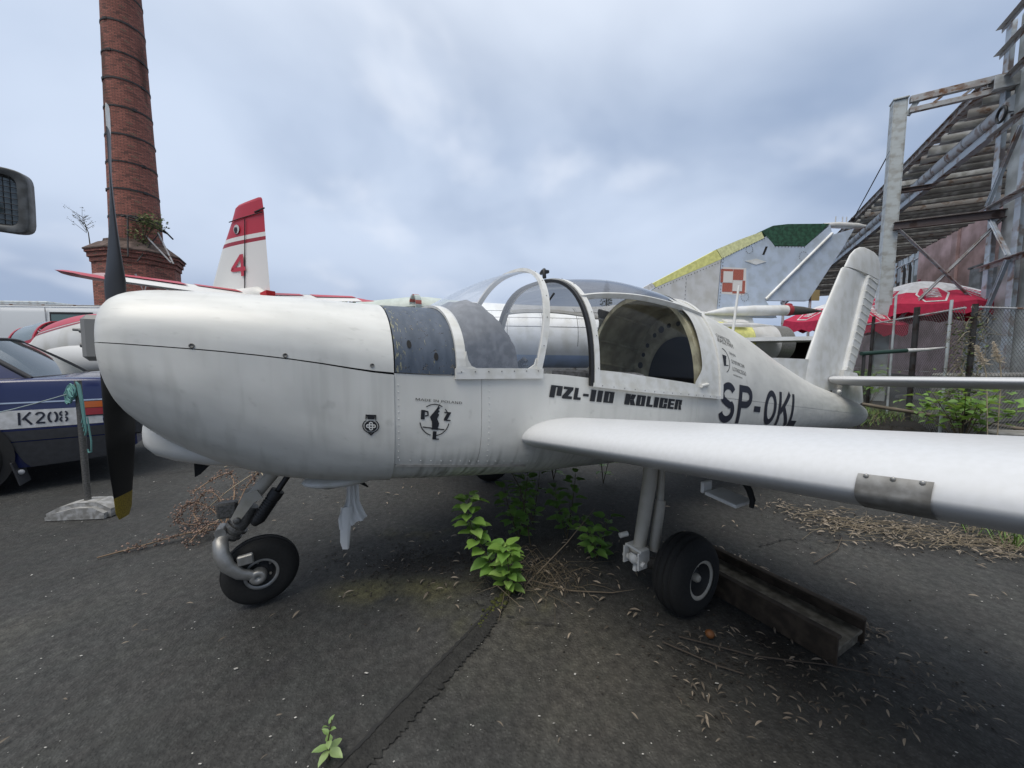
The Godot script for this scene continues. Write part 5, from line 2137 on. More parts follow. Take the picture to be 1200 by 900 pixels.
# ---------------------------------------------------------------- small objects near the aircraft
func build_near_objects():
	# steel channel lying on the ground, open side up
	var a := W(1.345, 0, 1.40)
	var b := W(1.03, 0, 1.99)
	var ln := a.distance_to(b)
	var dirv := (b - a).normalized()
	var xf := Transform3D(Basis(dirv, Vector3.UP, dirv.cross(Vector3.UP)), a)
	var ch := thing("steel_channel", "rusty steel channel lying open side up behind the left main wheel", "steel channel", xf)
	var mb := MB.new()
	# two flanges with turned lips and a web between them
	for k in [-1.0, 1.0]:
		mb = MB.new()
		mb.box(Vector3(ln / 2, 0.058, 0.118 * k), Vector3(ln, 0.113, 0.012), Basis(), 0.003)
		mb.box(Vector3(ln / 2, 0.110, 0.108 * k), Vector3(ln, 0.012, 0.034), Basis(), 0.003)
		part("flange", mb, M.channel, ch)
	mb = MB.new()
	mb.box(Vector3(ln / 2, 0.055, 0), Vector3(ln - 0.01, 0.014, 0.222), Basis(), 0.003)
	mb.box(Vector3(ln / 2, 0.026, 0), Vector3(ln - 0.03, 0.044, 0.20), Basis(), 0.003)
	part("web", mb, M.channel_web, ch)
	# rag tied to the drain under the belly
	mb = MB.new()
	var P := []
	var prof := [[0.575, 0.030, 0.0], [0.53, 0.034, 0.0], [0.47, 0.034, -0.002], [0.42, 0.040, -0.006], [0.38, 0.062, -0.010], [0.34, 0.078, -0.008], [0.305, 0.080, -0.002], [0.300, 0.074, 0.0]]
	for q in prof:
		var row := PackedVector3Array()
		for j in 13:
			var s := (j - 6) / 6.0
			row.append(Vector3(0.86 + q[2] + s * q[1] * 0.85, q[0] + (0.02 * s if q[0] < 0.32 else 0.0), 0.05 + 0.012 * sin(j * 1.5 + q[0] * 20)))
		P.append(row)
	mb.grid(P)
	P = []
	for q in [[0.40, 0.82, 0.85], [0.33, 0.815, 0.845], [0.27, 0.813, 0.836], [0.22, 0.812, 0.832], [0.18, 0.822, 0.828]]:
		P.append(PackedVector3Array([Vector3(q[1] - 0.02, q[0], 0.055), Vector3((q[1] + q[2]) / 2, q[0], 0.068), Vector3(q[2] + 0.005, q[0], 0.056)]))
	mb.grid(P)
	var base := frame(-1.589, 1.5095, rad_to_deg(0.5069))
	for i in mb.v.size():
		mb.v[i] = base * mb.v[i]
		mb.n[i] = base.basis * mb.n[i]
	var rm: StandardMaterial3D = M.rag
	rm.cull_mode = BaseMaterial3D.CULL_DISABLED
	solo("rag", mb, rm, "torn white cloth rag hanging from the belly behind the nose wheel", "rag")
	mb = MB.new()
	var loop := []
	for i in 13:
		var t := TAU * i / 12
		loop.append(base * Vector3(0.755 + 0.028 * cos(t), 0.525 + 0.010 * sin(t), 0.10 + 0.02 * sin(t)))
	mb.tube(loop, 0.003, 5)
	mb.tube([base * Vector3(0.775, 0.53, 0.10), base * Vector3(0.79, 0.56, 0.10), base * Vector3(0.80, 0.59, 0.10)], 0.004, 5)
	solo("wire_loop", mb, M.matt_black, "small black wire loop under the belly left of the white rag", "wire")
	mb = MB.new()
	mb.tube([base * Vector3(0.90, 0.585, 0.05), base * Vector3(0.885, 0.545, 0.05), base * Vector3(0.90, 0.515, 0.06), base * Vector3(0.93, 0.49, 0.07)], [0.018, 0.016, 0.010, 0.003], 8)
	solo("drain_pipe", mb, M.matt_black, "black drain stub under the belly holding the white rag", "drain stub")

	# barrier post with a cord
	var ps := thing("barrier_post", "thin grey steel post in a concrete foot with green cord wound on top", "barrier post", Transform3D(Basis(), W(-3.075, 0, 2.66)))
	mb = MB.new()
	mb.prism(PackedVector2Array([Vector2(-0.22, 0.002), Vector2(-0.22, 0.04), Vector2(-0.14, 0.082), Vector2(-0.02, 0.112), Vector2(0.10, 0.112), Vector2(0.19, 0.06), Vector2(0.19, 0.002)]), -0.06, 0.06, Basis(Vector3.UP, 0.12))
	mb.prism(PackedVector2Array([Vector2(-0.20, 0.0), Vector2(-0.20, 0.025), Vector2(-0.13, 0.055), Vector2(-0.02, 0.082), Vector2(0.10, 0.082), Vector2(0.17, 0.04), Vector2(0.17, 0.0)]), -0.09, 0.09, Basis(Vector3.UP, 0.12))
	part("concrete_foot", mb, M.pale_concrete, ps)
	mb = MB.new()
	mb.tube([Vector3(-0.005, 0.07, 0), Vector3(-0.01, 0.98, 0)], 0.019, 10)
	part("post", mb, M.dull_steel, ps)
	mb = MB.new()
	for k in 6:
		var c := []
		for i in 15:
			var t := TAU * i / 14
			c.append(Vector3(-0.03 + (0.030 + 0.006 * k) * cos(t) * rnd(0.75, 1.15) - 0.006 * k, 0.905 - 0.008 * k + 0.05 * sin(t) * rnd(0.7, 1.15), 0.024 + 0.006 * k * cos(t)))
		mb.tube(c, 0.005, 5, false)
	for k in 4:
		var x := 0.014 + 0.005 * k
		mb.tube([Vector3(0.0, 0.97, 0.02), Vector3(x, 0.95, 0.024), Vector3(x + 0.012, 0.82, 0.022), Vector3(x + 0.02, 0.72 - 0.03 * k, 0.022), Vector3(x + 0.005, 0.68 - 0.03 * k, 0.02)], 0.0055, 5)
	mb.tube([Vector3(0.06, 0.72, 0.02), Vector3(0.075, 0.55, 0.02), Vector3(0.07, 0.47, 0.02), Vector3(0.05, 0.465, 0.02), Vector3(0.045, 0.49, 0.02)], 0.005, 5)
	part("cord_coil", mb, plain(Color(0.12, 0.27, 0.25), 0.9), ps)
	mb = MB.new()
	var cp := []
	for i in 13:
		var t := i / 12.0
		cp.append(Vector3(-0.03 - 1.5 * t, 0.90 - 0.20 * sin(t * 2.6), -0.0 + 0.28 * t))
	mb.tube(cp, 0.004, 5, false)
	part("cord", mb, plain(Color(0.30, 0.36, 0.36), 0.9), ps)

	# caged floodlight on an arm that comes from a pole to the left
	var c := W(-2.80, 1.99, 2.02)
	var bas := Basis(Vector3.UP, deg_to_rad(32)) * Basis(Vector3(0, 0, 1), -0.06) * Basis(Vector3(1, 0, 0), 0.12)
	var fl := thing("floodlight", "grey caged floodlight on an arm above the blue car", "floodlight", Transform3D(bas, c))
	mb = MB.new()
	var hw := 0.19
	var hh := 0.165
	var rows := []
	for q in [[0.0, 1.0], [-0.05, 1.0], [-0.12, 0.75], [-0.16, 0.5]]:
		var row := PackedVector3Array()
		for i in 33:
			var t := TAU * i / 32
			row.append(Vector3(signf(cos(t)) * pow(absf(cos(t)), 0.28) * hw * q[1], signf(sin(t)) * pow(absf(sin(t)), 0.28) * hh * q[1], q[0]))
		rows.append(row)
	mb.grid(rows, true)
	var bk: PackedVector3Array = rows[3]
	for i in 32:
		mb.tri(Vector3(0, 0, -0.17), bk[i + 1], bk[i])
	part("housing", mb, M.lamp_grey, fl)
	mb = MB.new()
	rows = []
	for q in [[0.0, 1.0], [0.018, 1.0], [0.022, 0.97], [0.022, 0.80], [0.0, 0.78], [-0.03, 0.70]]:
		var row := PackedVector3Array()
		for i in 33:
			var t := TAU * i / 32
			row.append(Vector3(signf(cos(t)) * pow(absf(cos(t)), 0.28) * hw * q[1], signf(sin(t)) * pow(absf(sin(t)), 0.28) * hh * q[1], q[0]))
		rows.append(row)
	mb.grid(rows, true)
	part("bezel", mb, M.lamp_grey, fl)
	mb = MB.new()
	mb.quad(Vector3(-hw * 0.8, -hh * 0.8, -0.02), Vector3(hw * 0.8, -hh * 0.8, -0.02), Vector3(hw * 0.8, hh * 0.8, -0.02), Vector3(-hw * 0.8, hh * 0.8, -0.02))
	part("reflector", mb, plain(Color(0.20, 0.23, 0.24), 0.3, 0.6), fl)
	mb = MB.new()
	mb.tube([Vector3(-0.07, -0.04, -0.005), Vector3(0.07, -0.04, -0.005)], 0.022, 10)
	part("lamp_tube", mb, plain(Color(0.45, 0.60, 0.60), 0.3), fl)
	mb = MB.new()
	for i in 13:
		var x := -hw * 0.78 + hw * 1.56 * i / 12
		mb.tube([Vector3(x, -hh * 0.78, 0.008), Vector3(x, hh * 0.78, 0.008)], 0.0022, 5, false)
	for i in 10:
		var y := -hh * 0.78 + hh * 1.56 * i / 9
		mb.tube([Vector3(-hw * 0.78, y, 0.012), Vector3(hw * 0.78, y, 0.012)], 0.0022, 5, false)
	stuff(part("guard_wires", mb, M.black, fl))
	mb = MB.new()
	mb.tube([Vector3(-0.02, hh, -0.06), Vector3(-0.10, hh + 0.03, -0.06), Vector3(-1.25, hh + 0.05, -0.06)], 0.016, 8)
	part("bracket_arm", mb, M.black, fl)
	var lp := thing("lamp_pole", "grey lamp pole that carries the caged floodlight", "lamp pole", Transform3D(Basis(), W(-4.05, 0, 2.46)))
	mb = MB.new()
	mb.tube([Vector3.ZERO, Vector3(0, 2.9, 0)], 0.045, 12)
	part("post", mb, M.grey_steel, lp)


# ---------------------------------------------------------------- the blue car
func build_car():
	var xf := frame(-4.83, 3.61, 35)
	var car := thing("police_car", "dark blue saloon car with white side band and number K208", "car", xf)
	var navy := plain(Color(0.016, 0.023, 0.085), 0.2)
	navy.clearcoat_enabled = true
	navy.clearcoat = 0.35
	navy.clearcoat_roughness = 0.06
	var plastic := mottled(Color(0.035, 0.036, 0.04), 0.6, 0.0, M.fine, 2.0)
	var T := [
		# x, belt height, bottom, half width at belt, half width at mid
		[-3.62, 0.62, 0.32, 0.60, 0.62], [-3.55, 0.72, 0.24, 0.74, 0.76], [-3.3, 0.78, 0.20, 0.79, 0.83], [-2.2, 0.92, 0.20, 0.80, 0.85], [-1.0, 0.945, 0.20, 0.80, 0.855], [0.0, 0.95, 0.20, 0.80, 0.855], [0.55, 0.955, 0.22, 0.775, 0.845], [0.80, 0.95, 0.24, 0.75, 0.82], [0.92, 0.94, 0.26, 0.70, 0.78], [0.965, 0.92, 0.30, 0.62, 0.70],
	]
	var at := func(x: float, v: float, off: float) -> Vector3:
		# v 0 the sill, 1 the shoulder of the left side
		var yb := table(T, x, 2)
		var yt := table(T, x, 1)
		var y := lerpf(yb, yt - 0.03, v)
		var z := lerpf(table(T, x, 4), table(T, x, 3), pow(clampf(v, 0, 1), 3.0)) - 0.03 * pow(1.0 - v, 3.0)
		return Vector3(x, y, z + off)
	var zs := func(x: float, y: float, off: float) -> Vector3:
		var yb := table(T, x, 2)
		var yt := table(T, x, 1)
		return at.call(x, clampf((y - yb) / (yt - 0.03 - yb), 0, 1), off)
	var mb := MB.new()
	var P := []
	for i in 61:
		var x := lerpf(-3.62, 0.965, i / 60.0)
		var row := PackedVector3Array()
		for j in 11:
			row.append(at.call(x, j / 10.0, 0))
		var yt := table(T, x, 1)
		var w := table(T, x, 3)
		row.append(Vector3(x, yt - 0.008, w - 0.018))
		row.append(Vector3(x, yt + 0.004, w - 0.06))
		row.append(Vector3(x, yt + 0.012, 0))
		var k := row.size()
		for j in range(k - 2, -1, -1):
			row.append(Vector3(row[j].x, row[j].y, -row[j].z))
		P.append(row)
	mb.grid(P, false, [], true)
	for e in [0, 60]:
		var r: PackedVector3Array = P[e]
		for j in r.size() / 2:
			mb.quad(r[j], r[j + 1], r[r.size() - 2 - j], r[r.size() - 1 - j])
	part("body", mb, navy, car)
	# cabin: roof, pillars and glass
	var lo := [[-2.25, 0.93, 0.72], [-1.75, 0.94, 0.775], [-0.9, 0.945, 0.785], [-0.05, 0.945, 0.775], [0.34, 0.95, 0.70]]
	var hi := [[-1.42, 1.25, 0.53], [-1.25, 1.275, 0.59], [-0.75, 1.29, 0.60], [-0.30, 1.28, 0.59], [-0.06, 1.262, 0.55]]
	var q := func(i: int, t: float, s: float, off := 0.0) -> Vector3:
		var a: Array = lo[i]
		var b: Array = hi[i]
		var bow := 0.02 * sin(t * PI)
		return Vector3(lerpf(a[0], b[0], t), lerpf(a[1], b[1], t) + bow * 0.4, s * (lerpf(a[2], b[2], t) + bow + off))
	mb = MB.new()
	P = []
	for i in 5:
		var b: Array = hi[i]
		var row := PackedVector3Array()
		for j in 13:
			var s := (j - 6) / 6.0
			row.append(Vector3(b[0] + (0.04 * (1 - s * s) if i == 4 else (-0.04 * (1 - s * s) if i == 0 else 0.0)), b[1] + 0.035 * (1.0 - s * s) - 0.02 * pow(absf(s), 6.0), s * (b[2] + 0.01)))
		P.append(row)
	mb.grid(P, false, [], true)
	part("roof", mb, navy, car)
	var dk := pane(Color(0.30, 0.36, 0.38), 0.55, 0.04)
	for s in [1.0, -1.0]:
		for k in 4:
			mb = MB.new()
			var rows := []
			for i in 7:
				var t := i / 6.0
				var row := PackedVector3Array()
				for j in 5:
					var f := j / 4.0
					row.append(q.call(k, t, s).lerp(q.call(k + 1, t, s), f))
				rows.append(row)
			mb.grid(rows)
			if k == 3:
				part("rear_pillar", mb, navy, car)
			elif k == 0:
				part("side_glass", mb, dk, car)
			else:
				part("side_glass", mb, dk, car)
		mb = MB.new()
		for k in [0, 1, 2, 3]:
			mb.tube([q.call(k, 0.0, s, 0.002), q.call(k, 0.5, s, 0.004), q.call(k, 1.0, s, 0.002)], 0.018 if k != 2 else 0.03, 6)
		var g := []
		for k in 5:
			g.append(q.call(k, 1.0, s, 0.012) + Vector3(0, 0.005, 0))
		mb.tube(g, 0.016, 6)
		g = []
		for k in 5:
			g.append(q.call(k, 0.0, s, 0.004))
		mb.tube(g, 0.012, 6)
		part("window_surround", mb, plastic, car)
	for e in [[4, "rear_window", 0.36], [0, "windscreen", -2.25]]:
		var rows := []
		var edge := []
		for i in 9:
			var t := i / 8.0
			var row := PackedVector3Array()
			for j in 13:
				var s := (j - 6) / 6.0
				var p: Vector3 = q.call(e[0], t, 1.0)
				row.append(Vector3(p.x + signf(e[2]) * 0.06 * (1 - s * s), p.y + 0.035 * t * (1 - s * s) + 0.004, p.z * s))
			rows.append(row)
		mb = MB.new()
		mb.grid(rows)
		part(e[1], mb, dk, car)
		mb = MB.new()
		for r in [rows[0], rows[8]]:
			mb.tube(Array(r), 0.016, 6)
		for c in [0, 12]:
			var g := []
			for i in 9:
				g.append(rows[i][c])
			mb.tube(g, 0.020, 6)
		part("window_seal", mb, plastic, car)
	mb = MB.new()
	for s in [1.0, -1.0]:
		mb.box(Vector3(-0.50, 0.90, 0.33 * s), Vector3(0.16, 0.55, 0.48), Basis(Vector3(0, 0, 1), -0.25), 0.06)
		mb.box(Vector3(-1.35, 0.92, 0.36 * s), Vector3(0.16, 0.6, 0.46), Basis(Vector3(0, 0, 1), -0.22), 0.06)
		mb.box(Vector3(-1.30, 1.24, 0.36 * s), Vector3(0.10, 0.16, 0.26), Basis(), 0.04)
	part("seat", mb, plain(Color(0.03, 0.03, 0.032), 0.9), car)
	# white band, bright strip, bumper strip on both sides
	for s in [1.0, -1.0]:
		var strip := func(x0: float, x1: float, y0: float, y1: float, off: float, slant := 0.0) -> MB:
			var m := MB.new()
			var rows := []
			for i in 25:
				var t := i / 24.0
				var row := PackedVector3Array()
				for j in 4:
					var y := lerpf(y0, y1, j / 3.0)
					var x := lerpf(x0 + slant * (1.0 - j / 3.0), x1, t)
					var p: Vector3 = zs.call(x, y, off)
					row.append(Vector3(p.x, p.y, p.z * s))
				rows.append(row)
			m.grid(rows)
			return m
		part("white_band", strip.call(-3.2, 0.93, 0.545, 0.695, 0.003), M.band_white, car)
		part("bright_strip", strip.call(-3.3, 0.94, 0.752, 0.764, 0.006), M.chrome, car)
		part("rubbing_strip", strip.call(-3.2, 0.95, 0.44, 0.525, 0.010), plastic, car)
		part("lower_panel", strip.call(0.24, 0.95, 0.17, 0.43, 0.012, 0.10), plastic, car)
		part("lower_panel", strip.call(-3.5, -2.95, 0.17, 0.43, 0.012), plastic, car)
		# wheels in their arches
		for wx in [-0.09, -2.72]:
			mb = MB.new()
			mb.lathe([Vector2(0.0, 0.0), Vector2(0.36, 0.0)], Vector3(wx, 0.33, s * 0.862), Basis(Vector3(1, 0, 0), Vector3(0, 0, s), Vector3(0, -s, 0)), 32)
			part("wheel_well", mb, M.dark_inside, car)
			var w := group_part("wheel", car)
			wheel_parts(w, Vector3(wx, 0.305, s * 0.81), Vector3(0, 0, s), 0.305, 0.19, 0.19, plain(Color(0.03, 0.03, 0.03), 0.6, 0.3))
		mb = MB.new()
		mb.quad(Vector3(0.235, 0.30, s * 0.80), Vector3(0.235, 0.30, s * 0.865), Vector3(0.29, 0.10, s * 0.87), Vector3(0.29, 0.10, s * 0.70))
		mb.box(Vector3(0.27, 0.17, s * 0.80), Vector3(0.012, 0.20, 0.18), Basis(Vector3(0, 0, 1), 0.2), 0.003)
		part("mud_flap", mb, plastic, car)
		if s > 0:
			mb = MB.new()
			mb.lathe([Vector2(0.0, 0.01), Vector2(0.018, 0.008), Vector2(0.022, 0.0)], Vector3(0.285, 0.175, 0.84), Basis(Vector3(0, 1, 0), Vector3(0.5, 0, 0.86), Vector3(0.86, 0, -0.5)), 12)
			part("reflector", mb, plain(Color(0.5, 0.5, 0.5), 0.3), car)
		# tail lamps wrap the corner
		for lm in [[0.69, 0.745, Color(0.45, 0.10, 0.01)], [0.625, 0.685, Color(0.28, 0.01, 0.015)]]:
			mb = strip.call(0.645, 0.962, lm[0], lm[1], 0.012)
			part("tail_lamp", mb, plain(lm[2], 0.15), car)
		part("lamp_surround", strip.call(0.635, 0.963, 0.615, 0.752, 0.007), plastic, car)
	# stencilled number
	mb = MB.new()
	var k2 := func(a: float, b: float) -> Vector3: return zs.call(0.290 + a * 0.97, 0.572 + b + 0.004 * a, 0.0065)
	var H := 0.104
	var sw := 0.0145
	stroke(mb, [Vector2(0.012, 0), Vector2(0.012, H)], sw, k2)
	stroke(mb, [Vector2(0.030, H * 0.42), Vector2(0.075, H)], sw, k2)
	stroke(mb, [Vector2(0.042, H * 0.55), Vector2(0.080, 0)], sw, k2)
	var arc := func(cx: float, cy: float, rx: float, ry: float, a0: float, a1: float) -> Array:
		var o := []
		for i in 13:
			var t := deg_to_rad(lerpf(a0, a1, i / 12.0))
			o.append(Vector2(cx + rx * cos(t), cy + ry * sin(t)))
		return o
	var two: Array = arc.call(0.128, H - 0.030, 0.022, 0.022, 170, -40)
	two.append(Vector2(0.106, 0.010))
	two.append(Vector2(0.156, 0.010))
	stroke(mb, two, sw, k2, false, 0.01)
	stroke(mb, arc.call(0.198, H / 2, 0.022, H / 2 - 0.009, 105, 255), sw, k2, false, 0.01)
	stroke(mb, arc.call(0.204, H / 2, 0.022, H / 2 - 0.009, 75, -75), sw, k2, false, 0.01)
	for y in [H * 0.735, H * 0.27]:
		stroke(mb, arc.call(0.262, y, 0.018, 0.019, 110, 250), sw * 0.9, k2, false, 0.01)
		stroke(mb, arc.call(0.267, y, 0.018, 0.019, 70, -70), sw * 0.9, k2, false, 0.01)
	part("car_number", mb, M.ink_blue, car)
	mb = MB.new()
	mb.box(Vector3(0.975, 0.50, 0), Vector3(0.06, 0.20, 1.40), Basis(), 0.03)
	part("bumper", mb, plastic, car)


# ---------------------------------------------------------------- the other aircraft
func build_trainer():
	var tr := thing("trainer_jet", "white and red jet trainer with number 4 on its tail", "aircraft", frame(-14.0, 10.0, -23.6))
	var red := Color(0.42, 0.022, 0.04)
	var wh := Color(0.66, 0.655, 0.63)
	var T := [
		# x, centre, half height, half width
		[0.0, 1.15, 0.05, 0.05], [0.4, 1.15, 0.22, 0.22], [1.2, 1.16, 0.36, 0.36], [2.4, 1.06, 0.34, 0.44], [3.4, 1.04, 0.38, 0.47], [4.4, 1.10, 0.43, 0.48], [5.1, 1.28, 0.56, 0.48], [5.8, 1.36, 0.56, 0.47], [7.0, 1.44, 0.50, 0.45], [8.0, 1.62, 0.38, 0.36], [9.4, 1.80, 0.28, 0.26], [11.3, 1.98, 0.16, 0.12], [11.5, 2.0, 0.04, 0.03],
	]
	var P := []
	for i in 301:
		var x := 11.5 * i / 300.0
		var row := PackedVector3Array()
		for j in 121:
			var a := TAU * j / 120
			var p := Vector3(x, table(T, x, 1) + table(T, x, 2) * sin(a), table(T, x, 3) * cos(a))
			row.append(p)
		P.append(row)
	var mb := MB.new()
	mb.grid(P, true)
	part("fuselage", mb, mottled(wh, 0.42, 0.0, M.grime, 0.4), tr)
	# red back, edged by a white and a dark red line
	var edge := func(x: float, d: float) -> float:
		return asin(clampf((1.36 + (x - 3.2) * 0.118 + d - table(T, x, 1)) / table(T, x, 2), -0.9, 0.999))
	var on := func(x: float, a: float, o: float) -> Vector3:
		return Vector3(x, table(T, x, 1) + (table(T, x, 2) + o) * sin(a), (table(T, x, 3) + o) * cos(a))
	for q in [[0.0, 9.0, 0.005, 0], [-0.055, -0.025, 0.005, 1]]:
		for s in [0, 1]:
			var G := []
			for i in 61:
				var x := lerpf(1.8, 7.6, i / 60.0)
				var a0: float = edge.call(x, q[0])
				var a1: float = PI / 2 if q[1] > 1 else edge.call(x, q[1])
				var row := PackedVector3Array()
				for j in 13:
					var a := lerpf(a0, a1, j / 12.0)
					row.append(on.call(x, PI - a if s == 1 else a, q[2]))
				G.append(row)
			mb = MB.new()
			mb.grid(G)
			part("red_back" if q[3] == 0 else "red_line", mb, plain(red if q[3] == 0 else red * 0.7, 0.4), tr)
	# two cockpit canopies under red frames
	var cn := func(x: float, a: float) -> Vector3:
		var K := [[2.05, 0.02], [2.6, 0.36], [3.3, 0.57], [4.0, 0.58], [4.9, 0.38]]
		var h := table(K, x, 1)
		var base := table(T, x, 1) + table(T, x, 2) * 0.55
		return Vector3(x, base + h * sin(a), (0.34 if x > 2.6 else 0.28) * cos(a))
	for q in [[2.1, 2.95, "windscreen"], [3.12, 4.45, "canopy_glass"]]:
		var g := []
		for i in 13:
			var row := PackedVector3Array()
			for j in 17:
				row.append(cn.call(lerpf(q[0], q[1], i / 12.0), PI * j / 16))
			g.append(row)
		mb = MB.new()
		mb.grid(g)
		part(q[2], mb, pane(Color(0.42, 0.47, 0.46), 0.92, 0.08), tr)
	mb = MB.new()
	for x in [3.03, 4.48]:
		var hp := []
		for j in 17:
			hp.append(cn.call(x, PI * j / 16) * Vector3(1, 1.004, 1.01))
		hoop(mb, hp, Vector3(1, 0, 0), 0.09 if x < 4 else 0.08, 0.02)
	for s in [0.12, PI - 0.12]:
		var hp := []
		for i in 13:
			hp.append(cn.call(lerpf(2.1, 4.6, i / 12.0), s))
		hoop(mb, hp, Vector3(0, 1, 0), 0.12, 0.03)
	var rm := plain(red, 0.4)
	part("canopy_frame", mb, rm, tr)
	# intake on the left flank, wing stub
	mb = MB.new()
	for s in [1.0, -1.0]:
		mb.ball(Vector3(6.6, 1.10, 0.36 * s), Vector3(1.9, 0.26, 0.16), 20)
	part("intake_fairing", mb, plain(wh, 0.45), tr)
	for s in [1.0, -1.0]:
		mb = MB.new()
		wing_panel(mb, Vector3(4.9, 0.98, 0.3 * s), Vector3(5.6, 1.12, 5.0 * s), 2.3, 1.3, 2, 0.11, 0.01, 0.0, 0.99, 6, 0.2)
		if s < 0:
			part("wing", mb, plain(wh, 0.45), tr)
	# fin and rudder, white below, red above
	var sd := Vector3(0, 0, 1)
	var le := [Vector3(9.55, 1.95, 0), Vector3(10.16, 2.10, 0), Vector3(10.51, 2.74, 0), Vector3(10.55, 2.80, 0), Vector3(10.60, 2.86, 0), Vector3(10.76, 3.10, 0), Vector3(10.86, 3.285, 0)]
	var te := [Vector3(11.54, 1.93, 0), Vector3(11.545, 2.10, 0), Vector3(11.50, 2.78, 0), Vector3(11.50, 2.83, 0), Vector3(11.495, 2.89, 0), Vector3(11.485, 3.15, 0), Vector3(11.46, 3.335, 0)]
	var colr := [plain(wh, 0.45), plain(wh, 0.45), plain(red * 0.7, 0.4), plain(wh, 0.4), rm, rm]
	var fin := group_part("tail_fin", tr)
	for i in 6:
		mb = MB.new()
		foil(mb, [[le[i], te[i], 0.09, sd], [le[i + 1], te[i + 1], 0.09, sd]])
		part(["fin_skin", "fin_skin", "fin_stripe", "fin_stripe", "fin_cap", "fin_cap"][i], mb, colr[i], fin)
	mb = MB.new()
	foil(mb, [[Vector3(10.86, 3.286, 0), Vector3(11.46, 3.336, 0), 0.09, sd], [Vector3(10.93, 3.325, 0), Vector3(11.44, 3.362, 0), 0.06, sd], [Vector3(11.05, 3.345, 0), Vector3(11.38, 3.372, 0), 0.02, sd]])
	part("fin_tip", mb, rm, fin)
	mb = MB.new()
	mb.tube([Vector3(11.06, 1.99, 0.055), Vector3(11.13, 3.10, 0.045)], 0.006, 5)
	mb.tube([Vector3(10.76, 3.10, 0.040), Vector3(11.0, 3.115, 0.045), Vector3(11.48, 3.15, 0.02)], 0.007, 5)
	mb.box(Vector3(11.42, 3.185, 0.02), Vector3(0.22, 0.02, 0.012), Basis(Vector3(0, 0, 1), 0.12), 0.003)
	part("hinge_line", mb, M.matt_black, fin)
	mb = MB.new()
	mb.prism(PackedVector2Array([Vector2(10.92, 1.90), Vector2(11.56, 1.80), Vector2(11.56, 2.07), Vector2(11.2, 1.99)]), -0.065, 0.065)
	part("tail_flash", mb, plain(Color(0.50, 0.012, 0.015), 0.35), fin)
	mb = MB.new()
	stroke(mb, [Vector2(0.30, 0.0), Vector2(0.30, 0.36)], 0.072, func(a, b): return Vector3(10.78 + a * 0.9, 2.30 + b * 0.86, 0.062))
	stroke(mb, [Vector2(0.28, 0.34), Vector2(0.03, 0.12), Vector2(0.38, 0.12)], 0.066, func(a, b): return Vector3(10.78 + a * 0.9, 2.30 + b * 0.86, 0.0625))
	part("tail_number", mb, rm, fin)
	mb = MB.new()
	mb.lathe([Vector2(0.0, 0.0), Vector2(0.065, 0.0)], Vector3(10.94, 2.975, 0.052), Basis(Vector3(1, 0, 0), sd, Vector3(0, -1, 0)), 16)
	part("fin_badge", mb, plain(Color(0.5, 0.5, 0.5), 0.5), fin)
	mb = MB.new()
	mb.prism(PackedVector2Array([Vector2(-0.03, -0.045), Vector2(0.01, -0.05), Vector2(0.03, -0.01), Vector2(0.02, 0.03), Vector2(-0.03, 0.035), Vector2(-0.045, 0.0)]), 0.052, 0.056, Basis(), Vector3(10.935, 2.97, 0))
	part("badge_figure", mb, M.ink, fin)
	# tailplane, red tips and red elevators' edges
	for s in [1.0, -1.0]:
		var tp := group_part("tailplane", tr)
		mb = MB.new()
		wing_panel(mb, Vector3(10.42, 2.08, 0.06 * s), Vector3(11.0, 2.09 - (0.095 if s > 0 else -0.13), 1.62 * s), 0.98, 0.62, 2.0, 0.10, 0.0, 0.0, 0.58, 6)
		part("tailplane_skin", mb, plain(wh, 0.45), tp)
		# the elevator hangs down, its top in view
		mb = MB.new()
		wing_panel(mb, Vector3(10.98, 2.08, 0.10 * s), Vector3(11.36, 2.095 - (0.095 if s > 0 else -0.13), 1.62 * s), 0.44, 0.28, 19.0, 0.13, 0.0, 0.0, 0.99, 3)
		part("elevator", mb, plain(wh, 0.45), tp)
		mb = MB.new()
		for q in [[0.03, 0.42], [0.52, 1.0]]:
			var e0: Vector3 = Vector3(11.01, 2.103, 0.10 * s).lerp(Vector3(11.375, 2.113 - (0.095 if s > 0 else -0.13), 1.62 * s), q[0])
			var e1: Vector3 = Vector3(11.01, 2.103, 0.10 * s).lerp(Vector3(11.375, 2.113 - (0.095 if s > 0 else -0.13), 1.62 * s), q[1])
			var dn := Vector3(0.17, -0.048, 0)
			mb.quad(e0, e1, e1 + dn * 0.7, e0 + dn)
		part("edge_stripe", mb, rm, tp)
		mb = MB.new()
		wing_panel(mb, Vector3(11.0, 2.095 - (0.095 if s > 0 else -0.13), 1.622 * s), Vector3(11.16, 2.10 - (0.11 if s > 0 else -0.15), 1.92 * s), 0.62, 0.50, 9.0, 0.10, 0.0, 0.0, 0.99, 6, 0.12)
		part("tailplane_tip", mb, rm, tp)
	mb = MB.new()
	for q in [[2.0, 0.75, 0.0], [6.2, 0.8, 1.5], [6.2, 0.8, -1.5]]:
		mb.tube([Vector3(q[0], q[1] + 0.3, q[2]), Vector3(q[0], 0.25, q[2])], 0.05, 8)
	part("gear_leg", mb, M.steel, tr)
	for q in [[2.0, 0.0], [6.2, 1.5], [6.2, -1.5]]:
		var w := group_part("wheel", tr)
		wheel_parts(w, Vector3(q[0], 0.26, q[1]), Vector3(0, 0, 1), 0.26, 0.16, 0.13, M.steel)


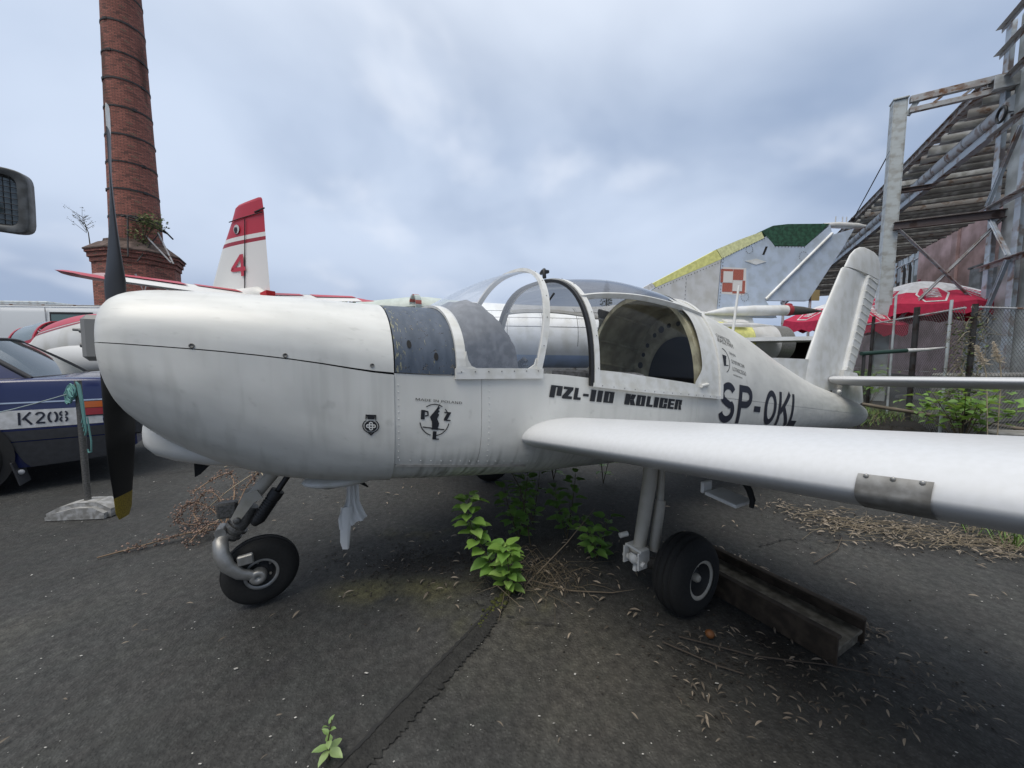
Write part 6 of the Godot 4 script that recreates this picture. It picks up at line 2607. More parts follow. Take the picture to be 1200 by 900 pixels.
func build_fighter():
	var mg := thing("fighter_jet", "silver and blue swept wing jet fighter with green topped fin and red white checkerboard", "aircraft", frame(-4.24, 7.48, 6.0))
	var metal := mottled(Color(0.60, 0.60, 0.60), 0.45, 0.1, M.grime, 0.8)
	var silver := mottled(Color(0.72, 0.73, 0.73), 0.42, 0.1, M.grime, 0.8)
	var blue := mottled(Color(0.44, 0.55, 0.76), 0.5, 0.0, M.grime, 0.8)
	var finblue := mottled(Color(0.48, 0.555, 0.67), 0.5, 0.0, M.grime, 0.8)
	var primer := mottled(Color(0.76, 0.75, 0.28), 0.7, 0.0, M.fine, 1.2)
	var greeny := mottled(Color(0.50, 0.56, 0.52), 0.5, 0.0, M.fine, 0.6)
	var T := [
		# x, centre, radius
		[0.0, 1.58, 0.40], [0.5, 1.58, 0.45], [1.5, 1.58, 0.54], [3.0, 1.57, 0.60], [5.0, 1.56, 0.63], [7.4, 1.53, 0.60], [8.3, 1.50, 0.50], [9.4, 1.48, 0.46], [10.4, 1.48, 0.40],
	]
	var pt := func(x: float, a: float, off := 0.0) -> Vector3:
		var r := table(T, x, 2) + off
		return Vector3(x, table(T, x, 1) + r * sin(a), r * cos(a))
	var shell := func(x0: float, x1: float, a0: float, a1: float, n: int) -> MB:
		var m := MB.new()
		var P := []
		for i in n + 1:
			var row := PackedVector3Array()
			for j in 33:
				row.append(pt.call(lerpf(x0, x1, float(i) / n), lerpf(a0, a1, j / 32.0)))
			P.append(row)
		m.grid(P)
		return m
	var lowa := -0.62
	part("nose_skin", shell.call(0.0, 2.0, lowa, PI - lowa, 10), greeny, mg)
	part("upper_fuselage_skin", shell.call(2.005, 8.3, lowa, PI - lowa, 30), silver, mg)
	part("lower_fuselage_skin", shell.call(0.0, 8.3, PI - lowa, TAU + lowa, 30), blue, mg)
	for q in [[8.305, 8.42, "metal"], [8.425, 9.42, "primer"], [9.425, 10.05, "metal"], [10.055, 10.4, "silver"]]:
		part("tail_cone_ring", shell.call(q[0], q[1], 0, TAU, 5), {"metal": metal, "primer": primer, "silver": M.steel}[q[2]], mg)
	var mb := MB.new()
	mb.lathe([Vector2(0.40, 0), Vector2(0.33, 0.02), Vector2(0.30, -0.6), Vector2(0.0, -0.6)], Vector3(10.4, 1.48, 0), Basis(Vector3(0, -1, 0), Vector3(1, 0, 0), Vector3(0, 0, 1)), 28)
	part("jet_nozzle", mb, M.dull_steel, mg)
	mb = MB.new()
	mb.lathe([Vector2(0.40, 0.0), Vector2(0.34, 0.02), Vector2(0.33, 0.5), Vector2(0.28, 0.1), Vector2(0.0, -0.6)], Vector3(0, 1.58, 0), Basis(Vector3(0, -1, 0), Vector3(1, 0, 0), Vector3(0, 0, 1)), 28)
	part("nose_intake", mb, M.dull_steel, mg)
	# dorsal spine and canopy hump
	mb = MB.new()
	var S := [[0.5, 1.98, 0.05, 0.10], [1.2, 2.10, 0.13, 0.22], [1.7, 2.14, 0.15, 0.25], [2.4, 2.19, 0.17, 0.27], [3.2, 2.14, 0.15, 0.27], [4.5, 2.10, 0.14, 0.24], [6.0, 2.06, 0.17, 0.20], [7.2, 2.05, 0.30, 0.15], [8.4, 1.98, 0.24, 0.12], [9.6, 1.92, 0.20, 0.10]]
	var P := []
	for i in 41:
		var x := lerpf(0.5, 9.6, i / 40.0)
		var row := PackedVector3Array()
		for j in 17:
			var a := PI * j / 16
			row.append(Vector3(x, table(S, x, 1) - 0.06 + (table(S, x, 2) + 0.06) * sin(a), (table(S, x, 3) + 0.05 * (1 - sin(a))) * cos(a)))
		P.append(row)
	mb.grid(P.slice(0, 13))
	part("cockpit_cover", mb, greeny, mg)
	mb = MB.new()
	mb.grid(P.slice(12, 41))
	part("dorsal_spine", mb, silver, mg)
	# panel joints and rivet rows
	mb = MB.new()
	for x in [2.6, 3.5, 4.1, 4.8, 5.5, 6.3, 7.1, 7.8]:
		var hp := []
		for j in 25:
			hp.append(pt.call(x, lerpf(-0.3, PI + 0.3, j / 24.0), 0.001))
		hoop(mb, hp, Vector3(1, 0, 0), 0.010, 0.004)
	for a in [0.30, 0.62, 0.95]:
		var hp := []
		for i in 25:
			hp.append(pt.call(lerpf(2.1, 8.2, i / 24.0), a, 0.001))
		hoop(mb, hp, Vector3(0, 1, 0), 0.009, 0.004)
	stuff(part("panel_joint", mb, M.dull_steel, mg))
	mb = MB.new()
	for x in [2.64, 3.46, 4.14, 4.76, 5.54, 6.26, 7.14]:
		for j in 22:
			bolts(mb, [pt.call(x, 0.05 + j * 0.06, 0.0)], 0.007)
	for a in [0.33, 0.59, 0.92]:
		for i in 70:
			bolts(mb, [pt.call(2.2 + i * 0.085, a, 0.0)], 0.007)
	stuff(part("rivets", mb, metal, mg))
	# striped hoop standing on the nose deck
	var hg := group_part("striped_hoop", mg)
	for k in 10:
		var seg := []
		for i in 4:
			var a := -0.5 + (PI + 1.0) * (k + i / 3.0) / 10
			seg.append(Vector3(2.34 + 0.08 * cos(a), 2.16 + 0.17 * sin(a), 0.40 + 0.13 * cos(a)))
		mb = MB.new()
		hoop(mb, seg, Vector3(0.9, 0, -0.5), 0.11, 0.03)
		part("hoop_band", mb, plain(Color(0.36, 0.10, 0.08) if k % 3 == 1 else Color(0.40, 0.46, 0.44), 0.6), hg)
	# fin
	var fin := group_part("tail_fin", mg)
	var sd := Vector3(0, 0, 1)
	var slab := func(poly: Array, th: float, mat: Material, called: String):
		var m := MB.new()
		m.prism(PackedVector2Array(poly), -th, th)
		return part(called, m, mat, fin)
	slab.call([Vector2(8.76, 2.06), Vector2(8.82, 3.32), Vector2(9.86, 3.83), Vector2(10.05, 3.61), Vector2(10.77, 3.63), Vector2(11.36, 4.12), Vector2(11.42, 3.93), Vector2(9.90, 2.44), Vector2(10.2, 2.06)], 0.070, finblue, "fin_skin")
	slab.call([Vector2(6.75, 2.30), Vector2(7.40, 2.68), Vector2(8.80, 3.31), Vector2(8.745, 2.06), Vector2(7.0, 2.06)], 0.072, metal, "fin_root_skin")
	slab.call([Vector2(7.27, 2.74), Vector2(7.34, 2.66), Vector2(8.82, 3.30), Vector2(8.68, 3.49), Vector2(8.55, 3.42)], 0.076, primer, "leading_edge")
	slab.call([Vector2(8.83, 3.31), Vector2(9.78, 3.78), Vector2(9.71, 3.91), Vector2(9.2, 3.72), Vector2(8.69, 3.50)], 0.078, mottled(Color(0.76, 0.77, 0.42), 0.7, 0.0, M.fine, 1.5), "leading_edge")
	slab.call([Vector2(6.9, 2.55), Vector2(7.25, 2.75), Vector2(7.33, 2.66), Vector2(7.0, 2.49)], 0.076, M.band_white, "leading_edge")
	slab.call([Vector2(9.72, 3.925), Vector2(9.98, 4.05), Vector2(10.33, 4.10), Vector2(11.34, 4.15), Vector2(10.78, 3.645), Vector2(10.055, 3.625)], 0.074, mottled(Color(0.035, 0.11, 0.065), 0.5, 0.0, M.coarse, 3.0), "fin_tip")
	slab.call([Vector2(9.94, 2.44), Vector2(11.44, 3.92), Vector2(11.98, 4.08), Vector2(11.70, 3.60), Vector2(10.95, 2.45)], 0.050, finblue, "rudder")
	mb = MB.new()
	mb.tube([Vector3(9.90, 2.46, 0.075), Vector3(11.41, 3.94, 0.075)], 0.032, 8)
	mb.box(Vector3(10.62, 3.16, 0.08), Vector3(0.10, 0.05, 0.05), Basis(Vector3(0, 0, 1), 0.78), 0.01)
	part("rudder_hinge", mb, silver, fin)
	mb = MB.new()
	mb.tube([Vector3(11.25, 4.13, 0), Vector3(11.6, 4.15, 0), Vector3(12.1, 4.15, 0), Vector3(12.3, 4.15, 0)], [0.05, 0.07, 0.065, 0.03], 12)
	for x in [11.55, 11.72, 11.82]:
		mb.tube([Vector3(x, 4.15, 0), Vector3(x, 4.34, 0)], 0.012, 5)
	part("fin_top_probe", mb, metal, fin)
	var redm := mottled(Color(0.50, 0.15, 0.11), 0.75, 0.0, noise_tex(256, 0.05, 77, Color(0.72, 0.68, 0.68), Color(1, 1, 1), 0.3, 0.6), 5.0)
	var whm := plain(Color(0.66, 0.64, 0.62), 0.6)
	var sq := group_part("checkerboard", mg)
	for q in [[8.81, 2.80, 9.09, 3.09, 0], [9.10, 2.86, 9.34, 3.09, 1], [8.86, 2.60, 9.09, 2.79, 1], [9.10, 2.57, 9.39, 2.85, 0], [8.81, 2.80, 9.09, 3.09, 2], [9.10, 2.57, 9.39, 2.85, 3]]:
		var m := MB.new()
		var z := 0.0735
		if q[4] == 2:
			m.prism(PackedVector2Array([Vector2(8.87, 2.80), Vector2(9.09, 2.80), Vector2(9.09, 3.04), Vector2(8.87, 3.04)]), z + 0.003, z + 0.006)
			part("white_square", m, whm, sq)
		elif q[4] == 3:
			m.prism(PackedVector2Array([Vector2(9.10, 2.62), Vector2(9.32, 2.62), Vector2(9.32, 2.85), Vector2(9.10, 2.85)]), z + 0.003, z + 0.006)
			part("white_square", m, whm, sq)
		else:
			m.prism(PackedVector2Array([Vector2(q[0], q[1]), Vector2(q[2], q[1]), Vector2(q[2], q[3]), Vector2(q[0], q[3])]), z - 0.004, z + 0.002)
			part("red_square", m, redm, sq)
	mb = MB.new()
	mb.prism(PackedVector2Array([Vector2(8.85, 2.56), Vector2(9.36, 2.53), Vector2(9.43, 2.60), Vector2(9.40, 3.12), Vector2(8.84, 3.13)]), 0.068, 0.0715)
	part("white_border", mb, whm, sq)
	mb = MB.new()
	mb.prism(PackedVector2Array([Vector2(9.36, 3.27), Vector2(9.62, 3.33), Vector2(9.86, 3.27), Vector2(9.62, 3.20)]), 0.07, 0.082)
	part("vent", mb, silver, fin)
	mb = MB.new()
	mb.prism(PackedVector2Array([Vector2(9.76, 3.42), Vector2(9.81, 3.42), Vector2(9.88, 3.60), Vector2(9.83, 3.60)]), 0.07, 0.074)
	part("fin_slot", mb, M.matt_black, fin)
	mb = MB.new()
	for q in [[[8.80, 2.08], [8.85, 3.30], 18], [[8.85, 3.33], [9.85, 3.80], 18], [[7.4, 2.64], [8.8, 3.24], 22], [[8.0, 2.1], [8.02, 2.85], 10], [[10.06, 3.60], [10.76, 3.62], 10]]:
		for i in q[2]:
			var f: float = i / (q[2] - 1.0)
			bolts(mb, [Vector3(lerpf(q[0][0], q[1][0], f), lerpf(q[0][1], q[1][1], f), 0.076)], 0.011)
	for q in [[9.4, 2.5, 0.09], [10.75, 3.42, 0.10], [9.45, 3.52, 0.08]]:
		for i in 12:
			var a := TAU * i / 12
			bolts(mb, [Vector3(q[0] + q[2] * cos(a), q[1] + q[2] * sin(a), 0.072)], 0.009)
	stuff(part("rivets", mb, M.dull_steel, fin))
	# parachute tube at the fin's foot
	mb = MB.new()
	mb.tube([Vector3(8.45, 2.12, 0.12), Vector3(8.9, 2.17, 0.12), Vector3(9.6, 2.20, 0.12), Vector3(10.40, 2.22, 0.12)], [0.02, 0.09, 0.115, 0.115], 16)
	part("parachute_tube", mb, silver, mg)
	mb = MB.new()
	mb.tube([Vector3(10.42, 2.22, 0.12), Vector3(10.75, 2.22, 0.12), Vector3(11.25, 2.22, 0.12)], [0.112, 0.09, 0.012], 16)
	part("tube_cone", mb, M.dull_steel, mg)
	mb = MB.new()
	mb.tube([Vector3(10.36, 2.22, 0.12), Vector3(10.46, 2.22, 0.12)], 0.122, 16)
	mb.ball(Vector3(10.42, 2.33, 0.12), Vector3(0.09, 0.05, 0.06), 10)
	part("red_strap", mb, plain(Color(0.30, 0.03, 0.04), 0.7), mg)
	mb = MB.new()
	mb.tube([Vector3(8.2, 1.83, 0.50), Vector3(8.6, 1.84, 0.56), Vector3(9.3, 1.84, 0.56), Vector3(9.7, 1.84, 0.56)], [0.03, 0.045, 0.045, 0.005], 10)
	mb.box(Vector3(9.0, 1.92, 0.36), Vector3(0.5, 0.06, 0.2), Basis(Vector3(1, 0, 0), 0.4), 0.01)
	part("tail_spike", mb, metal, mg)
	for s in [1.0, -1.0]:
		mb = MB.new()
		var pl := PackedVector2Array([Vector2(8.0, 0.42), Vector2(9.45, 1.75), Vector2(10.3, 1.85), Vector2(10.35, 1.72), Vector2(9.9, 0.42)])
		mb.prism(pl, -0.035, 0.035, Basis(Vector3(1, 0, 0), Vector3(0, 0, s), Vector3(0, -s, 0)), Vector3(0, 1.52, 0))
		part("tailplane", mb, silver, mg)
		mb = MB.new()
		mb.tube([Vector3(6.0, 1.4, 1.4 * s), Vector3(6.0, 0.3, 1.5 * s)], 0.06, 8)
		part("gear_leg", mb, M.steel, mg)
		var w := group_part("wheel", mg)
		wheel_parts(w, Vector3(6.0, 0.36, 1.58 * s), Vector3(0, 0, s), 0.36, 0.2, 0.18, M.steel)
	mb = MB.new()
	mb.tube([Vector3(1.8, 1.2, 0), Vector3(1.7, 0.3, 0)], 0.05, 8)
	part("gear_leg", mb, M.steel, mg)
	var nw := group_part("wheel", mg)
	wheel_parts(nw, Vector3(1.7, 0.26, 0.08), Vector3(0, 0, 1), 0.26, 0.14, 0.13, M.steel)


# ---------------------------------------------------------------- buildings and structures behind
func brick_material() -> StandardMaterial3D:
	var n := 512
	var out := PackedByteArray()
	out.resize(n * n * 3)
	var hb := PackedByteArray()
	hb.resize(n * n)
	var f := noise(71, 0.05, 4)
	var r := RandomNumberGenerator.new()
	r.seed = 5
	var tone := []
	for i in 16 * 8 * 2:
		tone.append(r.randf())
	for y in n:
		var cy := y / 32  # 16 courses
		var fy := (y % 32) / 32.0
		for x in n:
			var xx := (x + (32 if cy % 2 == 1 else 0)) % n
			var cx := xx / 64
			var fx := (xx % 64) / 64.0
			var t: float = tone[cy * 8 + cx]
			var q := Color(0.50, 0.305, 0.265).lerp(Color(0.64, 0.41, 0.355), t)
			if t > 0.9:
				q = Color(0.42, 0.28, 0.25)
			elif t < 0.06:
				q = Color(0.50, 0.40, 0.33)
			q = q * (1.0 + 0.30 * f.get_noise_2d(x, y))
			var joint := fy < 0.16 or fx < 0.09
			if joint:
				q = Color(0.40, 0.345, 0.31) * (0.85 + 0.3 * f.get_noise_2d(x * 2.0, y * 2.0))
			var o := (y * n + x) * 3
			out[o] = int(255 * clampf(q.r, 0, 1))
			out[o + 1] = int(255 * clampf(q.g, 0, 1))
			out[o + 2] = int(255 * clampf(q.b, 0, 1))
			hb[y * n + x] = 60 if joint else int(190 + 40 * f.get_noise_2d(x, y) - 25 * t)
	var im := Image.create_from_data(n, n, false, Image.FORMAT_RGB8, out)
	im.generate_mipmaps()
	var hm := Image.create_from_data(n, n, false, Image.FORMAT_L8, hb)
	hm.convert(Image.FORMAT_RGBA8)
	hm.bump_map_to_normal_map(4.0)
	var m := StandardMaterial3D.new()
	m.albedo_texture = ImageTexture.create_from_image(im)
	m.normal_enabled = true
	m.normal_texture = ImageTexture.create_from_image(hm)
	m.vertex_color_use_as_albedo = true
	m.roughness = 0.95
	return m


func build_chimney():
	var ct := W(-22.45, 0, 23.0)
	var ch := thing("brick_chimney", "tall round red brick factory chimney with iron bands on an eight sided base", "chimney", Transform3D(Basis(), ct))
	var bm := brick_material()
	var st := noise(72, 0.35, 4)
	var rad := func(y: float) -> float: return lerpf(1.17, 0.74, clampf((y - 7.6) / 20.0, 0, 1.2))
	var mb := MB.new()
	var P := []
	var U := []
	var C := []
	for i in 61:
		var y := 7.4 + 22.0 * i / 60.0
		var row := PackedVector3Array()
		var ur := PackedVector2Array()
		var cr := PackedColorArray()
		for j in 49:
			var a := TAU * j / 48
			var r: float = rad.call(y)
			row.append(Vector3(r * cos(a), y, r * sin(a)))
			ur.append(Vector2(j / 48.0 * 3.0, y / 1.25))
			var k := st.get_noise_3d(cos(a) * 2.0, y * 0.45, sin(a) * 2.0)
			var soot := 1.0 - 0.55 * smoothstep(0.05, 0.45, k) - 0.18 * smoothstep(16.0, 24.0, y)
			cr.append(Color(soot, soot, soot))
		P.append(row)
		U.append(ur)
		C.append(cr)
	mb.grid(P, true, U, false, C)
	part("shaft", mb, bm, ch, true)
	var off := TAU / 16 + 0.25
	var octa := func(prof: Array, mat: Material, called: String, colour := Color.WHITE):
		var m := MB.new()
		m.col = colour
		for k in prof.size() - 1:
			for j in 8:
				var a0 := off + TAU * j / 8
				var a1 := off + TAU * (j + 1) / 8
				var p: Vector2 = prof[k]
				var q: Vector2 = prof[k + 1]
				var i := m.v.size()
				m.quad(Vector3(p.x * cos(a0), p.y, p.x * sin(a0)), Vector3(p.x * cos(a1), p.y, p.x * sin(a1)), Vector3(q.x * cos(a1), q.y, q.x * sin(a1)), Vector3(q.x * cos(a0), q.y, q.x * sin(a0)))
				var l := p.x * 0.765
				m.uv[i] = Vector2(0, p.y / 1.25)
				m.uv[i + 1] = Vector2(l / 2.4, p.y / 1.25)
				m.uv[i + 2] = Vector2(l / 2.4, q.y / 1.25)
				m.uv[i + 3] = Vector2(0, q.y / 1.25)
		part(called, m, mat, ch, true)
	octa.call([Vector2(1.93, 0), Vector2(1.93, 6.3)], bm, "base")
	octa.call([Vector2(1.93, 6.3), Vector2(2.0, 6.31), Vector2(2.0, 6.55), Vector2(2.09, 6.56), Vector2(2.09, 6.8), Vector2(2.18, 6.81), Vector2(2.18, 6.95)], bm, "corbel", Color(0.9, 0.9, 0.9))
	octa.call([Vector2(2.24, 6.95), Vector2(2.24, 7.02), Vector2(1.62, 7.5), Vector2(1.45, 7.53), Vector2(1.4, 7.72), Vector2(1.1, 7.78)], mottled(Color(0.14, 0.10, 0.085), 0.95, 0.0, M.coarse, 0.8), "base_coping")
	for y in [9.0, 10.5, 12.0, 13.5, 15.0, 16.5, 17.95, 19.6, 21.2, 22.9, 24.6]:
		mb = MB.new()
		var r: float = rad.call(y)
		mb.lathe_hard([Vector2(r - 0.02, -0.045), Vector2(r + 0.025, -0.045), Vector2(r + 0.025, 0.045), Vector2(r - 0.02, 0.045)], Vector3(0, y, 0), Basis(), 48)
		for a in [0.9, 2.4, 4.4]:
			mb.box(Vector3((r + 0.01) * cos(a + y), y, (r + 0.01) * sin(a + y)), Vector3(0.22, 0.16, 0.08), Basis(Vector3.UP, -(a + y) + PI / 2), 0.02)
		part("iron_band", mb, M.black_iron, ch)
	# bent steel frame and stays on the shoulder
	mb = MB.new()
	var near := Vector3(0.71, 0, 0.70)
	var right := Vector3(0.70, 0, -0.71)
	var at := func(s: float, y: float, d: float) -> Vector3: return right * s + near * d + Vector3(0, y, 0)
	mb.tube([at.call(-0.5, 8.9, 1.5), at.call(0.5, 8.72, 1.6), at.call(1.2, 8.45, 1.3), at.call(1.55, 8.1, 1.1)], 0.045, 6)
	mb.tube([at.call(-0.45, 8.75, 1.6), at.call(0.5, 8.55, 1.7), at.call(1.3, 8.35, 1.2)], 0.04, 6)
	mb.tube([at.call(-0.35, 8.85, 1.6), at.call(-0.45, 6.5, 2.3)], 0.04, 6)
	mb.tube([at.call(1.0, 8.4, 1.4), at.call(-0.1, 6.3, 2.3)], 0.03, 6)
	mb.tube([at.call(-0.6, 8.8, 1.5), at.call(-0.2, 8.95, 1.5), at.call(0.2, 8.7, 1.5)], 0.05, 6)
	part("bent_frame", mb, M.black_iron, ch)
	mb = MB.new()
	mb.tube([at.call(0.35, 7.9, 1.7), at.call(1.3, 6.45, 2.5)], 0.045, 6)
	mb.tube([at.call(0.85, 8.3, 1.5), at.call(1.4, 6.4, 2.5)], 0.045, 6)
	mb.tube([at.call(-0.2, 5.6, 2.3), at.call(0.1, 4.6, 2.35), at.call(0.3, 5.4, 2.35)], 0.05, 6)
	mb.tube([at.call(0.9, 5.4, 2.35), at.call(1.2, 4.6, 2.35)], 0.06, 6)
	part("steel_stay", mb, M.rust_steel, ch)
	# growth on the shoulder
	var lf := leaf_mesh(1.0, 0.5, leafy(Color(0.12, 0.15, 0.05)), false, 0.2)
	var bush := thing("shoulder_shrub", "green shrub growing on the brick chimney's shoulder", "shrub", Transform3D(Basis(), ct))
	mb = MB.new()
	var ends := []
	for k in 9:
		var e: Vector3 = at.call(0.15 + rnd(-0.45, 0.9), 8.0 + rnd(-0.3, 1.3), 1.75 + rnd(-0.2, 0.3))
		mb.tube([at.call(0.2, 7.45, 1.7), (at.call(0.2, 7.45, 1.7) + e) / 2 + Vector3(0, 0.15, 0), e], [0.03, 0.02, 0.008], 5)
		ends.append(e)
	part("branches", mb, M.stem, bush)
	mb = MB.new()
	for k in 420:
		var c: Vector3 = ends[k % 9] + Vector3(rng.randfn(0, 0.17), rng.randfn(-0.1, 0.2), rng.randfn(0, 0.17))
		_leaflet(mb, c, rnd(0.05, 0.10), Color(0.11, 0.135, 0.045) * rnd(0.6, 1.5))
	stuff(part("leaves", mb, tinted(0.8), bush, true))
	var sap := thing("shoulder_sapling", "thin bare sapling on the left edge of the chimney base", "sapling", Transform3D(Basis(), ct))
	mb = MB.new()
	var lm := MB.new()
	var p0: Vector3 = at.call(-1.9, 7.1, 0.2)
	mb.tube([p0, p0 + Vector3(-0.05, 0.8, 0), p0 + Vector3(-0.35, 1.7, 0)], [0.03, 0.022, 0.008], 5)
	for k in 16:
		var f := rnd(0.25, 1.0)
		var b: Vector3 = (p0 + Vector3(-0.02, 0.3, 0)).lerp(p0 + Vector3(-0.35, 1.7, 0), f)
		var e := b + right * rnd(-0.7, 0.35) + Vector3(0, rnd(0.2, 0.7), 0)
		mb.tube([b, e], [0.012, 0.005], 4, false)
		for j in 7:
			_leaflet(lm, b.lerp(e, rnd(0.5, 1.05)) + Vector3(rng.randfn(0, 0.05), rng.randfn(0, 0.05), rng.randfn(0, 0.05)), rnd(0.03, 0.05), Color(0.10, 0.10, 0.05))
	part("stem", mb, M.stem, sap)
	stuff(part("leaves", lm, tinted(0.8), sap, true))


func _leaflet(mb: MB, c: Vector3, s: float, col: Color):
	mb.col = col
	var a := rnd(0, TAU)
	var x := Vector3(cos(a), rnd(-0.6, 0.6), sin(a)).normalized() * s
	var y := x.cross(Vector3(rnd(-1, 1), rnd(-1, 1), rnd(-1, 1))).normalized() * s * 0.5
	mb.quad(c - x, c - y, c + x, c + y)


func build_bus():
	var bs := thing("bus", "white bus with dark windows far behind the blue car", "bus", frame(-31.0, 14.6, 3.0))
	var mb := MB.new()
	var P := []
	var sec := [[0.45, 1.2], [1.9, 1.22], [2.7, 1.18], [2.92, 1.08], [3.0, 0.9], [3.04, 0.0], [3.0, -0.9], [2.92, -1.08], [2.7, -1.18], [1.9, -1.22], [0.45, -1.2]]
	for x in [0.0, 0.1, 7.0, 15.4, 15.5]:
		var row := PackedVector3Array()
		for q in sec:
			row.append(Vector3(x, q[0], q[1] * (0.97 if x < 0.05 or x > 15.45 else 1.0)))
		P.append(row)
	mb.grid(P)
	for e in [0, 4]:
		for j in 9:
			mb.tri(P[e][0], P[e][j + 1], P[e][j + 2])
	part("body", mb, plain(Color(0.60, 0.62, 0.63), 0.5), bs)
	for i in 8:
		var x := 0.4 + 1.9 * i
		if i == 6:
			continue
		mb = MB.new()
		mb.box(Vector3(x + 0.8, 2.28, 1.205), Vector3(1.5, 0.86, 0.06), Basis(), 0.02)
		var w := part("window", mb, M.black, bs)
		mb = MB.new()
		mb.quad(Vector3(x + 0.12, 1.92, 1.238), Vector3(x + 1.48, 1.92, 1.238), Vector3(x + 1.48, 2.62, 1.238), Vector3(x + 0.12, 2.62, 1.238))
		part("pane", mb, plain(Color(0.10, 0.15, 0.15), 0.08), w)
	for x in [2.0, 9.0, 12.2]:
		mb = MB.new()
		mb.box(Vector3(x, 3.06, 0.2), Vector3(2.4, 0.16, 1.5), Basis(), 0.05)
		part("roof_hatch", mb, M.grey_steel, bs)
	mb = MB.new()
	mb.box(Vector3(7.75, 2.97, 1.11), Vector3(15.4, 0.05, 0.05), Basis(), 0.01)
	mb.box(Vector3(7.75, 1.62, 1.215), Vector3(15.4, 0.05, 0.03), Basis(), 0.01)
	for x in [10.0, 11.9, 13.6]:
		mb.box(Vector3(x, 2.2, 1.215), Vector3(0.03, 1.4, 0.02), Basis(), 0.005)
	part("trim", mb, M.rust_steel, bs)
	for x in [2.4, 12.0]:
		var w := group_part("wheel", bs)
		wheel_parts(w, Vector3(x, 0.45, 1.1), Vector3(0, 0, 1), 0.45, 0.28, 0.27, M.steel)


func girder(called: String, label: String, cat: String, a: Vector3, b: Vector3, w: float, d: float, mat: Material, group := "", up := Vector3.UP):
	# an I section from a to b: two flanges and a web
	var x := (b - a).normalized()
	var z := x.cross(up).normalized()
	var y := z.cross(x)
	var mb := MB.new()
	var bs := Basis(x, y, z)
	var l := a.distance_to(b)
	var c := (a + b) / 2
	mb.box(c + y * (w / 2 - 0.01), Vector3(l, 0.02, d), bs, 0.004)
	mb.box(c - y * (w / 2 - 0.01), Vector3(l, 0.02, d), bs, 0.004)
	mb.box(c, Vector3(l, w - 0.04, 0.016), bs, 0.0)
	return [mb, mat, called]


